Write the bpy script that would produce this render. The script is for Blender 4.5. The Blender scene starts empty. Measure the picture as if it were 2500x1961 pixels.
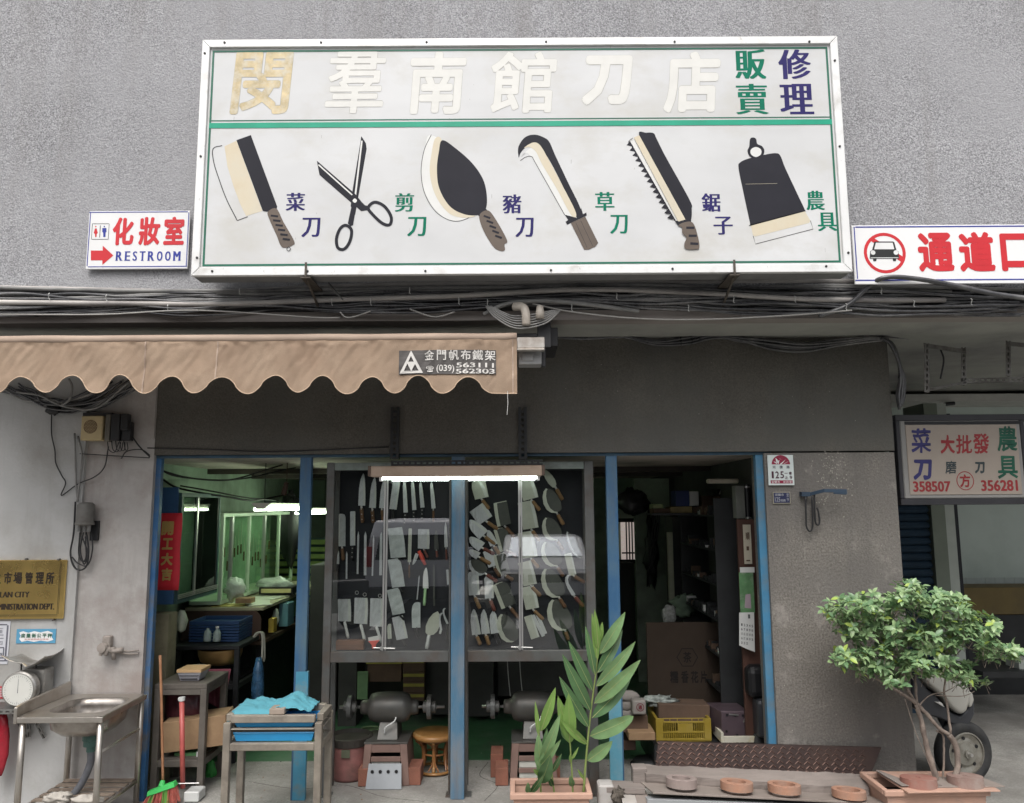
import bpy, bmesh, math, random
from mathutils import Vector, Matrix, noise
R = math.radians
random.seed(7)
SC = bpy.context.scene
COL = SC.collection
# ------------------------------------------------------------------ camera
EYE = Vector((0.0, 0.0, 1.95))
FPX = 1909.0                       # focal length in photograph pixels
cam_d = bpy.data.cameras.new('camera'); cam = bpy.data.objects.new('camera', cam_d); COL.objects.link(cam)
CM = Matrix.Rotation(R(90 + 7.6), 4, 'X') @ Matrix.Rotation(R(-0.35), 4, 'Z')
cam.matrix_world = Matrix.Translation(EYE) @ CM
cam_d.sensor_width = 36.0; cam_d.lens = FPX / 2500 * 36; cam_d.clip_start = 0.05; cam_d.clip_end = 400
SC.camera = cam
# ------------------------------------------------------------------ world and sun (overcast noon)
W = bpy.data.worlds.new('World'); SC.world = W; W.use_nodes = True
nt = W.node_tree; bg = nt.nodes['Background']
sky = nt.nodes.new('ShaderNodeTexSky'); sky.sky_type = 'NISHITA'; sky.sun_disc = False
sky.sun_elevation = R(58); sky.sun_rotation = R(190); sky.air_density = 1.0; sky.dust_density = 6.0; sky.ozone_density = 1.0
# overcast: the blue of the clear sky is mostly washed out by cloud
hsv = nt.nodes.new('ShaderNodeHueSaturation'); hsv.inputs['Saturation'].default_value = 0.25
nt.links.new(sky.outputs[0], hsv.inputs['Color']); nt.links.new(hsv.outputs[0], bg.inputs[0])
bg.inputs[1].default_value = 0.15
sun_d = bpy.data.lights.new('sun', 'SUN'); sun_d.energy = 1.5; sun_d.angle = R(38); sun_d.color = (1.0, 0.97, 0.93)
sun = bpy.data.objects.new('sun', sun_d); COL.objects.link(sun)
sun.rotation_euler = (R(33), 0, R(-8))      # high sun behind the camera, filtered by cloud
SC.view_settings.view_transform = 'Standard'; SC.view_settings.look = 'None'
SC.view_settings.gamma = 1.0; SC.view_settings.use_curve_mapping = False
SC.view_settings.exposure = 0.22
SC.render.engine = 'CYCLES'
SC.cycles.max_bounces = 7; SC.cycles.diffuse_bounces = 4; SC.cycles.transparent_max_bounces = 12
SC.cycles.sample_clamp_indirect = 4.0
SC.cycles.use_denoising = True

# ------------------------------------------------------------------ geometry helpers
CR = CM.to_3x3()
def pt(px, py, Y):                      # the point at distance Y that the photograph shows at (px, py)
    d = CR @ Vector(((px - 1250) / FPX, -(py - 980.5) / FPX, -1))
    return EYE + d * (Y / d.y)
def XZ(px, py, Y):
    p = pt(px, py, Y); return (p.x, p.z)
def rect(x0, y0, x1, y1, Y):            # upright rectangle: X0, X1, Z0, Z1
    cx, cy = (x0 + x1) / 2, (y0 + y1) / 2
    return pt(x0, cy, Y).x, pt(x1, cy, Y).x, pt(cx, y1, Y).z, pt(cx, y0, Y).z
def lin(c):
    return tuple((v / 12.92 if v <= .04045 else ((v + .055) / 1.055) ** 2.4) for v in c)
def rgb(h, k=1.0):
    h = h.lstrip('#'); return tuple(v * k for v in lin(tuple(int(h[i:i + 2], 16) / 255 for i in (0, 2, 4))))

MATS = {}
def M(name, col, rough=.6, metal=0., var=.18, scale=6., bump=0., bscale=80., dirt=None, dscale=1.5, damt=.5,
      emit=0., stretch=(1, 1, 1), spec=.5, fine=.0, fscale=220., alpha=None, streak=None, strans=(9, 9, .7), trans=0., patch=None):
    if name in MATS: return MATS[name]
    m = bpy.data.materials.new(name); m.use_nodes = True; n = m.node_tree; b = n.nodes['Principled BSDF']
    b.inputs['Roughness'].default_value = rough; b.inputs['Metallic'].default_value = metal
    b.inputs['Specular IOR Level'].default_value = spec
    tc = n.nodes.new('ShaderNodeTexCoord'); mp = n.nodes.new('ShaderNodeMapping'); mp.inputs['Scale'].default_value = stretch
    n.links.new(tc.outputs['Object'], mp.inputs[0])
    def nz(s, det=4, r=.6):
        t = n.nodes.new('ShaderNodeTexNoise'); t.inputs['Scale'].default_value = s; t.inputs['Detail'].default_value = det
        t.inputs['Roughness'].default_value = r; n.links.new(mp.outputs[0], t.inputs['Vector']); return t
    def ramp(src, lo, hi, c0, c1):
        r = n.nodes.new('ShaderNodeValToRGB'); r.color_ramp.elements[0].position = lo; r.color_ramp.elements[1].position = hi
        r.color_ramp.elements[0].color = (*c0, 1); r.color_ramp.elements[1].color = (*c1, 1)
        n.links.new(src, r.inputs[0]); return r.outputs[0]
    cur = None
    if var:
        t = nz(scale)
        cur = ramp(t.outputs[0], .3, .7, tuple(v * (1 - var) for v in col), tuple(min(1, v * (1 + var)) for v in col))
    if fine:
        t = nz(fscale, 2, .5); g = ramp(t.outputs[0], .32, .68, (1 - fine,) * 3, (min(1.0, 1 + 0),) * 3)
        mx = n.nodes.new('ShaderNodeMix'); mx.data_type = 'RGBA'; mx.blend_type = 'MULTIPLY'; mx.inputs[0].default_value = 1
        if cur: n.links.new(cur, mx.inputs[6])
        else: mx.inputs[6].default_value = (*col, 1)
        n.links.new(g, mx.inputs[7]); cur = mx.outputs[2]
    if dirt:
        t = nz(dscale, 8, .65); f = ramp(t.outputs[0], .62 - damt * .35, .78 - damt * .2, (0, 0, 0), (1, 1, 1))
        mx = n.nodes.new('ShaderNodeMix'); mx.data_type = 'RGBA'; n.links.new(f, mx.inputs[0])
        if cur: n.links.new(cur, mx.inputs[6])
        else: mx.inputs[6].default_value = (*col, 1)
        mx.inputs[7].default_value = (*dirt, 1); cur = mx.outputs[2]
    for spec_, st_, lo_, hi_ in ((streak, strans, .5, .78), (patch, (1, 1, 1), .56, .66)):
        if not spec_: continue
        sc_, sa_ = spec_[0], spec_[1]                  # colour, strength
        mp2 = n.nodes.new('ShaderNodeMapping'); mp2.inputs['Scale'].default_value = st_; n.links.new(tc.outputs['Object'], mp2.inputs[0])
        t = n.nodes.new('ShaderNodeTexNoise'); t.inputs['Scale'].default_value = spec_[2] if len(spec_) > 2 else 1.0; t.inputs['Detail'].default_value = 9; t.inputs['Roughness'].default_value = .68; n.links.new(mp2.outputs[0], t.inputs['Vector'])
        f = ramp(t.outputs[0], lo_, hi_, (0, 0, 0), (sa_,) * 3)
        mx = n.nodes.new('ShaderNodeMix'); mx.data_type = 'RGBA'; n.links.new(f, mx.inputs[0])
        if cur: n.links.new(cur, mx.inputs[6])
        else: mx.inputs[6].default_value = (*col, 1)
        mx.inputs[7].default_value = (*sc_, 1); cur = mx.outputs[2]
    if trans:                                          # thin cloth or leaf: part of the light passes through
        tl = n.nodes.new('ShaderNodeBsdfTranslucent'); ms = n.nodes.new('ShaderNodeMixShader'); ms.inputs[0].default_value = trans
        if cur: n.links.new(cur, tl.inputs[0])
        else: tl.inputs[0].default_value = (*col, 1)
        out = [x for x in n.nodes if x.type == 'OUTPUT_MATERIAL'][0]; n.links.new(b.outputs[0], ms.inputs[1]); n.links.new(tl.outputs[0], ms.inputs[2]); n.links.new(ms.outputs[0], out.inputs[0])
    if cur: n.links.new(cur, b.inputs['Base Color'])
    else: b.inputs['Base Color'].default_value = (*col, 1)
    if bump:
        t = nz(bscale, 3, .6); bp = n.nodes.new('ShaderNodeBump'); bp.inputs['Strength'].default_value = bump
        bp.inputs['Distance'].default_value = .01; n.links.new(t.outputs[0], bp.inputs['Height']); n.links.new(bp.outputs[0], b.inputs['Normal'])
    if rough > .15 and not emit:
        t = nz(scale * 2.3); mr = n.nodes.new('ShaderNodeMapRange'); mr.inputs[3].default_value = max(0, rough - .1); mr.inputs[4].default_value = min(1, rough + .12)
        n.links.new(t.outputs[0], mr.inputs[0]); n.links.new(mr.outputs[0], b.inputs['Roughness'])
    if emit:
        b.inputs['Emission Color'].default_value = (*col, 1); b.inputs['Emission Strength'].default_value = emit
    if alpha is not None: b.inputs['Alpha'].default_value = alpha
    MATS[name] = m; return m
def glass(name, tint=(1, 1, 1), ior=1.6, rough=0.0):
    if name in MATS: return MATS[name]
    m = bpy.data.materials.new(name); m.use_nodes = True; n = m.node_tree
    for x in list(n.nodes):
        if x.type == 'BSDF_PRINCIPLED': n.nodes.remove(x)
    out = [x for x in n.nodes if x.type == 'OUTPUT_MATERIAL'][0]
    tr = n.nodes.new('ShaderNodeBsdfTransparent'); tr.inputs[0].default_value = (*tint, 1)
    gl = n.nodes.new('ShaderNodeBsdfGlossy'); gl.inputs['Roughness'].default_value = rough
    fr = n.nodes.new('ShaderNodeFresnel'); fr.inputs[0].default_value = ior
    geo = n.nodes.new('ShaderNodeNewGeometry'); iv = n.nodes.new('ShaderNodeMath'); iv.operation = 'SUBTRACT'; iv.inputs[0].default_value = 1.0; n.links.new(geo.outputs['Backfacing'], iv.inputs[1])
    ml = n.nodes.new('ShaderNodeMath'); ml.operation = 'MULTIPLY'; n.links.new(fr.outputs[0], ml.inputs[0]); n.links.new(iv.outputs[0], ml.inputs[1])      # the sheet mirrors on its outer face
    mx = n.nodes.new('ShaderNodeMixShader'); n.links.new(ml.outputs[0], mx.inputs[0]); n.links.new(tr.outputs[0], mx.inputs[1]); n.links.new(gl.outputs[0], mx.inputs[2])
    n.links.new(mx.outputs[0], out.inputs[0]); MATS[name] = m; return m

BASE = {}
def base_of(o):
    while o is not None:
        if o.name in BASE: return BASE[o.name]
        o = o.parent
    return Vector((0, 0, 0))
def tag(o, label=None, cat=None, group=None, kind=None):
    if label: o['label'] = label
    if cat: o['category'] = cat
    if group: o['group'] = group
    if kind: o['kind'] = kind
    return o
def thing(name, label, cat, loc=(0, 0, 0), group=None):
    o = bpy.data.objects.new(name, None); COL.objects.link(o); o.location = loc; o.empty_display_size = .1
    BASE[o.name] = Vector(loc); return tag(o, label, cat, group)

def catmull(pts, k=6, closed=False):
    out = []; n = len(pts); P = [Vector(p) for p in pts]
    rng = range(n) if closed else range(n - 1)
    for i in rng:
        p1, p2 = P[i], P[(i + 1) % n]
        p0 = P[(i - 1) % n] if closed or i > 0 else p1 * 2 - p2
        p3 = P[(i + 2) % n] if closed or i + 2 < n else p2 * 2 - p1
        for j in range(k):
            t = j / k
            out.append(.5 * ((2 * p1) + (p2 - p0) * t + (2 * p0 - 5 * p1 + 4 * p2 - p3) * t * t + (3 * p1 - p0 - 3 * p2 + p3) * t ** 3))
    if not closed: out.append(P[-1])
    return out

class MB:
    def __init__(s): s.v = []; s.f = []; s.m = []
    def add(s, vs, fs, m=0):
        b = len(s.v); s.v += [tuple(v) for v in vs]; s.f += [tuple(b + i for i in f) for f in fs]; s.m += [m] * len(fs); return s
    def box(s, x0, x1, y0, y1, z0, z1, m=0):
        if x0 > x1: x0, x1 = x1, x0
        if y0 > y1: y0, y1 = y1, y0
        if z0 > z1: z0, z1 = z1, z0
        return s.add([(x0, y0, z0), (x1, y0, z0), (x1, y1, z0), (x0, y1, z0), (x0, y0, z1), (x1, y0, z1), (x1, y1, z1), (x0, y1, z1)],
                     [(3, 2, 1, 0), (4, 5, 6, 7), (0, 1, 5, 4), (1, 2, 6, 5), (2, 3, 7, 6), (3, 0, 4, 7)], m)
    def obox(s, c, size, rot, m=0):
        mt = Matrix.Translation(c) @ (rot.to_4x4() if hasattr(rot, 'to_4x4') else rot); hx, hy, hz = (v / 2 for v in size)
        vs = [mt @ Vector(p) for p in ((-hx, -hy, -hz), (hx, -hy, -hz), (hx, hy, -hz), (-hx, hy, -hz), (-hx, -hy, hz), (hx, -hy, hz), (hx, hy, hz), (-hx, hy, hz))]
        return s.add(vs, [(3, 2, 1, 0), (4, 5, 6, 7), (0, 1, 5, 4), (1, 2, 6, 5), (2, 3, 7, 6), (3, 0, 4, 7)], m)
    def hexa(s, p, m=0):   # 8 points: 4 bottom ccw, 4 top ccw
        return s.add(p, [(3, 2, 1, 0), (4, 5, 6, 7), (0, 1, 5, 4), (1, 2, 6, 5), (2, 3, 7, 6), (3, 0, 4, 7)], m)
    def quad(s, a, b, c, d, m=0): return s.add([a, b, c, d], [(0, 1, 2, 3)], m)
    def prism(s, poly, y0, y1, m=0):     # poly in (x, z), counter-clockwise or not
        n = len(poly); A = sum(poly[i][0] * poly[(i + 1) % n][1] - poly[(i + 1) % n][0] * poly[i][1] for i in range(n))
        if A < 0: poly = poly[::-1]
        vs = [(p[0], y0, p[1]) for p in poly] + [(p[0], y1, p[1]) for p in poly]
        fs = [tuple(range(n)), tuple(range(2 * n - 1, n - 1, -1))] + [(i, i + n, (i + 1) % n + n, (i + 1) % n) for i in range(n)]
        return s.add(vs, fs, m)
    def hprism(s, poly, z0, z1, m=0):    # poly in (x, y)
        n = len(poly); A = sum(poly[i][0] * poly[(i + 1) % n][1] - poly[(i + 1) % n][0] * poly[i][1] for i in range(n))
        if A < 0: poly = poly[::-1]
        vs = [(p[0], p[1], z0) for p in poly] + [(p[0], p[1], z1) for p in poly]
        fs = [tuple(range(n - 1, -1, -1)), tuple(range(n, 2 * n))] + [(i, (i + 1) % n, (i + 1) % n + n, i + n) for i in range(n)]
        return s.add(vs, fs, m)
    def xprism(s, poly, x0, x1, m=0):    # poly in (y, z)
        n = len(poly); A = sum(poly[i][0] * poly[(i + 1) % n][1] - poly[(i + 1) % n][0] * poly[i][1] for i in range(n))
        if A < 0: poly = poly[::-1]
        vs = [(x0, p[0], p[1]) for p in poly] + [(x1, p[0], p[1]) for p in poly]
        fs = [tuple(range(n - 1, -1, -1)), tuple(range(n, 2 * n))] + [(i, (i + 1) % n, (i + 1) % n + n, i + n) for i in range(n)]
        return s.add(vs, fs, m)
    def face(s, poly3, m=0): return s.add(poly3, [tuple(range(len(poly3)))], m)
    def tube(s, pts, r, n=7, m=0, cap=True):
        P = [Vector(p) for p in pts]; k = len(P); rr = r if isinstance(r, (list, tuple)) else [r] * k
        b = len(s.v); up = None
        for i, p in enumerate(P):
            t = (P[min(i + 1, k - 1)] - P[max(i - 1, 0)])
            if t.length < 1e-9: t = Vector((0, 0, 1))
            t.normalize()
            if up is None: up = Vector((0, 0, 1)) if abs(t.z) < .9 else Vector((1, 0, 0))
            a = t.cross(up)
            if a.length < 1e-6: a = t.orthogonal()
            a.normalize(); up = a.cross(t).normalized()
            for j in range(n):
                g = 2 * math.pi * j / n; s.v.append(tuple(p + (a * math.cos(g) + up * math.sin(g)) * rr[i]))
        for i in range(k - 1):
            for j in range(n):
                s.f.append((b + i * n + j, b + (i + 1) * n + j, b + (i + 1) * n + (j + 1) % n, b + i * n + (j + 1) % n)); s.m.append(m)
        if cap:
            s.f.append(tuple(b + j for j in range(n))); s.m.append(m)
            s.f.append(tuple(b + (k - 1) * n + j for j in reversed(range(n)))); s.m.append(m)
        return s
    def lathe(s, prof, c=(0, 0, 0), n=20, axis='z', m=0, a0=0):
        b = len(s.v); c = Vector(c)
        for (r, h) in prof:
            for j in range(n):
                g = 2 * math.pi * (j + a0) / n; x, y = r * math.cos(g), r * math.sin(g)
                p = {'z': (x, y, h), 'x': (h, x, y), 'y': (x, h, -y)}[axis]; s.v.append(tuple(c + Vector(p)))
        for i in range(len(prof) - 1):
            for j in range(n):
                s.f.append((b + i * n + j, b + i * n + (j + 1) % n, b + (i + 1) * n + (j + 1) % n, b + (i + 1) * n + j)); s.m.append(m)
        return s
    def build(s, name, mats, parent=None, bevel=0, smooth=False, label=None, kind=None, seg=1, solid=0, sub=0):
        me = bpy.data.meshes.new(name); off = base_of(parent) if parent else Vector((0, 0, 0))
        me.from_pydata([(v[0] - off.x, v[1] - off.y, v[2] - off.z) for v in s.v], [], s.f)
        if not isinstance(mats, (list, tuple)): mats = [mats]
        for m in mats: me.materials.append(m)
        if len(mats) > 1: me.polygons.foreach_set('material_index', s.m)
        if smooth: me.shade_smooth()
        me.update()
        o = bpy.data.objects.new(name, me); COL.objects.link(o)
        if parent: o.parent = parent
        if solid:
            md = o.modifiers.new('s', 'SOLIDIFY'); md.thickness = solid; md.offset = 0
        if bevel:
            md = o.modifiers.new('b', 'BEVEL'); md.width = bevel; md.segments = seg; md.limit_method = 'ANGLE'; md.angle_limit = R(40)
        if sub:
            md = o.modifiers.new('u', 'SUBSURF'); md.levels = sub; md.render_levels = sub
        if label: o['label'] = label
        if kind: o['kind'] = kind
        return o
def solo(name, mb, mats, label, cat, group=None, **kw):       # a thing that is one mesh, with its own origin
    xs = [v[0] for v in mb.v]; ys = [v[1] for v in mb.v]; zs = [v[2] for v in mb.v]
    c = Vector(((min(xs) + max(xs)) / 2, (min(ys) + max(ys)) / 2, min(zs)))
    mb.v = [(v[0] - c.x, v[1] - c.y, v[2] - c.z) for v in mb.v]
    o = mb.build(name, mats, None, **kw); o.location = c; return tag(o, label, cat, group)
def dup(root):
    r = root.copy(); COL.objects.link(r)
    for ch in root.children:
        c = ch.copy(); COL.objects.link(c); c.parent = r
        for g in ch.children:
            d = g.copy(); COL.objects.link(d); d.parent = c
    return r

# ------------------------------------------------------------------ lettering
_TX = {}
def glyphs(s):
    if s not in _TX:
        c = bpy.data.curves.new('t', 'FONT'); c.body = s; c.size = 1; c.resolution_u = 3
        o = bpy.data.objects.new('t', c); COL.objects.link(o); dg = bpy.context.evaluated_depsgraph_get(); me = bpy.data.meshes.new_from_object(o.evaluated_get(dg))
        vs = [(v.co.x, v.co.y) for v in me.vertices]; fs = [tuple(p.vertices) for p in me.polygons]
        bpy.data.objects.remove(o); bpy.data.curves.remove(c); bpy.data.meshes.remove(me)
        x0 = min(v[0] for v in vs); x1 = max(v[0] for v in vs); y0 = min(v[1] for v in vs); y1 = max(v[1] for v in vs)
        _TX[s] = ([((v[0] - x0) / max(x1 - x0, .02), (v[1] - y0) / max(y1 - y0, .02)) for v in vs], fs)
    return _TX[s]
def letter(mb, s, x0, x1, z0, z1, Y, bx=0., bz=0., m=0, slant=0., put=None, step=.00012, wob=0.):
    """flat lettering filling the given box; bx, bz thicken the strokes (fraction of the box)"""
    vs, fs = glyphs(s); w = x1 - x0; h = z1 - z0
    offs = [(0, 0)]
    if bx and not bz: offs = [(-bx, 0), (0, 0), (bx, 0)]
    elif bx or bz: offs = [(0, 0)] + [(bx * math.cos(a), bz * math.sin(a)) for a in (k * math.pi / 4 for k in range(8))]
    for k, (ox, oz) in enumerate(offs):
        y = Y - k * step; out = []
        for (u, v) in vs:
            uu = bx + u * (1 - 2 * bx) + ox; vv = bz + v * (1 - 2 * bz) + oz
            if wob:
                uu += wob * noise.noise(Vector((uu * 4, vv * 4, len(s)))); vv += wob * noise.noise(Vector((uu * 4 + 9, vv * 4, 3)))
            uu += slant * (vv - .5)
            p = (x0 + uu * w, y, z0 + vv * h); out.append(put(p) if put else p)
        mb.add(out, fs, m)
    return mb
def word(parent, s, box, Y, mat, bx=0., bz=0., name='lettering', slant=0., wob=0.):
    mb = MB(); letter(mb, s, *rect(*box, Y), Y, bx, bz, slant=slant, wob=wob); return mb.build(name, mat, parent)
# ------------------------------------------------------------------ materials
CONC = rgb('#8e8b86')
m_stucco = M('stucco', (.475, .475, .495), .9, var=.1, scale=1.3, bump=.8, bscale=92, fine=.6, fscale=125, dirt=(.37, .37, .385), dscale=.8, damt=.5, streak=((.26, .25, .245), .8), strans=(3.4, 3.4, .3))
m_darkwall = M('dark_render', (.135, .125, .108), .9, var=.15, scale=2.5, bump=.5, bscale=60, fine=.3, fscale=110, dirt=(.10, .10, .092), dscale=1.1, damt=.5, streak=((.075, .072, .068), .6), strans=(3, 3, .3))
m_pillar = M('grey_render', (.23, .212, .19), .9, var=.16, scale=2.2, bump=.7, bscale=45, fine=.5, fscale=85, dirt=(.16, .15, .14), dscale=1.3, damt=.55, streak=((.11, .105, .10), .85), strans=(3.5, 3.5, .6), patch=((.31, .29, .265), .6, 4.5))
m_whitewall = M('whitewash', (.43, .43, .425), .85, var=.06, scale=3, bump=.3, bscale=25, dirt=(.33, .32, .30), dscale=1.6, damt=.4, streak=((.25, .235, .21), .55), strans=(4, 4, .5))
m_whitewall2 = M('dirty_whitewash', (.42, .40, .385), .85, var=.1, scale=3.5, bump=.4, bscale=22, dirt=(.30, .26, .24), dscale=2.2, damt=.5, streak=((.22, .20, .18), .6), strans=(5, 5, .6), patch=((.5, .49, .47), .5, 3))
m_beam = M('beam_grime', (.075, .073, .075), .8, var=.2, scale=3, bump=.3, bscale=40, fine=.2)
m_ledge = M('beam_edge', (.30, .27, .25), .8, var=.15, scale=3, stretch=(.3, 1, 4), dirt=(.16, .14, .13), dscale=2)
m_soffit = M('soffit_paint', (.36, .36, .33), .85, var=.15, scale=1.2, dirt=(.22, .22, .21), dscale=1)
m_pave = M('pavement', (.35, .34, .315), .85, var=.25, scale=2.5, bump=.35, bscale=40, fine=.3, fscale=90, dirt=(.20, .19, .175), dscale=1.7, damt=.55, streak=((.15, .14, .13), .6, 3), strans=(1, 1, 1))
m_asphalt = M('asphalt', (.16, .16, .155), .9, var=.2, scale=3, bump=.4, bscale=60)
m_green = M('green_floor_paint', (.06, .16, .08), .45, var=.3, scale=2, dirt=(.16, .19, .15), dscale=1.6, damt=.4)
m_blue = M('blue_paint', (.035, .115, .235), .5, var=.12, scale=4, stretch=(1, 1, .4), dirt=(.09, .155, .20), dscale=4.0, damt=.5, streak=((.10, .09, .08), .5), strans=(14, 14, 1.5), bump=.1, bscale=60)
m_bluep = M('worn_blue_paint', (.06, .16, .26), .5, var=.15, scale=5, stretch=(1, 1, .35), dirt=(.17, .185, .20), dscale=5, damt=.6, streak=((.12, .09, .08), .7), strans=(16, 16, 1.5), bump=.15, bscale=60)
m_ltblue = M('pale_blue_paint', (.12, .34, .45), .5, var=.1, scale=5, dirt=(.22, .38, .46), dscale=6, damt=.4)
m_navy = M('navy_board', (.005, .0065, .012), .6, var=.2)
m_iron = M('grey_iron', (.115, .118, .115), .5, .35, var=.2, scale=6, bump=.1, dirt=(.10, .075, .06), dscale=4, damt=.4)
m_alu = M('aluminium', (.62, .61, .6), .35, .9, var=.06)
m_black = M('black_rubber', (.018, .018, .02), .45, var=.2)
m_cable = M('cable_black', (.055, .055, .060), .28, var=.35, scale=3, spec=.8, dirt=(.24, .235, .23), dscale=1.5, damt=.45)
m_cableg = M('cable_grey', (.27, .265, .255), .45, var=.25, scale=3, dirt=(.06, .06, .06), dscale=2, damt=.5)
m_conduit = M('conduit_dirty', (.50, .47, .44), .5, var=.2, scale=2, stretch=(.4, 1, 1), dirt=(.12, .11, .11), dscale=1.4, damt=.55)
m_ceil = M('ceiling_board', (.52, .45, .41), .8, var=.12, scale=2, dirt=(.2, .19, .17), dscale=2)
m_joist = M('ceiling_joist', (.06, .05, .045), .8)
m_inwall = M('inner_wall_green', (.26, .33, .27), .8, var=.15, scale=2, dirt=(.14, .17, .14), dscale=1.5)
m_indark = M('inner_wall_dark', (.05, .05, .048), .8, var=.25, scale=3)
m_white = M('white_enamel', (.80, .80, .80), .35, var=.03, scale=2, dirt=(.68, .68, .66), dscale=3, damt=.25)
m_red = M('red_enamel', (.60, .02, .03), .5, var=.06)
m_bluel = M('sign_blue', (.025, .04, .30), .4, var=.1)
m_blk = M('black_print', (.015, .015, .015), .5, var=0)

# depths
YU, YB, YS, YF = 4.80, 4.83, 4.50, 5.50
ZSOF = 3.115                      # underside of the overhang
ZCEIL = 2.25
# ------------------------------------------------------------------ the setting
mb = MB(); mb.quad((-60, -60, 0), (60, -60, 0), (60, 60, 0), (-60, 60, 0)); g = mb.build('ground', m_asphalt); tag(g, kind='structure')
mb = MB(); mb.box(-9, 9, 2.6, 6.35, .001, .006); g = mb.build('pavement', m_pave); tag(g, kind='structure')
for k in range(7): mb = MB(); mb.box(-7 + k * 2.35, -6.9 + k * 2.35, -7.2, -1.6, .001, .005); g = mb.build('parking_line', M('line_paint', (.72, .72, .70), .6, var=.1, dirt=(.4, .4, .4), dscale=3)); tag(g, kind='structure')
mb = MB(); mb.box(-2.9, 1.85, 6.35, 11, .001, .008); g = mb.build('shop_floor', m_green); tag(g, kind='structure')
mb = MB(); mb.box(2.75, 9, 6.35, 8.9, .001, .007); g = mb.build('passage_floor', m_pave); tag(g, kind='structure')

# ------------------------------------------------------------------ the building
B = thing('shop_building', 'grey stucco shop building with an open ground floor under a shallow overhang', 'building', (0, 5.5, 0))
def wb(name, mat, *b, bevel=0): 
    m = MB(); m.box(*b); return m.build(name, mat, B, bevel=bevel)
zst = pt(1250, 712, YU).z
wb('upper_wall', m_stucco, -9, 9, YU, YU + .4, zst, 5.75)
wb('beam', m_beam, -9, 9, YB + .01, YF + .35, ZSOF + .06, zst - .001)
wb('beam_edge', m_ledge, -9, 9, YB, YB + .13, ZSOF - .002, ZSOF + .059)
wb('soffit', m_soffit, -9, 9, YB + .13, YF + .4, ZSOF + .02, ZSOF + .059)
# ground floor front wall: lintel over the opening, right pier, left whitewashed wall
xl = pt(362, 1400, YF).x; xr = pt(1884, 1500, YF).x; xp = pt(2208, 1450, YF).x; xa = pt(360, 1000, YF).x
zl = pt(1250, 1106, YF).z
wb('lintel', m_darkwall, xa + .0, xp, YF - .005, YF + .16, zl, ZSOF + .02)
wb('pier', m_pillar, xr, xp - .002, YF, YF + .30, 0, zl - .012)
wb('left_wall', m_whitewall2, pt(195, 1400, YF).x, xl, YF - .01, YF + .05, 0, ZSOF + .02)
wb('left_wall_panel', m_whitewall, -9, pt(195, 1400, YF).x, YF - .035, YF + .25, 0, ZSOF + .02)
wb('left_wall_top', m_whitewall2, pt(195, 1400, YF).x - .01, xl - .004, YF - .02, YF - .011, pt(250, 1072, YF).z, ZSOF + .0)
# reveals of the opening, right jamb
# rooms behind: shop
XL, XR, YBK = -2.86, 1.86, 10.6
wb('side_wall', m_inwall, XL - .1, XL, YF + .055, YBK, 0, ZCEIL + .3)
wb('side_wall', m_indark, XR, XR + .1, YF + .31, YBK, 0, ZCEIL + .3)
wb('back_wall', m_inwall, XL - .1, XR + .1, YBK, YBK + .1, 0, ZCEIL + .3)
wb('ceiling', m_ceil, XL - .05, XR, YF + .17, YBK, ZCEIL + .06, ZCEIL + .10)
for k, y in enumerate((7.35, 8.6)):
    wb('joist', m_joist, XL, XR, y, y + .06, ZCEIL + .012, ZCEIL + .058)
# passage at the right
wb('passage_ceiling', m_soffit, xp + .001, 9, YF + .41, 8.9, ZSOF + .03, ZSOF + .1)
wb('passage_back_wall', M('passage_paint', (.55, .63, .59), .8, var=.06, scale=1.5, dirt=(.44, .52, .48), dscale=1), 2.6, 9, 8.75, 8.9, 0, ZSOF)
wb('passage_side_wall', m_indark, xp - .11, xp - .003, YF + .305, 8.75, 0, ZSOF)
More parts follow.
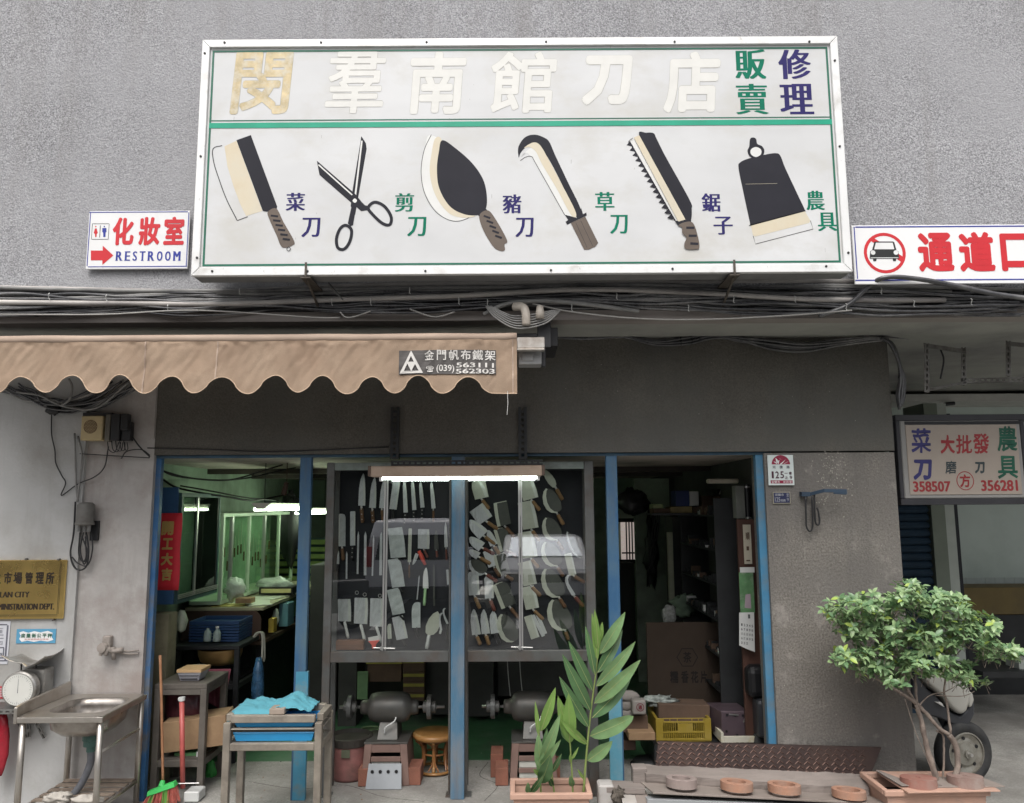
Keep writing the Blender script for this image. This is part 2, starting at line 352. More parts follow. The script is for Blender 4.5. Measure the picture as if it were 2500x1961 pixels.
# ------------------------------------------------------------------ the big shop sign
def sign_panel():
    x0, x1 = pt(481, 390, YS).x, pt(2062, 380, YS).x
    z0, z1 = pt(1270, 670, YS).z, pt(1270, 95, YS).z
    # the photograph's outer edges run out to both sides towards the bottom (the camera looks up); the board itself is a true rectangle
    T = thing('shop_sign', 'long white knife shop sign board with painted tools and pale peeling characters', 'sign', ((x0 + x1) / 2, YS, z0))
    m_face = M('sign_sheet', (.63, .635, .64), .42, var=.09, scale=1.0, dirt=(.56, .55, .52), dscale=1.6, damt=.4, stretch=(1, 1, 1.6), bump=.06, bscale=3)  # broad grey variation paints in the warped sheet's soft reflections, beside beige dirt
    m_fr = M('sign_frame_white', (.82, .82, .81), .3, .2, var=.04, dirt=(.6, .58, .55), dscale=5, damt=.25)
    m_gd = M('sign_green_line', (.01, .13, .08), .4, var=.15); m_gb = M('sign_green_band', (.0, .33, .20), .4, var=.1)
    m_navy2 = M('sign_navy', (.03, .025, .13), .6, spec=.2, var=.15); m_grn = M('sign_green', (.0, .17, .10), .6, spec=.2, var=.2)
    m_pale = M('sign_faded_pale', (.72, .715, .68), .5, var=.05); m_tan = M('sign_faded_tan', (.60, .49, .29), .5, var=.3, scale=9, dirt=(.64, .60, .50), dscale=14, damt=.45)
    m_edge = M('sign_faded_edge', (.45, .44, .41), .6, var=.2)
    fw = .05
    mb = MB(); mb.box(x0 + fw, x1 - fw, YS + .004, YS + .02, z0 + fw, z1 - fw); mb.build('panel', m_face, T)
    mb = MB(); mb.box(x0 + .004, x1 - .004, YS + .024, YS + .15, z0 + .004, z1 - .004); mb.build('box_body', M('sign_box_grey', (.2, .2, .2), .6), T)
    for nm, poly in (('frame', [(x0, z1), (x1, z1), (x1 - fw, z1 - fw), (x0 + fw, z1 - fw)]), ('frame', [(x0, z0), (x1, z0), (x1 - fw, z0 + fw), (x0 + fw, z0 + fw)]),
                     ('frame', [(x0, z0), (x0 + fw, z0 + fw), (x0 + fw, z1 - fw), (x0, z1)]), ('frame', [(x1, z0), (x1 - fw, z0 + fw), (x1 - fw, z1 - fw), (x1, z1)])):
        cx = sum(p[0] for p in poly) / 4; cz = sum(p[1] for p in poly) / 4
        poly = [(p[0] + (.0015 if p[0] < cx else -.0015) * (nm == 'frame'), p[1]) for p in poly]
        mb = MB(); mb.prism(poly, YS - .012, YS + .022); mb.build(nm, m_fr, T, bevel=.003)
    Yf = YS + .004
    # thin green border, dark line and green band
    a, b_, c, d = x0 + fw + .012, x1 - fw - .012, z0 + fw + .012, z1 - fw - .014; t = .012
    mb = MB()
    for q in ((a, b_, c, c + t), (a, b_, d - t, d), (a, a + t, c + t, d - t), (b_ - t, b_, c + t, d - t)): mb.box(q[0], q[1], Yf - .0018, Yf, q[2], q[3])
    zb = pt(1250, 302, YS).z; zt = pt(1250, 290, YS).z
    mb.box(a + t, b_ - t, Yf - .0018, Yf, zt - .003, zt + .003); mb.build('border_line', m_gd, T)
    mb = MB(); mb.box(a, b_, Yf - .0024, Yf - .0019, zb - .017, zb + .017); mb.build('green_band', m_gb, T)
    # screws
    sc = M('screw', (.02, .02, .02), .4)
    for (px, py) in ((550, 107), (785, 107), (1042, 106), (1333, 105), (1646, 105), (1974, 105), (497, 133), (492, 384), (483, 631), (520, 664), (752, 664), (1039, 665), (1345, 662), (1641, 658), (2015, 652), (2036, 151), (2048, 360), (2069, 619)):
        x, z = XZ(px, py, YS); x = min(max(x, x0 + .02), x1 - .02); z = min(max(z, z0 + .02), z1 - .02)
        mb = MB(); mb.lathe([(0, -.018), (.006, -.018), (.008, -.012)], (x, YS, z), 8, 'y'); mb.build('screw', sc, T)
    # painted tools: shapes traced in the sheet's plane, each a stack of flat paint layers
    mk = M('tool_black', (.022, .022, .030), .6, spec=.2, var=.15, scale=3); mc = M('tool_cream', (.66, .60, .47), .5, var=.1, scale=3, dirt=(.62, .53, .38), dscale=3)
    mbr = M('tool_brown', (.12, .09, .07), .5, var=.15); ml = M('tool_line', (.02, .02, .02), .5, var=0); mw = M('tool_white', (.72, .72, .70), .4, var=.05)
    TM = [mk, mc, mbr, ml, mw]
    def art(name, org, shapes):
        mb = MB()
        for k, sh in enumerate(shapes):
            mi, kind, pts = sh[:3]; y = Yf - .0006 - k * .00025
            P = [XZ(org[0] + p[0] / 2.5624, org[1] + p[1] / 2.5624, YS) for p in pts]
            if kind == 'c': P = [(v.x, v.y) for v in catmull([(p[0], p[1], 0) for p in P], 6, True)]
            if kind in 'pc':
                A = sum(P[i][0] * P[(i + 1) % len(P)][1] - P[(i + 1) % len(P)][0] * P[i][1] for i in range(len(P)))
                if A < 0: P = P[::-1]
                mb.face([(p[0], y, p[1]) for p in P], mi)
            else:
                wd = sh[3] / 2.5624 / FPX * YS
                if kind == 's': P = [(v.x, v.y) for v in catmull([(p[0], p[1], 0) for p in P], 6)]
                if kind == 'o': P = [(v.x, v.y) for v in catmull([(p[0], p[1], 0) for p in P], 6, True)]; P.append(P[0])
                L = []; Rr = []
                for i, p in enumerate(P):
                    q0 = P[max(i - 1, 0)]; q1 = P[min(i + 1, len(P) - 1)]
                    if kind == 'o' and i in (0, len(P) - 1): q0 = P[-2]; q1 = P[1]
                    dx, dz = q1[0] - q0[0], q1[1] - q0[1]; l = math.hypot(dx, dz) or 1
                    L.append((p[0] - dz / l * wd / 2, p[1] + dx / l * wd / 2)); Rr.append((p[0] + dz / l * wd / 2, p[1] - dx / l * wd / 2))
                n = len(P); mb.add([(q[0], y, q[1]) for q in L + Rr], [(i, n + i, n + i + 1, i + 1) for i in range(n - 1)], mi)
        return mb.build(name, TM, T)
    o1, o2 = (450, 70), (1250, 70)
    def grips(c0, c1, wdt, n, ln, ang):       # dark finger slots along a handle
        out = []
        for k in range(n):
            t = (k + .5) / n; cx = c0[0] + (c1[0] - c0[0]) * t; cy = c0[1] + (c1[1] - c0[1]) * t
            dx, dy = math.cos(ang), math.sin(ang)
            out.append((0, 'l', [(cx, cy), (cx + dx * ln, cy + dy * ln)], wdt))
        return out
    art('painted_cleaver', o1, [(1, 'p', [(325, 700), (250, 735), (268, 860), (308, 990), (350, 1100), (385, 1172), (487, 1140)]),
        (3, 's', [(235, 730), (179, 751), (182, 830), (212, 930), (262, 1065), (330, 1200)], 6), (3, 'l', [(330, 1200), (395, 1176)], 5),
        (0, 'p', [(325, 697), (415, 665), (580, 1112), (573, 1140), (515, 1145), (490, 1140)]),
        (2, 'c', [(522, 1145), (575, 1125), (620, 1210), (685, 1325), (678, 1355), (612, 1368), (575, 1290), (530, 1190)])]
        + grips((578, 1160), (668, 1335), 13, 6, -46, .12) + [(3, 'o', [(652, 1366), (664, 1378), (652, 1391), (640, 1378)], 4)])
    art('painted_scissors', o1, [(0, 'p', [(1107, 672), (1135, 715), (1140, 750), (1068, 1165), (1040, 1110), (1050, 1020)]), (4, 'l', [(1110, 700), (1068, 1050)], 11),
        (0, 'p', [(828, 825), (1070, 1035), (1130, 1110), (1105, 1140), (1040, 1085), (845, 915)]), (4, 'l', [(838, 850), (1050, 1040)], 9),
        (0, 'p', [(1052, 1080), (1072, 1130), (1055, 1230), (1040, 1235), (1022, 1218)]), (0, 'p', [(1085, 1060), (1130, 1105), (1160, 1110), (1150, 1135), (1105, 1140)]),
        (0, 'o', [(1190, 1085), (1250, 1110), (1293, 1175), (1285, 1225), (1240, 1218), (1180, 1165), (1150, 1120)], 20),
        (0, 'o', [(1010, 1230), (1045, 1260), (1035, 1330), (1000, 1378), (960, 1370), (952, 1310), (975, 1250)], 20),
        (4, 'c', [(1066, 1062), (1080, 1076), (1066, 1090), (1052, 1076)])])
    art('painted_butcher_knife', o1, [(4, 'c', [(1545, 665), (1505, 750), (1483, 880), (1500, 1010), (1560, 1120), (1640, 1190), (1720, 1200), (1810, 1168), (1840, 1100), (1720, 800)]),
        (3, 's', [(1545, 662), (1500, 760), (1481, 890), (1500, 1020), (1560, 1130), (1640, 1190), (1720, 1203), (1808, 1170)], 4),
        (1, 'c', [(1570, 685), (1612, 700), (1640, 900), (1700, 1120), (1820, 1168), (1740, 1182), (1650, 1150), (1570, 1040), (1535, 900), (1548, 770)]),
        (0, 'c', [(1614, 697), (1700, 750), (1800, 840), (1868, 940), (1892, 1040), (1886, 1125), (1838, 1165), (1750, 1160), (1660, 1110), (1595, 1000), (1580, 880), (1592, 770)]),
        (0, 'p', [(1860, 1100), (1895, 1135), (1845, 1175), (1825, 1150)]),
        (2, 'c', [(1845, 1170), (1895, 1136), (1940, 1180), (2018, 1320), (2003, 1350), (2005, 1385), (1975, 1390), (1930, 1360), (1870, 1260)])]
        + grips((1905, 1170), (1995, 1325), 13, 5, -44, .35))
    art('painted_sickle_knife', o2, [(4, 'c', [(60, 800), (140, 740), (200, 850), (390, 1170), (330, 1160), (120, 800)]), (3, 's', [(52, 825), (85, 803), (122, 800), (150, 845), (330, 1165)], 4),
        (0, 'c', [(42, 805), (40, 740), (80, 680), (140, 662), (200, 680), (235, 710), (270, 790), (350, 960), (430, 1130), (405, 1180), (330, 1010), (250, 850), (190, 760), (140, 735), (90, 740), (55, 775)]),
        (1, 'c', [(75, 745), (130, 712), (175, 728), (230, 820), (310, 970), (400, 1150), (372, 1168), (280, 1000), (190, 850), (150, 770), (110, 740)]),
        (0, 'p', [(330, 1163), (405, 1183), (432, 1120), (445, 1160), (465, 1150), (468, 1168), (345, 1226), (335, 1208), (352, 1196)]),
        (2, 'p', [(368, 1216), (458, 1175), (540, 1340), (520, 1365), (480, 1382), (452, 1384)]),
        (0, 'l', [(400, 1215), (470, 1370)], 2), (0, 'l', [(430, 1200), (505, 1360)], 2)])
    teeth = []
    a_, b2 = Vector((740, 705)), Vector((1012, 1195))
    for k in range(15):
        p = a_.lerp(b2, k / 15); q = a_.lerp(b2, (k + 1) / 15); r_ = p.lerp(q, .15) + Vector((-26, 18))
        teeth.append((0, 'p', [tuple(p), tuple(q), tuple(r_)]))
    art('painted_saw', o2, [(4, 'p', [(728, 700), (760, 682), (1045, 1205), (1010, 1195)]), (0, 'l', [(735, 705), (1020, 1200)], 10)] + teeth + [
        (0, 'c', [(795, 665), (840, 652), (885, 655), (905, 690), (960, 800), (1110, 1070), (1124, 1130), (1118, 1200), (1080, 1208), (1040, 1150), (900, 880)]),
        (1, 'p', [(762, 682), (796, 668), (1085, 1195), (1040, 1208)]), (3, 's', [(757, 685), (735, 700), (728, 715)], 4),
        (0, 'p', [(1015, 1200), (1045, 1207), (1120, 1200), (1120, 1215), (1040, 1232)]),
        (2, 'c', [(1040, 1232), (1080, 1212), (1130, 1215), (1160, 1290), (1172, 1370), (1140, 1382), (1085, 1378), (1078, 1345), (1090, 1310), (1065, 1280), (1062, 1245)]),
        (0, 'l', [(1090, 1247), (1140, 1247)], 16), (0, 'l', [(1105, 1297), (1155, 1297)], 16), (0, 'l', [(1115, 1345), (1165, 1348)], 16)])
    art('painted_hoe', o2, [(1, 'p', [(1495, 1225), (1832, 1137), (1868, 1200), (1860, 1215), (1520, 1300), (1508, 1290)]), (3, 'l', [(1868, 1200), (1885, 1253), (1524, 1347), (1510, 1297)], 4),
        (0, 'c', [(1418, 870), (1430, 835), (1480, 812), (1570, 790), (1650, 778), (1680, 795), (1710, 870), (1780, 1020), (1832, 1130), (1828, 1140), (1700, 1172), (1498, 1225), (1490, 1215), (1450, 1030)]),
        (0, 'c', [(1490, 690), (1510, 680), (1528, 690), (1536, 720), (1565, 735), (1580, 765), (1565, 800), (1528, 810), (1490, 800), (1474, 765), (1485, 735)]),
        (4, 'c', [(1527, 740), (1558, 755), (1558, 785), (1527, 802), (1496, 785), (1496, 755)]), (1, 'l', [(1462, 972), (1660, 968)], 1.5)])
    # lettering
    for s, box in (('羣', (798, 125, 940, 277)), ('南', (998, 125, 1136, 279)), ('館', (1196, 125, 1357, 276)), ('刀', (1422, 134, 1543, 257)), ('店', (1621, 125, 1759, 276)), ('閔', (568, 125, 710, 279))):
        r = rect(*box, YS); mb = MB()
        bd = {'刀': .05, '店': .034, '南': .026, '館': .02, '羣': .016, '閔': .026}[s]
        letter(mb, s, *r, Yf - .0005, bd + .0075, bd + .0075, m=1, slant=.08, step=.00004)
        letter(mb, s, r[0] + .0014, r[1] - .0014, r[2] + .0014, r[3] - .0014, Yf - .0010, bd, bd, m=0, slant=.08, step=.00004)
        mb.build('lettering', [m_tan if s == '閔' else m_pale, m_edge], T)
    for s, box, mt in (('修', (1900, 121, 1980, 193), m_navy2), ('理', (1904, 205, 1986, 279), m_navy2), ('販', (1794, 121, 1870, 193), m_grn), ('賣', (1796, 205, 1876, 279), m_grn),
                       ('菜', (698, 471, 745, 515), m_navy2), ('刀', (736, 532, 782, 579), m_navy2), ('剪', (964, 472, 1011, 517), m_grn), ('刀', (994, 530, 1041, 577), m_grn),
                       ('豬', (1227, 475, 1273, 521), m_navy2), ('刀', (1258, 532, 1303, 579), m_navy2), ('草', (1453, 469, 1500, 515), m_grn), ('刀', (1489, 525, 1533, 571), m_grn),
                       ('鋸', (1713, 472, 1759, 517), m_navy2), ('子', (1742, 529, 1789, 573), m_navy2), ('農', (1968, 466, 2013, 513), m_grn), ('具', (1996, 519, 2043, 564), m_grn)):
        word(T, s, box, Yf - .001, mt, bx=.035)
    # scratches and marks on the sheet
    mb = MB()
    for k in range(26):
        x = random.uniform(a, b_); z = random.uniform(c, d); l = random.uniform(.004, .03); w_ = random.uniform(.0008, .002)
        mb.face([(x, Yf - .0003, z), (x + w_, Yf - .0003, z), (x + w_ * 1.5, Yf - .0003, z + l), (x + w_ * .5, Yf - .0003, z + l)])
    mb.build('scratches', M('scratch', (.25, .24, .22), .7), T, kind='stuff')
    # brackets holding the box at the bottom, clips at the top
    mr = M('rusty_bracket', (.10, .085, .07), .7, .3, var=.3, scale=20)
    for px in (748, 1792):
        x = pt(px, 675, YS).x; mb = MB(); mb.box(x - .006, x + .006, YS - .022, YS - .014, z0 - .012, z0 + .075); mb.box(x - .03, x + .03, YS - .02, YU, z0 - .02, z0 - .012)
        mb.hexa([(x - .004, YS + .01, z0 - .02), (x + .008, YS + .01, z0 - .02), (x + .012, YU, z0 - .12), (x - .0, YU, z0 - .12), (x - .004, YS + .01, z0 - .026), (x + .008, YS + .01, z0 - .026), (x + .012, YU, z0 - .135), (x, YU, z0 - .135)])
        mb.build('bracket', mr, T)
    for px in (771, 1283, 1918, 1760):
        x = pt(px, 92, YS).x; mb = MB(); mb.box(x - .02, x + .015, YS + .02, YU, z1 - .002, z1 + .006); mb.box(x - .003, x + .003, YS + .02, YS + .03, z1, z1 + .02); mb.build('clip', mr, T)
    return T
sign_panel()

# ------------------------------------------------------------------ restroom sign (on the upper wall)
def plate(name, label, box, Y, th=.012, mat=m_white, cat='sign', bevel=.003, rz=0, group=None):
    x0, x1, z0, z1 = rect(*box, Y); T = thing(name, label, cat, ((x0 + x1) / 2, Y, z0), group)
    mb = MB(); mb.box(x0, x1, Y, Y + th, z0, z1); mb.build('plate', mat, T, bevel=bevel); T['w'] = 0
    return T, (x0, x1, z0, z1)
def lines(T, mat, Y, segs, name='border_line'):     # segs: boxes in pixels, printed 1 mm proud
    mb = MB()
    for q in segs:
        x0, x1, z0, z1 = rect(*q, Y); mb.box(x0, x1, Y - .0012, Y - .0002, z0, z1)
    return mb.build(name, mat, T)
def ringp(mb, c, r0, r1, y, m=0, n=32, sx=1.0, a0=0, a1=2 * math.pi):
    P = [(c[0] + math.cos(a0 + (a1 - a0) * k / n) * sx, c[1] + math.sin(a0 + (a1 - a0) * k / n)) for k in range(n + 1)]
    for k in range(n):
        a, b = a0 + (a1 - a0) * k / n, a0 + (a1 - a0) * (k + 1) / n
        f = lambda an, r: (c[0] + math.cos(an) * r * sx, y, c[1] + math.sin(an) * r)
        mb.face([f(a, r0), f(b, r0), f(b, r1), f(a, r1)][::-1] if r0 else [f(a, r1), f(b, r1), (c[0], y, c[1])][::-1], m)
YR = 4.765
T, bx_ = plate('restroom_sign', 'white restroom sign with a red arrow and red characters beside the big sign', (213, 515, 461, 657), YR)
lines(T, m_bluel, YR, [(218, 517, 459, 519), (215, 650, 457, 652), (216, 519, 218, 650), (457, 519, 459, 650)])
word(T, '化', (275, 531, 327, 599), YR - .001, m_red, .045, .035); word(T, '妝', (339, 530, 391, 599), YR - .001, m_red, .045, .035); word(T, '室', (400, 529, 450, 598), YR - .001, m_red, .045, .035)
mb = MB(); P = [XZ(x, y, YR) for x, y in ((222, 612), (251, 612), (251, 600), (277, 624), (250, 647), (250, 636), (222, 636))]; mb.face([(p[0], YR - .001, p[1]) for p in P]); mb.build('arrow', m_red, T)
mb = MB()                                       # the roman word, thick stems and thin bars with small serifs
lx = 283
for ch, w_ in (('R', 17), ('E', 14), ('S', 12), ('T', 15), ('R', 17), ('O', 15), ('O', 15), ('M', 19)):
    r = rect(lx, 614, lx + w_ - 1, 637, YR); letter(mb, ch, *r, YR - .001, bx=.07)
    zb, zt = r[2], r[3]; wd = r[1] - r[0]; t = .0022
    if ch in 'RM': 
        for xx in ([r[0], r[0] + wd * .72] if ch == 'R' else [r[0], r[1] - wd * .3]): mb.box(xx - .002, xx + wd * .34, YR - .0013, YR - .0011, zb, zb + t)
        mb.box(r[0] - .003, r[0] + wd * .25, YR - .0013, YR - .0011, zt - t, zt)
    if ch == 'T': mb.box(r[0] + wd * .25, r[1] - wd * .25, YR - .0013, YR - .0011, zb, zb + t)
    if ch == 'E': mb.box(r[0] - .003, r[0] + wd * .3, YR - .0013, YR - .0011, zb, zb + t); mb.box(r[0] - .003, r[0] + wd * .3, YR - .0013, YR - .0011, zt - t, zt)
    lx += w_ + 5
mb.build('lettering', m_bluel, T)
lines(T, m_blk, YR, [(225, 546, 266, 547), (224, 584, 265, 585), (224, 547, 225, 584), (265, 547, 266, 584), (243.5, 551, 245, 580)], 'pictogram_frame')
for cx, mt, fem in ((234, m_red, 1), (255, m_bluel, 0)):
    mb = MB(); c = XZ(cx, 553.5, YR); ringp(mb, c, 0, .0046, YR - .001, n=12)
    body = ((cx - 2, 558), (cx + 2, 558), (cx + 5, 569), (cx + 2, 572), (cx + 1.6, 579), (cx - 1.6, 579), (cx - 2, 572), (cx - 5, 569)) if fem else ((cx - 5, 557), (cx + 5, 557), (cx + 5, 567), (cx + 3, 568), (cx + 2.6, 579), (cx - 2.6, 579), (cx - 3, 568), (cx - 5, 567))
    mb.face([(p[0], YR - .001, p[1]) for p in [XZ(x, y, YR) for x, y in body]]); mb.build('pictogram', mt, T)
# ------------------------------------------------------------------ passage sign on the right, runs out of the picture
YG = 4.66
T, bx_ = plate('passage_sign', 'long white passage sign with a crossed out car in a red ring', (2083, 548, 2860, 692), YG, mat=M('white_enamel_bright', (.84, .84, .84), .3, var=.02))
lines(T, m_bluel, YG, [(2088, 551, 2850, 554), (2088, 681, 2850, 684), (2088, 554, 2090.5, 681)])
for s, box in (('通', (2241, 568, 2328, 664)), ('道', (2341, 566, 2428, 664)), ('口', (2443, 570, 2528, 662)), ('請', (2600, 568, 2690, 664))):
    if s != '請': word(T, s, box, YG - .001, m_red, .042, .042)
c = XZ(2160, 618, YG); mb = MB(); u = YG / FPX
P0 = [XZ(x, y, YG) for x, y in ((2125, 588), (2131, 580), (2206, 628), (2200, 640))]; mb.face([(p[0], YG - .0008, p[1]) for p in P0[::-1]])
ringp(mb, c, 45 * u, 53 * u, YG - .001); mb.build('prohibition_ring', m_red, T)
mb = MB(); w2 = MB()
def pz(mbx, pts, dy):
    P = [XZ(x, y, YG) for x, y in pts]; A = sum(P[i][0] * P[(i + 1) % len(P)][1] - P[(i + 1) % len(P)][0] * P[i][1] for i in range(len(P)))
    mbx.face([(p[0], YG - dy, p[1]) for p in (P if A > 0 else P[::-1])])
pz(mb, [(2136, 590), (2180, 590), (2183, 592), (2188, 610), (2186, 612), (2132, 612), (2129, 610), (2134, 592)], .0016); pz(w2, [(2138, 593), (2179, 593), (2183, 609), (2134, 609)], .0019)
pz(mb, [(2130, 610), (2186, 610), (2193, 614), (2195, 632), (2123, 632), (2124, 614)], .0017)
pz(mb, [(2131, 632), (2140, 632), (2139, 638), (2132, 638)], .0016); pz(mb, [(2179, 632), (2188, 632), (2187, 638), (2180, 638)], .0016)
pz(w2, [(2125, 629), (2193, 629), (2193, 630.5), (2125, 630.5)], .002)
for hx in (2131, 2187): ringp(w2, XZ(hx, 617, YG), 0, 6 * u, YG - .0021, n=16)
mb.build('car_pictogram', m_blk, T); w2.build('car_pictogram_highlight', m_white, T)
# ------------------------------------------------------------------ cables along the beam
GRP_C = 'black cables bundled along the beam'
def cable(pts, r, mat, label, group=None, name='cable', n=6, k=7):
    mb = MB(); mb.tube(catmull(pts, k), r, n); return solo(name, mb, mat, label, 'cable', group, smooth=True)
def wave(py, Y, r, mat, label, group, x0=-60, x1=2560, amp=10, name='cable', step=150, dy=.015):
    pts = []; x = x0; 
    while x <= x1 + 1:
        i = (x - 0) / 2500
        if callable(py): y = py(x)
        else:
            j = min(max(i, 0), .9999) * (len(py) - 1); a = int(j); t = j - a; y = py[a] * (1 - t) + py[a + 1] * t
        pts.append(pt(x, y + random.uniform(-amp, amp), Y + random.uniform(-dy, dy))); x += step + random.uniform(-20, 20)
    return cable(pts, r, mat, label, group, name)
LB = 'black cable in the bundle strung along the beam under the big sign'
rows = [  # photo heights at x = 0, 500, 1000, 1500, 2000, 2500
    ([708, 716, 720, 716, 700, 704], .009), ([712, 722, 716, 706, 708, 712], .008), ([716, 728, 712, 700, 706, 722], .009), ([722, 732, 726, 716, 712, 728], .010),
    ([742, 728, 738, 722, 716, 716], .008), ([748, 736, 728, 708, 728, 740], .009), ([752, 740, 744, 730, 738, 732], .008), ([756, 748, 738, 722, 744, 748], .009),
    ([760, 752, 730, 736, 750, 742], .008), ([764, 746, 752, 738, 758, 756], .009), ([768, 742, 748, 744, 764, 752], .007), ([750, 734, 720, 730, 748, 760], .009),
    ([758, 744, 736, 714, 740, 750], .010), ([770, 764, 752, 748, 770, 758], .006), ([730, 738, 748, 726, 752, 738], .008), ([722, 742, 756, 734, 718, 724], .008),
    ([714, 730, 742, 744, 760, 765], .008), ([720, 724, 722, 740, 766, 770], .008), ([765, 758, 740, 722, 724, 730], .007), ([745, 750, 758, 742, 730, 720], .008)]
for k, (py, r) in enumerate(rows):
    wave(py, YB - .03 - .012 * (k % 4), r, m_cable, LB, GRP_C, amp=7, step=130)
for k, (py, r) in enumerate([([704, 712, 706, 700, 704, 716], .0135), ([730, 716, 712, 712, 700, 706], .012), ([744, 730, 726, 706, 722, 734], .011)]):
    wave(py, YB - .05, r, m_cableg, ['thick grey cable looping along the top of the cable bundle', 'second thick grey cable woven through the middle of the bundle', 'third thick grey cable at the front of the bundle crossing downwards'][k], 'grey cables along the beam', amp=4, step=260)
# conduit pipes along the beam
wave([702, 714, 697, 690, 688, 700], YB - .02, .021, m_conduit, 'long dusty grey conduit pipe running just below the stucco edge', 'conduit pipes on the beam', amp=2, name='conduit_pipe', step=300, dy=.002)
wave([736, 744, 728, 706, 730, 733], YB - .075, .017, m_conduit, 'second dusty conduit pipe running in front of the cables on the beam', 'conduit pipes on the beam', amp=3, name='conduit_pipe', step=300, dy=.002)
# thick black cables rising over the corner of the passage sign
cable([pt(2000, 772, 4.76), pt(2070, 745, 4.74), pt(2120, 700, 4.7), pt(2160, 678, 4.64), pt(2230, 680, 4.63), pt(2330, 697, 4.64), pt(2430, 718, 4.66), pt(2560, 735, 4.7)], .016, m_cable, 'thick black cable looping up over the lower edge of the passage sign')
cable([pt(1180, 768, 4.72), pt(1240, 742, 4.72), pt(1330, 735, 4.72), pt(1420, 742, 4.74), pt(1560, 760, 4.75)], .014, m_cableg, 'thick grey cable hump between the two conduit elbows')
# thin sagging wires
for k, P in enumerate([[(0, 768), (250, 768), (480, 758), (760, 775), (830, 776)], [(830, 762), (845, 775), (870, 772), (905, 760)], [(1300, 742), (1400, 762), (1560, 778), (1730, 780), (1930, 770), (2080, 758)], [(1000, 755), (1060, 774), (1110, 762)]]):
    cable([pt(x, y, 4.70) for x, y in P], .005, M('wire_pale', (.33, .32, .30), .5, var=.15), ['thin pale wire sagging below the bundle at the left', 'short grey wire loop hanging under the bundle beside the bent rod', 'thin pale wire sagging below the bundle right of the elbows', 'short pale wire loop hanging left of the conduit elbows'][k], 'thin wires below the cable bundle')
for k in range(6):     # loops hanging below the elbows
    d = k * 5
    cable([pt(1186 + d * .5, 748, 4.68), pt(1210 + d, 776 - d * .4, 4.66), pt(1262, 802 - d * 1.2, 4.64 + k * .006), pt(1330 - d * .4, 790 - d, 4.66), pt(1368 - d * .8, 758, 4.68)], .005, m_cableg, 'thin wire looping under the conduit elbows', 'wire loops under the conduit elbows')
m_pvc = M('pvc_dirty', (.52, .47, .41), .5, var=.15, dirt=(.3, .26, .22), dscale=6)
cable([pt(1255, 749, 4.70), pt(1275, 750, 4.67), pt(1283, 762, 4.65), pt(1285, 795, 4.65)], .027, m_pvc, 'bent pale conduit elbow pointing down beside the awning end, left one', 'conduit elbows', 'conduit_elbow', 10)
mb = MB(); mb.lathe([(.012, 0), (.02, -.006), (.024, -.03), (.027, -.04), (.027, -.085), (.02, -.085), (.019, -.03)], pt(1318, 746, 4.66), 14); solo('conduit_elbow', mb, m_pvc, 'straight pale conduit end cap pointing down beside the awning end, right one', 'conduit', 'conduit elbows', smooth=True)
mb = MB(); mb.tube([pt(802, 690, 4.68), pt(812, 705, 4.68), pt(838, 733, 4.70)], [.004, .01, .004], 6); solo('bent_rod', mb, m_iron, 'short bent dark metal rod sticking out of the cable bundle', 'rod')
m_tie = M('cable_tie', (.55, .55, .53), .5, var=.2)
for k, px in enumerate((260, 410, 585, 810, 905, 1000, 1120, 1190, 1395, 1505, 1680, 1790, 1940, 2065, 2150, 2230, 2370, 120)):
    y = random.uniform(705, 750); p = pt(px, y, YB - .10); mb = MB(); mb.tube([p + Vector((0, 0, .012)), p + Vector((.002, -.012, 0)), p + Vector((0, 0, -.022)), p + Vector((.006, .0, -.032))], .0028, 5)
    solo('cable_tie', mb, m_tie, 'small pale tie holding the cable bundle together', 'cable tie', 'cable ties on the bundle')
# bundle along the top of the dark wall, right of the awning
LT = 'black cable draped along the top of the dark wall right of the awning'
for k in range(9):
    o = k * 2.2
    P = [(1320, 812 + o * .5), (1420, 822 + o * .5), (1520, 818 + o * .2), (1600, 830 + o * .6), (1680, 820 + o), (1740, 818 + o * .4), (1800, 824 + o * .4), (1880, 830 + o * 1.2), (1960, 838 + o * 1.1), (2050, 828 + o * .9), (2130, 822 + o * .5), (2170, 826 + o * .3)]
    cable([pt(x, y + random.uniform(-3, 3), YF - .045 - .008 * (k % 3)) for x, y in P], .009, m_cable, LT, 'cables along the dark wall')
for k in range(8):
    o = k * 3.5
    P = [(2150, 822 + k), (2172 + o * .3, 840), (2192 + o * .2, 880 + o * .4), (2196 + o * .5, 925), (2190 + o * .7, 965), (2196 + o * .3, 1000 - o * .6)]
    cable([pt(x, y, YF - .05 - .01 * (k % 3)) for x, y in P], .010, m_cable, 'black cable hanging in a thick bunch down the corner of the dark wall', 'cable bunch at the wall corner')
cable([pt(2150, 822, YF - .05), pt(2220, 828, 5.6), pt(2300, 836, 5.9)], .006, m_cable, 'thin black cable leading from the bunch towards the ceiling rack')
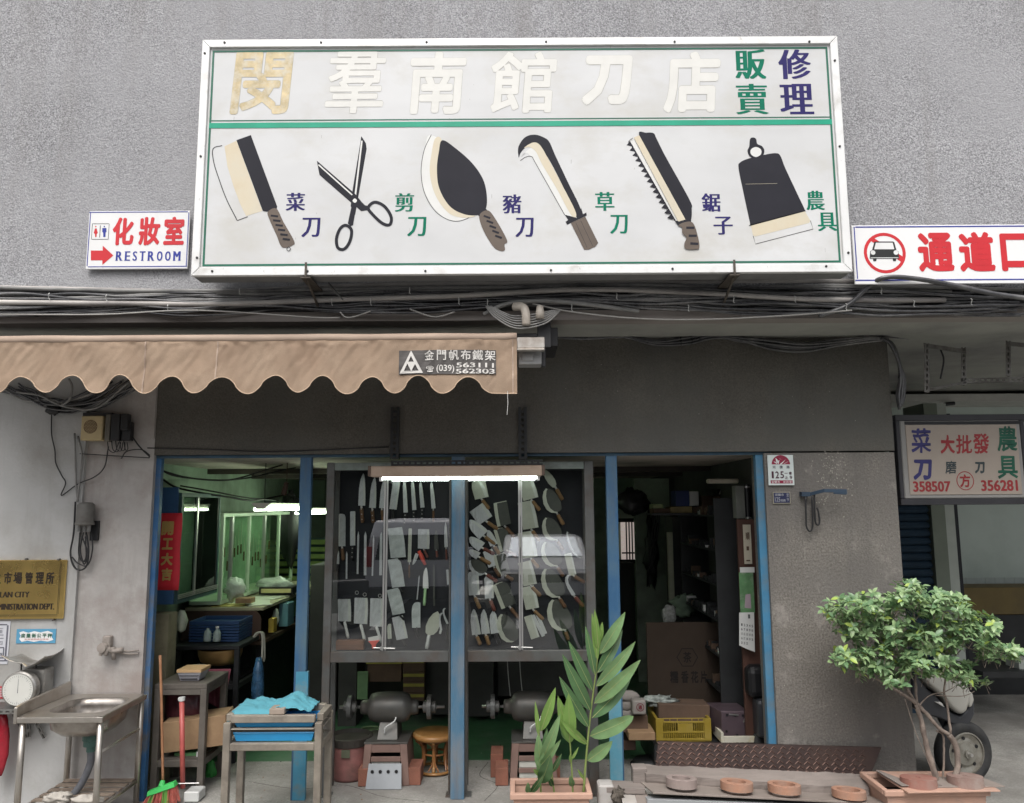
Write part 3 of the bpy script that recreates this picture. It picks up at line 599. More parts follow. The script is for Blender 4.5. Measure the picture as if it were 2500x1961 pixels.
# ------------------------------------------------------------------ the retracted awning
YA = 4.62
m_canvas = M('tan_canvas', (.47, .345, .25), .9, var=.07, scale=3, bump=.3, bscale=22, dirt=(.39, .275, .195), dscale=2.2, damt=.45, fine=.12, fscale=260, trans=.3, streak=((.40, .27, .185), .35), strans=(5, 5, .8), patch=((.56, .42, .31), .35, 5))
m_roll = M('canvas_roll', (.42, .32, .25), .7, var=.15, scale=4, stretch=(.4, 1, 1), dirt=(.30, .22, .17), dscale=3)
x1a = pt(1262, 880, YA).x
A = thing('awning', 'tan canvas awning rolled back to its scalloped valance over the shop front', 'awning', (0, YA, pt(1250, 960, YA).z))
hi = [-65, 58, 181, 301, 429, 548, 677, 791, 912, 1022, 1144, 1280]; lo = [-5, 120, 242, 360, 480, 610, 733, 850, 965, 1083, 1212]
knots = sorted([(pt(x, 940, YA).x, pt(x, 922 + random.uniform(-3, 3), YA).z) for x in hi[:-1]] + [(pt(x, 940, YA).x, pt(x, 963 + random.uniform(-3, 3), YA).z) for x in lo[:-1]] + [(pt(1205, 940, YA).x, pt(1205, 963, YA).z), (x1a + .05, pt(1262, 964, YA).z)])
knots = [(-3.6, knots[0][1] - .1), (-3.35, knots[0][1])] + knots
def zscal(x):
    for i in range(len(knots) - 1):
        a, b = knots[i], knots[i + 1]
        if a[0] <= x <= b[0]:
            t = (x - a[0]) / (b[0] - a[0]); c_ = math.cos(math.pi * t); t = (1 - math.copysign(abs(c_) ** .72, c_)) / 2; return a[1] * (1 - t) + b[1] * t
    return knots[-1][1]
ztop = pt(600, 834, YA).z; NX, NZ = 620, 22
def wrin(x, z):
    v = Vector((x * 2.2, 0, z * 2.0)); w = .020 * noise.noise(v) + .013 * noise.noise(Vector((x * 7 + 3, 1, z * 5)))
    cre = abs(noise.noise(Vector((x * 4.5 + z * 3.5, 7, z * 3.5)))); w += .010 * noise.noise(Vector((x * 13 + z * 4, 3, z * 2.5)))
    cre = abs(noise.noise(Vector((x * 9 - z * 6, 2, z * 11)))); w += .006 * noise.noise(Vector((x * 26 - z * 16, 2, z * 9)))
    top = max(0, 1 - (ztop - z) / .06); w += .012 * top * noise.noise(Vector((x * 18, 4, z * 30)))
    return w
x0a = -3.6; vs = []; fs = []
for i in range(NX + 1):
    x = x0a + (x1a - x0a) * i / NX; zb = zscal(x)
    for j in range(NZ + 1):
        t = j / NZ; z = ztop + (zb - ztop) * t; vs.append((x, YA - .012 - wrin(x, z) - .02 * t * t, z))
for i in range(NX):
    for j in range(NZ):
        a = i * (NZ + 1) + j; fs.append((a, a + 1, a + NZ + 2, a + NZ + 1))
mb = MB(); mb.add(vs, fs); mb.build('valance', m_canvas, A, smooth=True)
# seams: narrow raised strips
for xs in (pt(357, 880, YA).x, pt(533, 880, YA).x, pt(1252, 880, YA).x):
    mb = MB(); L = []
    for j in range(NZ + 1):
        z = ztop + (zscal(xs) - ztop) * j / NZ; y = YA - .0155 - wrin(xs, z) - .02 * (j / NZ) ** 2; L += [(xs - .004, y, z), (xs + .004, y, z)]
    mb.add(L, [(2 * j, 2 * j + 1, 2 * j + 3, 2 * j + 2) for j in range(NZ)]); mb.build('seam', m_roll, A)
mb = MB(); hp = []
for i in range(NX + 1):
    x = x0a + (x1a - x0a) * i / NX; z = zscal(x); hp.append((x, YA - .034 - wrin(x, z), z + .002))
mb.tube(hp, .0032, 5); mb.build('hem', M('hem_binding', (.56, .42, .30), .9, var=.1), A, smooth=True)
mb = MB()      # roll of canvas over the front bar
prof = []
zr = pt(600, 826, YA).z
for i in range(61):
    x = x0a + (x1a - x0a) * i / 60; prof.append((x, YA + .02, zr + .004 * noise.noise(Vector((x * 3, 0, 0)))))
mb.tube(prof, .027, 14); mb.build('canvas_roll', m_roll, A, smooth=True)
mb = MB(); mb.box(x0a, x1a - .01, YA + .03, YA + .5, zr + .012, zr + .02); mb.build('canvas_top', M('canvas_dark', (.03, .027, .025), .9), A)
mb = MB(); q = rect(1262, 824, 1330, 855, YA); mb.box(x1a, q[1], YA - .01, YA + .06, q[2] + .01, q[3]); mb.box(x1a, q[1], YA - .016, YA + .04, q[2] - .004, q[2] + .008)
mb.build('front_bar', M('bar_metal', (.55, .52, .48), .35, .7, var=.15, dirt=(.35, .3, .26), dscale=8), A, bevel=.004)
mb = MB(); q = rect(1266, 858, 1322, 891, YA + .1); mb.box(q[0], q[1], YA + .08, YA + .2, q[2], q[3]); mb.box(q[0] + .02, q[1] - .05, YA + .07, YA + .08, q[2] + .02, q[3] - .015)
mb.build('arm_housing', M('arm_grey', (.42, .42, .42), .5, .4), A, bevel=.004)
mb = MB(); q = rect(1312, 790, 1345, 850, YA + .12); mb.box(q[0], q[1], YA + .1, YA + .13, q[2], q[3]); q = rect(1322, 850, 1332, 896, YA + .1); mb.box(q[0], q[1], YA + .09, YA + .12, q[2], q[3]); q = rect(1316, 800, 1362, 845, YA + .2)
mb.box(q[0], q[1], YA + .2, YA + .6, q[2], q[3]); q = rect(1262, 814, 1312, 823, YA + .1); mb.box(q[0], q[1], YA + .1, YA + .14, q[2], q[3])
mb.build('end_bracket', m_black, A, bevel=.003)
mb = MB(); mb.tube([pt(1239, 955, YA - .06), pt(1240, 985, YA - .06), pt(1238, 1013, YA - .06)], .0018, 5); mb.build('loose_thread', m_tie, A)
# dark printed patch with white lettering, following the cloth
mp_ = M('patch_dark', (.085, .078, .075), .75, var=.2, scale=30, stretch=(.3, 1, 3)); mpw = M('patch_white', (.62, .60, .57), .6, var=.1)
def onc(p): return (p[0], YA - .018 - wrin(p[0], p[2]) - .02 * ((ztop - p[2]) / (ztop - zscal(p[0]))) ** 2 + (p[1] - YA), p[2])
q = rect(975, 857, 1211, 916, YA); mb = MB(); n = 60; vs = []; fs = []
for i in range(n + 1):
    for j in range(13):
        vs.append(onc((q[0] + (q[1] - q[0]) * i / n, YA, q[3] + (q[2] - q[3]) * j / 12)))
for i in range(n):
    for j in range(12): a = i * 13 + j; fs.append((a, a + 1, a + 14, a + 13))
mb.add(vs, fs); mb.build('label_patch', mp_, A)
mb = MB()
for ch, (a, b) in zip('金門帆布鐵架', ((1038, 1061), (1068, 1090), (1097, 1121), (1126, 1150), (1154, 1180), (1184, 1210))):
    letter(mb, ch, *rect(a, 857, b, 882, YA), YA - .003, .018, .018, put=onc)
letter(mb, '☎', *rect(1042, 896, 1060, 911, YA), YA - .003, .02, .02, put=onc)
letter(mb, '(039)', *rect(1067, 893, 1110, 914, YA), YA - .003, .006, .01, put=onc)
letter(mb, '563111', *rect(1115, 888, 1206, 900, YA), YA - .003, .008, .02, put=onc)
letter(mb, '562303', *rect(1114, 903, 1208, 915, YA), YA - .003, .008, .02, put=onc)
mb.build('lettering', mpw, A)
mb = MB()
P = [XZ(x, y, YA) for x, y in ((1005, 858), (1035, 914), (977, 914), (1005, 872), (1024, 908), (988, 908))]
o6 = [onc((p[0], YA - .009, p[1])) for p in P]; mb.add(o6, [(0, 3, 5, 2), (0, 1, 4, 3), (2, 5, 4, 1)])
o3 = [onc((p[0], YA - .009, p[1])) for p in [XZ(x, y, YA) for x, y in ((994, 886), (1018, 886), (1006, 910))]]; mb.add(o3, [(0, 2, 1)])
mb.build('triangle_logo', mpw, A)

# ------------------------------------------------------------------ what the street side holds (seen reflected in the glass)
O = thing('market_hall', 'long dark market hall with a row of openings across the lane', 'building', (0, -9, 0))
m_hall = M('hall_wall', (.16, .16, .155), .85, var=.15, scale=.6, dirt=(.10, .10, .10), dscale=.4)
mb = MB(); mb.box(-22, 22, -14, -9, 3.0, 4.6); mb.build('upper_wall', m_hall, O)
mb = MB(); mb.box(-22, 22, -8.95, -7.4, 2.95, 3.1); mb.build('canopy', m_hall, O)
for k in range(10): mb = MB(); mb.box(-18 + k * 4, -17.6 + k * 4, -9.3, -8.9, 0, 3.0); mb.build('column', m_hall, O)
mb = MB(); mb.box(-22, 22, -13, -12.8, 0, 3.0); mb.build('back_wall', M('hall_dark', (.04, .04, .045), .9), O)
m_vpaint = M('van_paint', (.82, .83, .88), .35, .0, var=.04); m_cglass = M('car_glass', (.01, .01, .012), .05, var=0); m_wscr = M('windscreen_sky_glass', (.30, .33, .37), .12, .5, var=0); m_vred = M('tail_lamp', (.5, .02, .02), .2, var=0)  # the windscreen's pale base colour paints in the bright sky it mirrors
def vehicle(name, label, cat, x, y, w, h, L, mat, rear):
    """body built nose along +y; rear=True shows its back to the shop"""
    T = thing(name, label, cat, (x, y, 0)); s = -1 if rear else 1
    hw = w / 2
    if cat == 'van':
        sec = [(-L / 2, .35), (-L / 2, .95), (-L / 2 + .12, h - .28), (-L / 2 + .35, h), (L / 2 - 1.3, h), (L / 2 - .7, 1.05), (L / 2 - .1, .9), (L / 2, .6), (L / 2, .35)]
    else:
        sec = [(-L / 2, .35), (-L / 2, .85), (-L / 2 + .5, .95), (-L / 2 + .9, h), (L / 2 - 1.9, h), (L / 2 - 1.15, .95), (L / 2 - .2, .8), (L / 2, .6), (L / 2, .35)]
    mb = MB(); n = len(sec); vs = []
    for sx in (-1, 1):
        for (yy, zz) in sec: vs.append((x + sx * hw * (1 - max(0, zz - .95) * .16), y - s * -yy if not rear else y - yy * -1 * s, zz))
    vs = [(v[0], y + (yy * s * 1.0), v[2]) for v, (yy, zz) in zip(vs, sec * 2)]
    mb.add(vs, [tuple(range(n)), tuple(range(2 * n - 1, n - 1, -1))] + [(i, i + n, (i + 1) % n + n, (i + 1) % n) for i in range(n)])
    mb.build('body', mat, T, bevel=.06, seg=3, smooth=False)
    fy = y + (s * L / 2 if not rear else L / 2)      # the end that faces the shop
    if rear:
        ry = lambda z: y + L / 2 - .12 * max(0, z - .95) / (h - 1.23) + .012
        a = hw * .78
        mb = MB(); mb.hexa([(x - a, ry(1.02) - .03, 1.02), (x + a, ry(1.02) - .03, 1.02), (x + a, ry(1.02), 1.02), (x - a, ry(1.02), 1.02), (x - a * .9, ry(h - .25) - .03, h - .25), (x + a * .9, ry(h - .25) - .03, h - .25), (x + a * .9, ry(h - .25), h - .25), (x - a * .9, ry(h - .25), h - .25)]); mb.build('rear_window', m_cglass, T)
        for sx in (-1, 1):
            mb = MB(); mb.box(x + sx * (hw - .13), x + sx * (hw - .02), y + L / 2 - .1, y + L / 2 + .015, .9, h - .45); mb.build('tail_lamp', m_vred, T, bevel=.01)
        mb = MB(); mb.box(x - .2, x + .2, y + L / 2, y + L / 2 + .02, .7, .85); mb.build('number_plate', m_white, T)
        mb = MB(); mb.box(x - hw, x + hw, y + L / 2 - .05, y + L / 2 + .08, .35, .56); mb.build('bumper', M('bumper_black', (.03, .03, .03), .5), T, bevel=.03)
    else:
        def fz(yy): return y + yy
        a = hw * .86
        p0, p1 = sec[5], sec[4]
        mb = MB(); dz = .012
        lo_ = (p0[0] * .97 + p1[0] * .03 + dz, p0[1] * .97 + p1[1] * .03 + dz); hi_ = (p0[0] * .06 + p1[0] * .94 + dz, p0[1] * .06 + p1[1] * .94 + dz)
        mb.quad((x - a, y + lo_[0], lo_[1]), (x + a, y + lo_[0], lo_[1]), (x + a * .88, y + hi_[0], hi_[1]), (x - a * .88, y + hi_[0], hi_[1])); mb.build('windscreen', m_wscr, T, solid=.01)
        for sx in (-1, 1):
            mb = MB(); mb.box(x + sx * (hw - .42), x + sx * (hw - .06), y + L / 2 - .1, y + L / 2 + .012, .6, .76); mb.build('headlight', m_alu, T, bevel=.02)
        mb = MB(); mb.box(x - .35, x + .35, y + L / 2 - .05, y + L / 2 + .01, .58, .72); mb.build('grille', m_black, T)
        mb = MB(); mb.box(x - .17, x + .17, y + L / 2 + .01, y + L / 2 + .03, .38, .5); mb.build('number_plate', m_white, T)
    for sx in (-1, 1):
        for sy in (-1, 1):
            mb = MB(); mb.lathe([(0, -.1), (.2, -.1), (.3, -.09), (.3, .09), (.2, .1), (0, .1)], (x + sx * (hw - .1), y + sy * (L / 2 - .75), .3), 20, 'x'); mb.build('wheel', m_black, T, smooth=False)
            mb = MB(); mb.box(x + sx * hw * .995, x + sx * (hw * .995 + .005), 0, 0.001, .5, .501)
    for sx in (-1, 1):
        mb = MB(); mb.box(x + sx * (hw + .0), x + sx * (hw + .2), y + L / 2 - 1.1, y + L / 2 - 1.0, 1.0, 1.18); mb.build('wing_mirror', mat, T, bevel=.02)
    return T
vehicle('parked_van', 'silver grey van parked across the lane with its back to the shop', 'van', -1.78, -2.75 - 2.1, 1.66, 1.70, 4.2, m_vpaint, True)
vehicle('parked_car', 'pale silver car parked across the lane facing the shop', 'car', .62, -3.1 - 2.1, 1.68, 1.32, 4.2, M('car_paint', (.72, .73, .76), .35, .0, var=.03), False)
# ------------------------------------------------------------------ blue posts, parts of the building front
def post(px0, px1, py0, py1, Y, mat, dpt=.05, name='post'):
    x0 = pt(px0, 1500, Y).x; x1 = pt(px1, 1500, Y).x; m = MB(); m.box(x0, x1, Y, Y + dpt, .006, zl - .002 if Y < YF + .2 else 2.5); return m.build(name, mat, B, bevel=.003)
YP = 5.53
m_bluejamb = M('blue_jamb', (.035, .13, .30), .5, var=.2, scale=5, dirt=(.12, .13, .14), dscale=5, damt=.45)
post(358, 374, 0, 0, YP, m_bluejamb, name='door_jamb')
p1 = post(722, 750, 0, 0, YP, m_blue); p3 = post(1487, 1515, 0, 0, YP, m_blue)
p2 = post(1101, 1134, 0, 0, YP, m_bluep)
post(1862, 1883, 0, 0, YP, M('blue_jamb_right', (.05, .19, .33), .5, var=.2, scale=5, dirt=(.13, .16, .17), dscale=4, damt=.45), name='door_jamb')
for q in ((722, 750), (1487, 1515)):      # bottom lengths repainted pale blue
    x0 = pt(q[0], 1700, YP).x; x1 = pt(q[1], 1700, YP).x; m = MB(); m.box(x0 - .0025, x1 + .0025, YP - .0025, YP + .03, .008, pt(735, 1640 if q[0] > 1000 else 1640, YP).z); m.build('repainted_foot', m_ltblue if q[0] > 1000 else M('mid_blue_paint', (.07, .27, .40), .5, var=.2, scale=5, dirt=(.22, .25, .22), dscale=7, damt=.4), B)
mb = MB(); mb.box(pt(358, 1110, YP).x, pt(1883, 1110, YP).x, YP - .004, YP + .02, zl - .022, zl - .0022); mb.build('head_rail', M('blue_dark', (.03, .075, .12), .5, var=.3), B)
mb = MB(); mb.box(pt(1862, 1500, YP + .06).x, pt(1858, 1500, YP + .06).x + .012, YP + .055, YP + .08, .01, zl - .05); mb.build('door_edge', m_inwall, B)
# ------------------------------------------------------------------ display cases behind the posts
YG1, YK, YBD = 5.62, 5.80, 5.83
g_case = glass('case_glass', (.97, .985, .97), 2.5)
def case(name, label, L0, L1, R0, R1, mull, top=1128, bot=1616):
    """L0-L1: left stile, R0-R1: right stile in pixels"""
    f = lambda px, Y=YG1: pt(px, 1500, Y).x
    T = thing(name, label, 'display case', (f((L0 + R1) / 2), YG1, 0))
    zt = pt(1120, top, YG1).z; zb0 = pt(1120, bot, YG1).z; zb1 = pt(1120, bot - 27, YG1).z
    for a, b in ((L0, L1), (R0, R1)):
        mb = MB(); mb.box(f(a), f(b), YG1 - .012, YG1 + .03, .006, zt); mb.build('stile', m_iron, T, bevel=.003)
        mb = MB(); mb.box(f(a) + .004, f(b) - .004, YBD - .02, YBD + .015, .006, zt - .02); mb.build('rear_leg', m_iron, T)
        mb = MB(); mb.box(f(a) - .015, f(b) + .03, YG1 - .05, YG1 + .05, .006, .013); mb.build('foot_plate', m_iron, T)
    mb = MB(); mb.box(f(L1), f(R0), YG1 - .008, YG1 + .03, zb0, zb1); mb.build('bottom_rail', m_iron, T, bevel=.003)
    mb = MB(); mb.box(f(L1), f(R0), YG1 - .008, YG1 + .03, zt - .055, zt - .002); mb.build('top_rail', M('case_top', (.20, .24, .22), .5, var=.15, dirt=(.1, .11, .1), dscale=4), T, bevel=.003)
    mb = MB(); mb.box(f(L1) - .01, f(R0) + .01, YBD, YBD + .012, zb0, zt - .01); mb.build('back_board', m_navy, T)
    mb = MB(); mb.box(f(L1) + .002, f(R0) - .002, YG1 + .031, YBD - .001, zb0 + .004, zb0 + .012); mb.build('case_floor', m_navy, T)
    mb = MB(); mb.box(f(L1) + .002, f(R0) - .002, YG1 + .031, YBD - .001, zt - .03, zt - .022); mb.build('case_top', m_navy, T)
    xm = f(mull); mb = MB(); mb.box(xm - .014, xm - .002, YG1 - .006, YG1 + .012, zb1 + .001, zt - .056); mb.box(xm + .002, xm + .014, YG1 + .006, YG1 + .02, zb1 + .001, zt - .056); mb.build('sliding_edge', m_alu, T, bevel=.001)
    for (a, b, dy) in ((f(L1) + .001, xm - .003, 0), (xm + .003, f(R0) - .001, .012)):
        mb = MB(); mb.box(a, b, YG1 + dy, YG1 + dy + .005, zb1 + .002, zt - .057); mb.build('glass_pane', g_case, T)
    mb = MB(); mb.tube([Vector((xm - .07, YG1 - .012, zb1 + .025)), Vector((xm + .08, YG1 - .012, zb1 + .02))], .0045, 6); mb.lathe([(0, -.03), (.013, -.03), (.013, -.01)], (xm - .01, YG1, zb1 + .024), 10, 'y'); mb.build('lock_bar', M('lock_steel', (.35, .35, .34), .4, .7), T)
    return T
case('display_case', 'glass fronted display case of kitchen knives between first and middle blue posts', 790, 809, 1096, 1100.5, 938)
case('display_case', 'glass fronted display case of cleavers and butcher knives right of the middle blue post', 1134.5, 1141, 1432, 1455, 1272)
# ------------------------------------------------------------------ strip lamp over the cases
YT = 5.37
LT_ = thing('strip_lamp', 'beige strip light lit above the two glass display cases', 'lamp', (pt(1115, 1150, YT).x, YT, pt(1115, 1165, YT).z))
q = rect(898, 1137, 1330, 1163, YT); mb = MB(); mb.box(q[0] + .018, q[1] - .018, YT, YT + .12, q[2], q[3]); mb.build('housing', M('lamp_housing', (.50, .38, .30), .5, var=.12, dirt=(.38, .28, .2), dscale=6), LT_, bevel=.006)
for a, b in ((q[0], q[0] + .017), (q[1] - .017, q[1])): mb = MB(); mb.box(a, b, YT + .003, YT + .115, q[2] + .004, q[3] + .002); mb.build('end_cap', M('lamp_endcap', (.12, .08, .06), .6), LT_)
m_tube = M('tube_glow', (.88, 1.0, .93), .4, var=0, emit=9.0)
q2 = rect(930, 1163, 1312, 1173, YT); mb = MB(); mb.tube([Vector((q2[0], YT + .05, q[2] - .010)), Vector((q2[1], YT + .05, q[2] - .010))], .0095, 10); mb.build('tube', m_tube, LT_, smooth=True)
for a in (q2[0] - .01, q2[1] + .004): mb = MB(); mb.box(a - .006, a + .012, YT + .03, YT + .07, q[2] - .03, q[2] - .0005); mb.build('socket', m_white, LT_)
m_perf = M('perforated_dark', (.028, .03, .032), .5, .3, var=.3)
def perf_bar(name, label, p0, p1, w, Y, mat=m_perf, cat='bracket', group=None, holes=True, parent=None):
    """slotted angle bar from p0 to p1 in one upright plane"""
    a, b = Vector(p0), Vector(p1); L = (b - a).length; d = (b - a).normalized(); n = Vector((d.z, 0, -d.x)); mb = MB(); k = max(2, int(L / .04)); st = L / k
    def P(u, v, y): q = a + d * u + n * v; return (q.x, a.y + y, q.z)
    def blk(u0, u1, v0, v1): mb.hexa([P(u0, v0, 0), P(u1, v0, 0), P(u1, v0, .003), P(u0, v0, .003), P(u0, v1, 0), P(u1, v1, 0), P(u1, v1, .003), P(u0, v1, .003)])
    blk(0, L, -w / 2, -w * .18); blk(0, L, w * .18, w / 2)
    for i in range(k): blk(i * st, i * st + st * .4, -w * .18, w * .18)
    mb.hexa([P(0, w / 2 - .003, .003), P(L, w / 2 - .003, .003), P(L, w / 2 - .003, w), P(0, w / 2 - .003, w), P(0, w / 2, .003), P(L, w / 2, .003), P(L, w / 2, w), P(0, w / 2, w)])
    if parent: return mb.build(name, mat, parent)
    return solo(name, mb, mat, label, cat, group)
for px in (964, 1276):
    x = pt(px, 1050, YF - .02).x; perf_bar('slotted_bar', 'dark slotted angle bar screwed upright above the %s end of the strip lamp' % ('left' if px < 1100 else 'right'), (x, YF - .03, pt(px, 1122, YF).z), (x, YF - .03, pt(px, 995, YF).z), .06, 0, cat='bracket', group='slotted bars carrying the strip lamp')
perf_bar('slotted_bar', 'long dark slotted bar lying across the top of the strip lamp', (pt(955, 1126, YT + .05).x, YT + .05, q[3] + .022), (pt(1325, 1126, YT + .05).x, YT + .05, q[3] + .022), .036, 0, cat='bracket', group='slotted bars carrying the strip lamp')
mb = MB(); z = pt(700, 1093, YF - .01).z; mb.tube(catmull([pt(360, 1094, YF - .012), pt(520, 1098, YF - .012), pt(640, 1103, YF - .012), pt(760, 1100, YF - .012), pt(950, 1091, YF - .012)], 5), .004, 5); solo('wall_cable', mb, m_black, 'thin dark cable running along the bottom of the dark wall left of the lamp', 'cable')

# ------------------------------------------------------------------ knives
m_steel = M('knife_steel', (.72, .74, .76), .32, .6, var=.2, scale=7, stretch=(3, 1, 1), dirt=(.40, .42, .43), dscale=6, damt=.45)
m_steel_d = M('knife_dark_iron', (.085, .09, .08), .5, .35, var=.2, scale=8)
m_steel_g = M('knife_green_steel', (.58, .60, .51), .36, .4, var=.2, scale=5)
m_plast = M('knife_in_plastic', (.52, .56, .56), .3, .15, var=.25, scale=18, bump=.6, bscale=30)
m_edge_l = M('knife_edge', (.72, .75, .70), .3, .5, var=.12)
m_wood = M('handle_wood', (.15, .075, .035), .55, var=.2, scale=20, stretch=(1, 1, .3)); m_orange = M('handle_pale_wood', (.27, .155, .065), .55, var=.2, scale=20)
m_redw = M('handle_red_wood', (.16, .045, .03), .5, var=.2); m_bh = M('handle_black', (.012, .012, .013), .4, var=0); m_wh = M('handle_white', (.60, .61, .60), .4, var=.05); m_gh = M('handle_green', (.38, .62, .33), .4, var=.05)
HM = dict(w=m_wood, o=m_orange, r=m_redw, b=m_bh, W=m_wh, g=m_gh)
BM = dict(s=m_steel, d=m_steel_d, g=m_steel_g, p=m_plast, W=m_white)
# outlines: (along 0 heel .. 1 tip, across -0.5 .. 0.5); the cutting edge is on the negative side
SH = {
 'chef': [(0, -.5), (0, .42), (.55, .42), (.8, .3), (.93, .12), (1, -.02), (.97, -.14), (.8, -.3), (.5, -.42), (.2, -.49)],
 'sashimi': [(0, -.5), (0, .35), (.5, .38), (.8, .38), (.93, .25), (1, .0), (.9, -.22), (.6, -.38), (.07, -.5), (.06, -.5)],
 'nakiri': [(0, -.5), (0, .5), (.88, .5), (.97, .35), (1, .0), (1, -.42), (.96, -.5)],
 'slicer': [(0, -.5), (0, .5), (.98, .5), (1, .4), (1, -.4), (.98, -.5)],
 'cleaver': [(0, -.5), (.03, .5), (.99, .5), (1, .44), (.99, -.46), (.8, -.5), (.4, -.53)],
 'rod': [(0, -.5), (0, .5), (.9, .5), (1, 0), (.9, -.5)],
 'moon': [(0, .15), (.05, .32), (.3, .47), (.6, .44), (.85, .28), (1, .02), (.93, -.18), (.75, -.38), (.5, -.5), (.25, -.47), (.08, -.3), (.0, -.05)],
 'hook': [(0, -.28), (0, .2), (.4, .42), (.75, .45), (.93, .25), (1, -.12), (.97, -.5), (.9, -.15), (.78, .05), (.6, .1), (.35, -.05)],
 'round': [(0, -.5), (0, .4), (.6, .45), (.85, .38), (.97, .15), (1, -.2), (.97, -.5)]}
def knife(org, sc, kind, tip, heel, hend, w, bm, hm, label, cat='knife', rivets=False, dark=False, hw=None, flip=1, name=None):
    conv = lambda p: pt(org[0] + p[0] / sc, org[1] + p[1] / sc, YK)
    a, b, c = conv(heel), conv(tip), conv(hend) if hend else None
    ang = math.atan2(b.z - a.z, b.x - a.x); L = math.hypot(b.x - a.x, b.z - a.z); W_ = w / sc / FPX * YK
    T = thing(name or {'rod': 'honing_steel', 'hook': 'sickle'}.get(kind, 'cleaver' if kind == 'cleaver' else 'knife'), label, cat, (a.x, YK - .004 * random.random(), a.z), 'knives and cleavers hanging in the glass cases')
    BASE[T.name] = Vector((0, 0, 0)); T.rotation_euler = (random.uniform(-.05, .03), 0, random.uniform(-.07, .07))
    ca, sa = math.cos(ang), math.sin(ang)
    def loc(u, v): return (u * ca - v * sa, u * sa + v * ca)
    th = .004 if kind != 'rod' else W_ * .8
    mb = MB(); mb.prism([loc(u * L, v * W_ * flip) for u, v in SH[kind]], -th / 2, th / 2); mb.build('blade', BM[bm], T)
    if dark and kind in ('moon', 'cleaver', 'chef', 'slicer', 'round'):      # forged skin left on the blade, bare edge
        s2 = [(.0 + u * .97, v * .78 + .13) for u, v in SH[kind]]
        mb = MB(); mb.prism([loc(u * L, v * W_ * flip) for u, v in s2], -th / 2 - .0012, -th / 2 - .0002); mb.build('forged_side', m_steel_d, T)
    elif bm in 'sg' and kind in ('chef', 'sashimi', 'nakiri', 'slicer', 'cleaver', 'round'):     # ground bevel along the edge
        mb = MB(); P = [(.03, -.47), (.03, -.28), (.85, -.28 if kind in ('cleaver', 'slicer', 'nakiri') else -.08), (.95, -.38 if kind in ('cleaver', 'slicer', 'nakiri') else -.12), (.5, -.4)]
        if kind in ('cleaver', 'slicer', 'nakiri'): P = [(.02, -.48), (.02, -.3), (.98, -.3), (.98, -.48)]
        mb.prism([loc(u * L, v * W_ * flip) for u, v in P], -th / 2 - .0008, -th / 2 - .0002); mb.build('bevel', m_edge_l, T)
    if c is not None:
        hx, hz = c.x - a.x, c.z - a.z; HL = math.hypot(hx, hz); ux, uz = hx / HL, hz / HL
        hw_ = (hw or min(30, w * .5)) / sc / FPX * YK; s0 = .16 * HL if hm in 'owr' else 0.0
        if s0: mb = MB(); mb.tube([Vector((0, 0, 0)), Vector((ux * (s0 + .005), 0, uz * (s0 + .005)))], hw_ * .28, 6); mb.build('ferrule', m_alu, T)
        off = 0
        pts = [Vector((ux * (s0 + (HL - s0) * t), 0, uz * (s0 + (HL - s0) * t))) for t in (0, .15, .5, .8, 1)]
        mb = MB(); mb.tube(pts, [hw_ * .42, hw_ * .5, hw_ * .46, hw_ * .55, hw_ * .4], 8); mb.build('handle', HM[hm], T, smooth=True)
        if rivets:
            mb = MB()
            for t in (.2, .5, .8): mb.lathe([(0, -hw_ * .56), (.004, -hw_ * .56), (.004, -hw_ * .4)], (ux * HL * t, 0, uz * HL * t), 6, 'y')
            mb.build('rivets', m_alu, T, kind='stuff')
    return T
oL, sL = (760, 1100), 3.284; oR, sR = (1100, 1100), 3.285
def top(tip, end, hl): 
    t = Vector(tip); e = Vector(end); return tuple(e + (t - e).normalized() * hl)
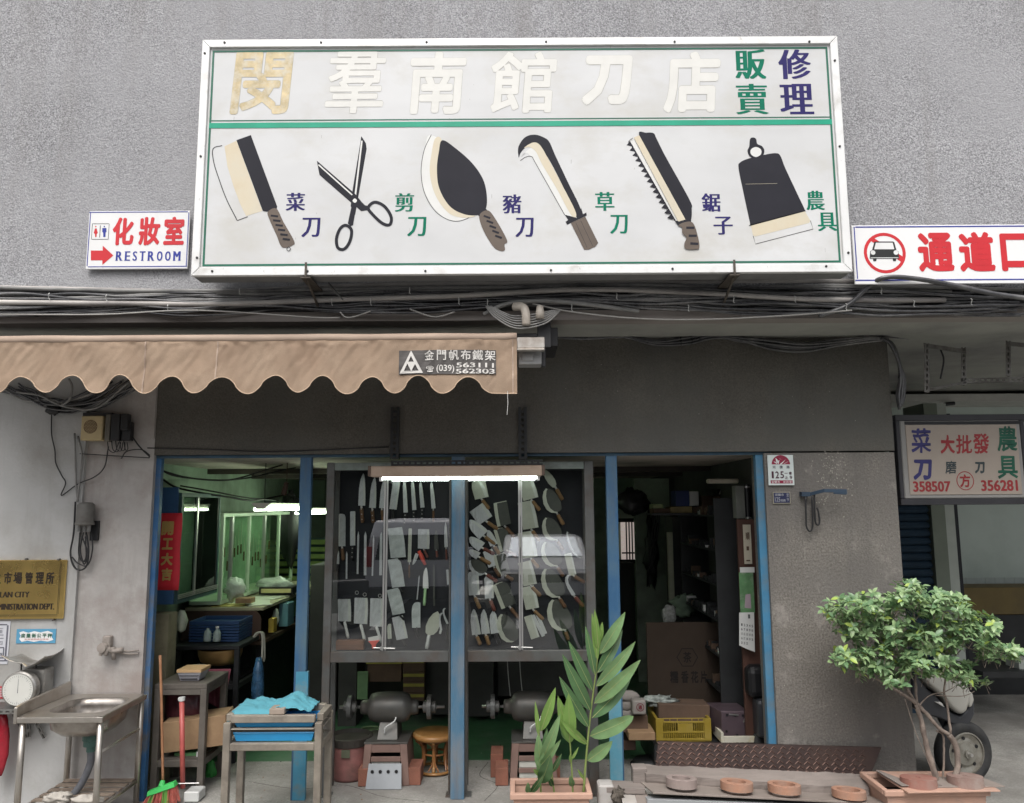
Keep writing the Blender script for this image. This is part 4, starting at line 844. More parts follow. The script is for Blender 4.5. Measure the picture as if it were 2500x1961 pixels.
KL = [  # kind, tip, heel, handle end, width, blade, handle, label, options
 ('chef', (415, 185), (402, 442), (412, 580), 60, 's', 'w', 'broad brown handled chef knife hanging first in the top row of the left case', dict(rivets=True)),
 ('chef', (508, 215), (489, 460), (497, 582), 57, 's', 'w', 'chef knife with a reddish brown handle, second in the top row of the left case', dict(rivets=True)),
 ('chef', (584, 228), (565, 462), (575, 570), 48, 's', 'w', 'chef knife half hidden by the sliding pane edge, third in the top row', {}),
 ('slicer', (690, 208), (655, 472), (660, 562), 58, 's', 'b', 'wide straight slicing knife just right of the left pane edge in the top row', {}),
 ('sashimi', (748, 232), (754, 498), (746, 600), 40, 's', 'b', 'long narrow knife with black riveted handle, first of the slim three under the left lamp', dict(rivets=True)),
 ('sashimi', (812, 232), (824, 478), (820, 580), 38, 's', 'b', 'long narrow knife with black riveted handle, middle of the slim three under the left lamp', dict(rivets=True)),
 ('sashimi', (877, 248), (889, 458), (888, 560), 38, 's', 'b', 'long narrow knife with black riveted handle, last of the slim three under the left lamp', dict(rivets=True)),
 ('sashimi', (965, 250), (978, 465), (980, 572), 38, 's', 'w', 'narrow knife with brown handle nearest the middle post in the top row', {}),
 ('nakiri', (247, 508), (247, 768), (258, 880), 55, 's', 'w', 'round nosed vegetable knife with brown handle at the far left of the left case', dict(flip=-1)),
 ('slicer', (332, 488), (332, 762), (328, 875), 40, 's', 'b', 'bright square ended knife with black riveted handle under the first chef knife', dict(rivets=True)),
 ('rod', (380, 650), (372, 990), None, 13, 's', 'b', 'thin honing steel first in the row of steels of the left case', {}),
 ('rod', (436, 650), (432, 1000), None, 19, 's', 'b', 'thick honing steel second in the row of steels of the left case', {}),
 ('rod', (500, 680), (490, 1005), None, 11, 's', 'b', 'very thin honing steel third in the row of steels of the left case', {}),
 ('rod', (562, 655), (556, 1000), None, 20, 's', 'b', 'broad flat steel next to the pane edge in the row of steels', {}),
 ('chef', (218, 805), (213, 910), (205, 965), 20, 's', 'b', 'small pointed knife low at the far left of the left case', {}),
 ('rod', (284, 810), (283, 1030), None, 12, 's', 'b', 'short honing steel standing below the square ended knife', {}),
 ('cleaver', (672, 618), (698, 862), (742, 905), 118, 'p', 'b', 'large cleaver wrapped in plastic, topmost of the column right of the left pane edge', dict(hw=16)),
 ('cleaver', (662, 868), (700, 1098), (742, 1140), 100, 'p', 'b', 'large cleaver wrapped in plastic, second of the column in the left case', dict(hw=16)),
 ('cleaver', (655, 1108), (702, 1315), (746, 1360), 98, 'p', 'b', 'large cleaver wrapped in plastic, third of the column in the left case', dict(hw=16)),
 ('cleaver', (690, 1330), (730, 1515), (762, 1570), 88, 's', 'b', 'grey cleaver with two tone blade, lowest of the column in the left case', dict(hw=16)),
 ('slicer', (793, 625), (787, 895), (785, 1020), 26, 'g', 'w', 'long thin yellowish bladed knife in the middle of the left case', {}),
 ('cleaver', (903, 630), (900, 790), (936, 860), 90, 's', 'r', 'small square cleaver with grooved blade and red brown handle', dict(hw=20)),
 ('chef', (1000, 640), (1003, 795), (1010, 855), 36, 'd', 'r', 'short dark knife right of the grooved cleaver in the left case', {}),
 ('chef', (815, 918), (850, 828), (0, 0), 30, 's', 'r', 'open folding knife with bright red handle in the left case', dict(fold=((862, 805), (915, 918)))),
 ('chef', (918, 938), (915, 1105), (905, 1242), 48, 'W', 'g', 'white bladed knife with pale green handle in the left case', {}),
 ('chef', (1075, 575), (1080, 775), (1086, 882), 28, 's', 'r', 'slim knife with reddish handle beside the middle post in the left case', {}),
 ('slicer', (1090, 955), (1098, 1075), None, 18, 's', 'b', 'small plain blade beside the middle post in the left case', {}),
 ('cleaver', (265, 1190), (267, 1372), (297, 1505), 102, 's', 'W', 'cleaver with white handle, leftmost of the three at the bottom of the left case', dict(hw=24)),
 ('cleaver', (400, 1180), (396, 1392), (430, 1522), 104, 's', 'W', 'cleaver with white handle, middle of the three at the bottom of the left case', dict(hw=24)),
 ('cleaver', (526, 1185), (522, 1415), (564, 1540), 104, 's', 'W', 'cleaver with white handle against the pane edge, right one of the three at the bottom', dict(hw=24)),
 ('round', (838, 1215), (838, 1420), (862, 1500), 72, 'p', 'b', 'short broad knife wrapped in plastic near the bottom of the left case', {}),
 ('moon', (1015, 1290), (945, 1480), (925, 1590), 105, 'g', 'W', 'large leaf shaped butcher knife with white handle at the bottom of the left case', dict(flip=1)),
 ('hook', (1040, 1300), (1040, 1440), (1032, 1470), 36, 's', 'W', 'small sickle next to the large leaf shaped knife', {}),
 ('hook', (1060, 1265), (1092, 1390), (1090, 1530), 36, 's', 'b', 'long handled sickle beside the middle post at the bottom of the left case', {}),
 ('round', (622, 1390), (628, 1510), (632, 1560), 34, 'g', 'b', 'small narrow chopper right of the pane edge at the bottom of the left case', {}),
 ('rod', (866, 1000), (848, 1195), None, 9, 's', 'b', 'thin steel hanging below the red folding knife', {}),
 ('rod', (982, 905), (985, 1245), None, 14, 'd', 'b', 'long dark steel right of the white bladed knife', {}),
]
KR = [
 ('round', (212, 228), (245, 385), (310, 470), 108, 'g', 'o', 'yellowish round nosed chopper under the lamp at the top left of the right case', {}),
 ('cleaver', (205, 455), (282, 565), (378, 632), 112, 's', 'o', 'tilted pale cleaver with orange handle beside the middle post, second from the top', {}),
 ('cleaver', (395, 412), (430, 603), (515, 695), 95, 'g', 'w', 'dark cleaver with bare pale edge left of the right pane edge, topmost', dict(dark=True, flip=-1)),
 ('cleaver', (598, 240), (645, 392), (716, 480), 108, 'g', 'o', 'greenish cleaver with turned handle crossing the right pane edge, topmost', {}),
 ('cleaver', (598, 408), (645, 630), (714, 726), 108, 'g', 'o', 'greenish cleaver crossing the right pane edge, second from the top', {}),
 ('cleaver', (596, 652), (640, 862), (706, 940), 104, 'g', 'o', 'greenish cleaver crossing the right pane edge, third from the top', {}),
 ('cleaver', (592, 890), (640, 1082), (722, 1166), 94, 'g', 'o', 'greenish cleaver crossing the right pane edge, fourth from the top', {}),
 ('cleaver', (616, 1090), (658, 1272), (744, 1356), 92, 'g', 'o', 'greenish cleaver crossing the right pane edge, fifth from the top', {}),
 ('chef', (150, 560), (262, 682), (358, 752), 92, 's', 'o', 'curved broad knife with pale handle beside the middle post, third from the top', {}),
 ('chef', (150, 700), (248, 778), (350, 832), 78, 's', 'r', 'broad pointed knife with red brown handle beside the middle post', {}),
 ('chef', (148, 800), (222, 850), (322, 910), 58, 's', 'o', 'smaller pointed knife with blond handle beside the middle post', {}),
 ('moon', (150, 885), (275, 985), (374, 1052), 100, 's', 'r', 'dark crescent knife with bare edge beside the middle post', dict(dark=True, flip=-1)),
 ('nakiri', (180, 968), (190, 1160), (236, 1268), 74, 's', 'o', 'upright pale vegetable knife beside the middle post, upper row left', {}),
 ('nakiri', (305, 1005), (312, 1186), (354, 1288), 62, 's', 'r', 'upright pale vegetable knife beside the middle post, upper row right', {}),
 ('chef', (182, 1272), (205, 1478), (240, 1560), 66, 's', 'o', 'upright white bladed knife in the lowest row of the right case, first', {}),
 ('chef', (262, 1274), (280, 1470), (310, 1560), 62, 's', 'o', 'upright white bladed knife in the lowest row of the right case, second', {}),
 ('chef', (338, 1284), (358, 1466), (392, 1550), 70, 's', 'b', 'upright white bladed knife in the lowest row of the right case, third', {}),
 ('round', (398, 618), (450, 800), (530, 850), 98, 'g', 'w', 'dark round nosed chopper with pale edge left of the right pane edge, second', dict(dark=True, flip=-1)),
 ('cleaver', (385, 830), (436, 1000), (500, 1040), 82, 'g', 'w', 'dark chopper with pale edge left of the right pane edge, third', dict(dark=True, flip=-1)),
 ('round', (392, 1055), (470, 1248), (552, 1350), 112, 'g', 'w', 'dark broad chopper with pale edge left of the right pane edge, fourth', dict(dark=True, flip=-1)),
 ('moon', (400, 1312), (500, 1535), None, 130, 'g', 'w', 'biggest dark crescent knife at the bottom of the right case', dict(dark=True, flip=-1)),
 ('moon', (762, 305), (850, 498), (906, 596), 116, 'g', 'o', 'leaf shaped butcher knife with pale edge in the right column, second from the top', dict(dark=True, flip=-1)),
 ('moon', (758, 540), (850, 715), (904, 802), 126, 'g', 'w', 'leaf shaped butcher knife with pale edge in the right column, third from the top', dict(dark=True, flip=-1)),
 ('moon', (750, 735), (850, 925), (905, 1010), 130, 'g', 'w', 'leaf shaped butcher knife with pale edge in the right column, fourth from the top', dict(dark=True, flip=-1)),
 ('moon', (752, 950), (868, 1175), (920, 1260), 142, 'g', 'w', 'leaf shaped butcher knife with pale edge in the right column, fifth from the top', dict(dark=True, flip=-1)),
 ('moon', (810, 1198), (918, 1440), (945, 1520), 158, 'g', 'w', 'largest leaf shaped butcher knife at the bottom right of the right case', dict(dark=True, flip=-1)),
 ('moon', (742, 150), (840, 292), (898, 396), 56, 'g', 'o', 'narrow crescent knife half behind the lamp end at the top of the right case', {}),
 ('moon', (932, 650), (1040, 862), None, 62, 's', 'w', 'slim curved knife near the right stile of the right case, upper one', dict(dark=True, flip=-1)),
 ('slicer', (940, 825), (980, 1000), (1075, 1060), 52, 'g', 'w', 'straight blade near the right stile of the right case, middle one', {}),
 ('chef', (300, 640), (345, 760), (392, 830), 60, 's', 'o', 'pale pointed knife overlapping the dark choppers left of the right pane edge', {}),
 ('cleaver', (296, 800), (345, 930), (398, 1010), 70, 's', 'w', 'pale cleaver overlapping the dark choppers in the middle of the right case', {}),
 ('hook', (932, 1000), (985, 1160), (1066, 1252), 55, 's', 'r', 'curved pruning knife near the right stile of the right case, lowest one', {}),
 ('slicer', (622, 1325), (680, 1505), None, 60, 'g', 'w', 'straight green grey chopper right of the pane edge near the bottom of the right case', {}),
 ('slicer', (690, 1300), (762, 1470), None, 24, 's', 'b', 'narrow blade of a tilted pair low in the right case, right one', {}),
 ('slicer', (660, 1320), (745, 1490), None, 24, 's', 'b', 'narrow blade of a tilted pair low in the right case, left one', {}),
]
for (org, sc, LST) in ((oL, sL, KL), (oR, sR, KR)):
    for kind, tip, heel, hend, w, bm, hm, lab, op in LST:
        op = dict(op); fold = op.pop('fold', None)
        cat = {'rod': 'steel', 'cleaver': 'cleaver', 'hook': 'sickle'}.get(kind, 'knife')
        if org is oR: w *= 1.14
        T = knife(org, sc, kind, tip, heel, None if fold else hend, w, bm, hm, lab, cat, **op)
        if fold:
            mb = MB(); a = pt(org[0] + fold[0][0] / sc, org[1] + fold[0][1] / sc, YK); b = pt(org[0] + fold[1][0] / sc, org[1] + fold[1][1] / sc, YK); l = T.location
            mb.tube([a - l, (a + b) / 2 - l, b - l], [.012, .016, .01], 8); mb.build('handle', M('bright_red', (.75, .09, .06), .4, var=0), T, smooth=True)
# hanging rings of the white handled cleavers, red scraper, wooden block
for cx, cy in ((365, 1140), (428, 1155), (550, 1165)):
    c = pt(oL[0] + cx / sL, oL[1] + cy / sL, YK); mb = MB(); mb.tube([c + Vector((math.cos(a) * .012, 0, math.sin(a) * .012)) for a in [k * math.pi / 6 for k in range(13)]], .0025, 5, cap=False)
    solo('hanging_ring', mb, m_alu, 'small steel ring on the board above the three white handled cleavers', 'ring', 'rings above the white handled cleavers')
q = rect(821, 1563, 889, 1586, YK - .06); mb = MB(); mb.box(q[0], q[1], YK - .08, YK - .02, q[2], q[3]); solo('wooden_block', mb, M('block_wood', (.16, .065, .03), .6, var=.3, scale=6, stretch=(.3, 1, 8)), 'brown wooden block lying on the floor of the left display case', 'block', bevel=.003)
T = thing('scraper', 'red handled scraper leaning at the bottom of the left display case', 'scraper', pt(912, 1580, YK - .04))
mb = MB(); P = [XZ(oL[0] + x / sL, oL[1] + y / sL, YK - .04) for x, y in ((455, 1500), (545, 1482), (548, 1525), (460, 1530))]; mb.prism(P, YK - .043, YK - .04); mb.build('blade', m_wh, T)
mb = MB(); P = [XZ(oL[0] + x / sL, oL[1] + y / sL, YK - .04) for x, y in ((458, 1528), (548, 1520), (520, 1555), (516, 1590), (490, 1590), (486, 1558))]; mb.prism(P, YK - .052, YK - .035); mb.build('handle', M('bright_red', (.75, .09, .06), .4), T, bevel=.003)
# ------------------------------------------------------------------ inside the shop, left bay
m_kraft = M('cardboard', (.33, .215, .12), .8, var=.12, scale=6, dirt=(.24, .15, .085), dscale=4)
m_kraftd = M('old_cardboard', (.11, .07, .048), .85, var=.2, scale=5)
m_brown = M('brown_panel', (.075, .042, .03), .55, var=.2, scale=3, stretch=(1, 1, .3))
m_standw = M('dark_stand_paint', (.13, .115, .10), .6, .1, var=.2, scale=6, dirt=(.08, .07, .06), dscale=4)
m_darkm = M('dark_metal', (.03, .032, .034), .5, .3, var=.2)
m_black2 = M('black_plastic', (.012, .012, .014), .4, var=0)
m_bagc = M('clear_bag', (.52, .58, .52), .3, var=.2, scale=10, bump=.8, bscale=22)
m_paper = M('paper', (.62, .64, .55), .7, var=.06)
m_gglass = glass('cabinet_glass', (.86, .93, .86), 1.5)
def boxthing(name, label, cat, x0, y0, x1, y1, Y, dep, mat, group=None, bevel=.003, rz=0, **kw):
    r = rect(x0, y0, x1, y1, Y); mb = MB()
    if rz:
        cx, cz = (r[0] + r[1]) / 2, (r[2] + r[3]) / 2; mb.obox((cx, Y + dep / 2, cz), (r[1] - r[0], dep, r[3] - r[2]), Matrix.Rotation(rz, 3, 'Y'))
    else: mb.box(r[0], r[1], Y, Y + dep, r[2], r[3])
    return solo(name, mb, mat, label, cat, group, bevel=bevel, **kw)
# low olive wall strip just inside the left jamb
wb('inner_pier', M('olive_tile', (.20, .185, .12), .7, var=.2, scale=5, dirt=(.1, .09, .06), dscale=3), -3.0, pt(402, 1700, 5.80).x, 5.80, 5.95, 0, pt(380, 1500, 5.8).z)
XC0, XC1 = -2.71, -2.50
C = thing('wall_cabinet', 'shallow blue wall cabinet with sliding glass doors just inside the shop entrance', 'cabinet', (XC1, 6.3, 1.34))
m_cabblue = M('cabinet_blue', (.035, .10, .22), .5, var=.15); m_cabgreen = M('cabinet_dark_green', (.03, .07, .07), .5, var=.2)
zc0, zc1 = pt(445, 1476, 5.93).z, pt(445, 1203, 5.93).z
mb = MB(); mb.box(XC0, XC1 - .02, 5.93, 5.95, zc0, pt(410, 1190, 5.93).z); mb.build('end_panel', m_cabblue, C, bevel=.002)
mb = MB(); mb.box(XC0, XC0 + .01, 5.951, 6.75, zc0, zc1); mb.build('back_panel', M('cabinet_back2', (.10, .15, .12), .7, var=.2), C)
for z in (zc0, zc1 - .03): mb = MB(); mb.box(XC0 + .011, XC1, 5.952, 6.75, z, z + .03); mb.build('rail', m_cabgreen, C)
for y in (5.952, 6.72): mb = MB(); mb.box(XC1 - .03, XC1 + .003, y, y + .03, zc0 + .031, zc1 - .031); mb.build('stile', m_cabgreen, C)
mb = MB(); mb.box(XC0 + .011, XC1 - .002, 6.70, 6.719, zc0 + .031, zc1 - .031); mb.build('far_end', m_black2, C)
for dy in (0, .012, .024): 
    mb = MB(); mb.box(XC1 + .004 - dy * .3, XC1 + .009, 5.96, 6.74, zc0 + .034 + dy, zc0 + .042 + dy); mb.build('slide_track', m_alu, C)
mb = MB(); mb.box(XC1 + .0, XC1 + .012, 6.235, 6.26, zc0 + .04, zc1 - .032); mb.box(XC1 - .014, XC1 - .003, 6.262, 6.285, zc0 + .04, zc1 - .032); mb.build('sliding_edge', m_alu, C)
for (a, b, dx) in ((5.985, 6.234, .004), (6.286, 6.715, -.01)): mb = MB(); mb.box(XC1 + dx, XC1 + dx + .004, a, b, zc0 + .04, zc1 - .032); mb.build('glass_pane', m_gglass, C)
def side_knives(x, y0, y1, z0, z1, n, label, group):
    for k in range(n):
        y = y0 + (y1 - y0) * (k + .5) / n; z = random.uniform(z0, z1); L = random.uniform(.14, .26)
        T = thing('hanging_knife', label, 'knife', (x, y, z), group); BASE[T.name] = Vector((0, 0, 0))
        mb = MB(); mb.xprism([(-.012, 0), (.012, 0), (.013, L * .7), (0, L)], -.002, .002); mb.build('blade', m_steel_g, T)
        mb = MB(); mb.tube([(0, 0, 0), (0, 0, -.09)], .008, 6); mb.build('handle', m_wood, T)
side_knives(XC0 + .02, 6.0, 6.22, 1.52, 1.65, 5, 'small knife hanging behind the glass of the first wall cabinet', 'knives in the first wall cabinet')
# red new year banner on the blue end panel
Bn = thing('red_banner', 'red paper banner with four gold characters pasted on the blue cabinet end', 'banner', (-2.62, 5.928, zc0 + .1))
q = rect(371, 1253, 441, 1441, 5.925); mb = MB(); n = 10
vs = []; fs = []
for i in range(n + 1):
    for j in range(5): vs.append((q[0] + (q[1] - q[0]) * j / 4 + .003 * math.sin(i * .9), 5.922 + .003 * math.sin(i * 1.3 + j), q[2] + (q[3] - q[2]) * i / n))
for i in range(n):
    for j in range(4): a = i * 5 + j; fs.append((a, a + 1, a + 6, a + 5))
mb.add(vs, fs); mb.build('paper', M('red_paper', (.72, .03, .05), .6, var=.12, scale=5), Bn, smooth=True, solid=.001)
m_gold = M('gold_ink', (.68, .45, .16), .45, .2, var=.1)
for ch, box in (('開', (395, 1273, 424, 1307)), ('工', (396, 1314, 422, 1342)), ('大', (393, 1350, 422, 1381)), ('吉', (394, 1387, 420, 1418))): word(Bn, ch, box, 5.913, m_gold, .05, .05, slant=.04)
for k, ch in enumerate('恭賀新禧'): word(Bn, ch, (377, 1366 + k * 14, 385, 1377 + k * 14), 5.913, M('dull_gold', (.45, .12, .06), .5), .02, .02)
# clutter below the cabinet
for k, (x, y, w, h, mt, lab) in enumerate(((384, 1520, 26, 30, m_kraftd, 'crumpled brown bundle on the ledge under the blue cabinet'), (404, 1505, 22, 44, m_bagc, 'grey plastic bag hanging under the blue cabinet'), (432, 1490, 24, 52, M('bag_green', (.30, .34, .27), .5, var=.3, scale=10, bump=.6, bscale=30), 'pale green plastic bag hanging below the first wall cabinet'), (386, 1556, 30, 22, M('glove_olive', (.16, .15, .08), .9, var=.3), 'old work gloves heaped on the ledge by the left jamb'))):
    p = pt(x + w / 2, y + h / 2, 5.98 + k * .03); mb = MB(); u = 6.0 / FPX; prof = [(.01, h * u / 2), (w * u * .32, h * u * .4), (w * u * .5, 0), (w * u * .42, -h * u * .4), (.01, -h * u / 2)]
    mb.lathe(prof, p, 12); mb.v = [(a + .012 * noise.noise(Vector((a * 30, b * 30, c * 30))), b + .012 * noise.noise(Vector((a * 30 + 5, b * 30, c * 30))), c + .014 * noise.noise(Vector((a * 30, b * 30 + 7, c * 30)))) for a, b, c in mb.v]
    solo('bundle' if k in (0, 3) else 'plastic_bag', mb, mt, lab, 'bag' if k in (1, 2) else 'bundle', smooth=True)
# row of glazed cabinets further in, on the counter
G = thing('glazed_cabinet_row', 'row of glazed display cabinets with pale frames standing on the counter under the ceiling lamp', 'cabinet', (-2.6, 7.6, 1.12))
xg = -2.5; zg0, zg1 = 1.13, 1.90
m_fgreen = M('pale_green_frame', (.42, .50, .40), .5, var=.12)
mb = MB(); mb.box(xg - .26, xg - .25, 6.82, 9.0, zg0, zg1); mb.build('back_panel', M('cabinet_back', (.34, .46, .36), .7, var=.2), G)
for y in (6.82, 7.04, 7.50, 7.96, 8.45, 8.97): mb = MB(); mb.box(xg - .02, xg + .01, y, y + .035, zg0 + .03, zg1 - .03); mb.build('stile', m_alu if y in (7.04, 7.96) else m_fgreen, G, bevel=.002)
for z in (zg0, zg1 - .03): mb = MB(); mb.box(xg - .25, xg + .006, 6.82, 9.0, z, z + .03); mb.build('rail', m_fgreen, G)
for a, b in ((6.856, 7.039), (7.076, 7.499), (7.536, 7.959), (7.996, 8.449), (8.486, 8.969)): mb = MB(); mb.box(xg - .01, xg - .006, a, b, zg0 + .031, zg1 - .031); mb.build('glass_pane', m_gglass, G)
side_knives(xg - .22, 6.9, 8.9, 1.4, 1.62, 22, 'knife hanging behind the glass of the cabinet row on the counter', 'knives in the cabinet row')
# counter
K = thing('counter', 'long counter with a rounded brown end panel covered in papers on the left side', 'counter', (-2.4, 7.8, 0))
mb = MB(); mb.box(-2.78, -2.12, 6.80, 9.2, 1.085, 1.11); mb.build('top', M('counter_top', (.42, .40, .27), .6, var=.15, scale=4), K)
P = [(-2.80, .845), (-2.13, .845), (-2.13, 1.015), (-2.145, 1.055), (-2.18, 1.083), (-2.80, 1.083)]; mb = MB(); mb.prism(P, 6.78, 6.80); mb.build('end_panel', m_brown, K)
mb = MB(); mb.box(-2.78, -2.12, 6.805, 9.2, .80, .83); mb.build('shelf', m_kraftd, K)
mb = MB(); mb.box(-2.78, -2.7, 6.82, 9.2, 0, .8); mb.box(-2.2, -2.14, 6.9, 6.96, 0, .8); mb.box(-2.2, -2.14, 8.9, 8.96, 0, .8); mb.box(-2.69, -2.3, 7.1, 9.2, 0, .8); mb.build('base', m_darkm, K)
def papers(lab, x0, y0, dx, dy, z, n, rz, mt=m_paper, cat='paper', name='paper_sheet'):
    mb = MB(); mb.obox((x0, y0, z), (dx, dy, .004 * n), Matrix.Rotation(rz, 3, 'Z')); return solo(name, mb, mt, lab, cat, 'papers on the counter')
papers('large yellowish sheet lying flat on the counter top', -2.36, 7.15, .36, .4, 1.1135, 1, .3); papers('newspaper spread over the middle of the counter', -2.3, 7.55, .3, .42, 1.1145, 1.5, -.2)
papers('yellow folded sheet at the front edge of the counter', -2.45, 6.93, .26, .18, 1.1155, 1.5, .1, M('paper_yellow', (.55, .48, .16), .7)); papers('grey sheet hanging over the corner of the counter', -2.22, 6.98, .2, .22, 1.1165, 1.5, .5)
boxthing('book_box', 'flat cardboard box at the front of the counter', 'box', 574, 1461, 612, 1474, 6.85, .12, m_kraft)
boxthing('tray', 'black framed board with a yellow edge on the counter', 'board', 632, 1434, 715, 1452, 7.6, .25, m_black2); boxthing('board_edge', 'yellow edged board lying on the black tray', 'board', 637, 1438, 710, 1448, 7.585, .012, M('yellow_edge', (.6, .52, .25), .6))
def bag(name, label, cx, cy, w, h, Y, mt, dep=.5, group=None, seed=0, amp=.25, cat='bag'):
    p = pt(cx, cy, Y); u = Y / FPX; W_, H_ = w * u / 2, h * u / 2; mb = MB(); n, mm = 20, 12; vs = []; fs = []
    for i in range(mm + 1):
        th = math.pi * i / mm
        for j in range(n):
            ph = 2 * math.pi * j / n; d = Vector((math.sin(th) * math.cos(ph), math.sin(th) * math.sin(ph), math.cos(th)))
            s = 1 + amp * noise.noise(d * 2.2 + Vector((seed, 0, 0))) + amp * .5 * noise.noise(d * 5 + Vector((0, seed, 0)))
            vs.append((p.x + d.x * W_ * s, p.y + d.y * W_ * dep * 2 * s * .5, p.z + d.z * H_ * s))
    for i in range(mm):
        for j in range(n): fs.append((i * n + j, (i + 1) * n + j, (i + 1) * n + (j + 1) % n, i * n + (j + 1) % n))
    mb.add(vs, fs); return solo(name, mb, mt, label, cat, group, smooth=True)
bag('plastic_bag', 'crumpled clear plastic bag standing on the counter beside the flat box', 572, 1438, 48, 50, 6.95, m_bagc, seed=3, amp=.5)
bag('plastic_bag', 'long clear plastic bag lying across the far end of the counter', 670, 1426, 84, 30, 7.7, m_bagc, seed=8, amp=.4)
boxthing('carton', 'small yellow carton on the shelf under the counter top', 'box', 655, 1511, 668, 1545, 7.0, .1, M('carton_yellow', (.5, .36, .06), .6)); boxthing('carton', 'tall pale blue carton on the shelf under the counter top', 'box', 681, 1474, 703, 1530, 7.4, .2, M('carton_blue', (.16, .34, .42), .6))
boxthing('carton', 'small green carton further back on the shelf under the counter top', 'box', 704, 1465, 714, 1508, 8.0, .2, M('carton_green', (.22, .42, .14), .6)); bag('bundle', 'grey leafy bundle between the two cartons under the counter', 673, 1508, 16, 40, 7.2, m_bagc, seed=5, cat='bundle')
# ceiling lamps
def strip(name, label, x, y0, y1, z, w=.16, emit=None, ends=True):
    T = thing(name, label, 'lamp', (x, (y0 + y1) / 2, z), 'fluorescent lamps hung inside the shop'); m_t = MATS.get('green_tube') or M('green_tube', (.80, 1.0, .72), .4, var=0, emit=17)
    mb = MB(); P = [(x - w / 2, z + .05), (x + w / 2, z + .05), (x + w * .2, z + .0), (x - w * .2, z + .0)]
    mb.prism([(p[0], p[1]) for p in P], y0, y1); mb.build('reflector', M('reflector_white', (.62, .62, .52), .5, var=.05), T)
    for s in (-1, 1): mb = MB(); mb.tube([(x + s * w * .33, y0 + .03, z + .0), (x + s * w * .33, y1 - .03, z + .0)], .014, 10); mb.build('tube', m_t, T, smooth=True)
    for y in (y0, y1): mb = MB(); mb.tube([(x, y + .1 * (1 if y == y0 else -1), z + .05), (x, y + .1 * (1 if y == y0 else -1), ZCEIL + .07)], .004, 5); mb.build('hanger', m_black2, T)
    return T
strip('ceiling_lamp', 'twin tube lamp with white reflector hanging over the counter', -2.03, 6.35, 7.6, 1.935); strip('ceiling_lamp', 'second twin tube lamp further back over the counter', -2.12, 7.9, 9.0, 1.89)
# far wall: green louvred shutter and dark bundle
S_ = thing('louvred_shutter', 'green louvred metal shutter closing the back of the left bay', 'shutter', (-2.4, 9.6, .5))
q = rect(655, 1318, 860, 1560, 9.6)
for k in range(13):
    z = q[3] - k * .085; mb = MB(); mb.xprism([(9.6, z), (9.6, z - .01), (9.55, z - .055), (9.545, z - .045)], q[0], q[1]); mb.build('slat', M('slat_green', (.22, .30, .10), .5, var=.15), S_)
mb = MB(); mb.box(q[0] - .03, q[1] + .03, 9.62, 9.65, .0, q[3] + .02); mb.build('frame', m_cabgreen, S_)
bag('dark_bundle', 'dark plastic sheeting bunched up in front of the louvred shutter', 706, 1290, 60, 150, 8.9, m_black2, seed=2, amp=.4, cat='bundle')
boxthing('dark_cabinet', 'tall black cabinet between the counter and the first blue post', 'cabinet', 752, 1380, 790, 1900, 7.4, .5, m_indark)
for k, P in enumerate([[(372, 1128), (400, 1150), (470, 1168), (560, 1172), (640, 1150), (690, 1135)], [(375, 1130), (420, 1160), (520, 1172), (600, 1168), (680, 1150), (722, 1142)], [(372, 1185), (390, 1168), (430, 1190), (500, 1205), (560, 1214), (620, 1222), (700, 1208), (722, 1208)], [(440, 1186), (520, 1200), (600, 1215), (680, 1222)]]):
    cable([pt(x, y, 5.85 + .2 * k + (x - 372) * .002) for x, y in P], .007 + .002 * (k == 2), m_black2, ['black wire sagging below the ceiling of the left bay, upper one', 'black wire sagging below the ceiling of the left bay, lower one', 'cable bundle with knots running along the wall above the cabinets', 'thin wire following the knotted cable above the cabinets'][k], 'wires under the left bay ceiling')
cable([pt(378, 1130, 5.7), pt(372, 1300, 5.72), pt(366, 1420, 5.72), pt(380, 1520, 5.75)], .005, m_cableg, 'thin pale wire hanging down beside the left blue jamb')
mb = MB(); a = pt(700, 1178, 6.4); b = pt(692, 1208, 6.4); mb.tube([a, b], [.018, .024], 8); mb.tube([a + Vector((0, 0, .2)), a], .004, 5); solo('hanging_tool', mb, m_brown, 'brown handled tool hanging from the ceiling next to the first blue post', 'tool')
# back table with trays
def table(name, label, x0, x1, y0, y1, zt, mt, leg=.03, rails=(), th=.03, toplab=None):
    T = thing(name, label, 'table', ((x0 + x1) / 2, (y0 + y1) / 2, 0))
    mb = MB(); mb.box(x0, x1, y0, y1, zt - th, zt); mb.build('top', mt, T, bevel=.003)
    for x in (x0, x1 - leg):
        for y in (y0, y1 - leg): mb = MB(); mb.box(x + .001, x + leg - .001, y + .001, y + leg - .001, .008, zt - th - .001); mb.build('leg', mt, T, bevel=.002)
    for (z, h) in rails:
        for (a, b, c, d) in ((x0 + leg, x1 - leg, y0 + .004, y0 + leg - .004), (x0 + leg, x1 - leg, y1 - leg + .004, y1 - .004), (x0 + .004, x0 + leg - .004, y0 + leg, y1 - leg), (x1 - leg + .004, x1 - .004, y0 + leg, y1 - leg)):
            mb = MB(); mb.box(a, b, c, d, z, z + h); mb.build('rail', mt, T, bevel=.002)
    return T
table('work_table', 'dark metal table holding blue trays and a sunken brass basin', -2.68, -2.14, 6.3, 6.95, .88, m_darkm, .04, ((.55, .04),))
mb = MB(); mb.box(-2.63, -2.19, 6.35, 6.9, .59, .60); solo('shelf_board', mb, m_darkm, 'dark board with flat tools on the lower level of the tray table', 'board')
mb = MB(); c = (-2.33, 6.42, .845); mb.lathe([(.17, 0), (.168, -.04), (.15, -.09), (.11, -.12), (0, -.13)], c, 24); solo('basin', mb, M('brass_basin', (.35, .22, .09), .4, .7, var=.2), 'round brass coloured basin hanging under the tray table', 'basin', smooth=True)
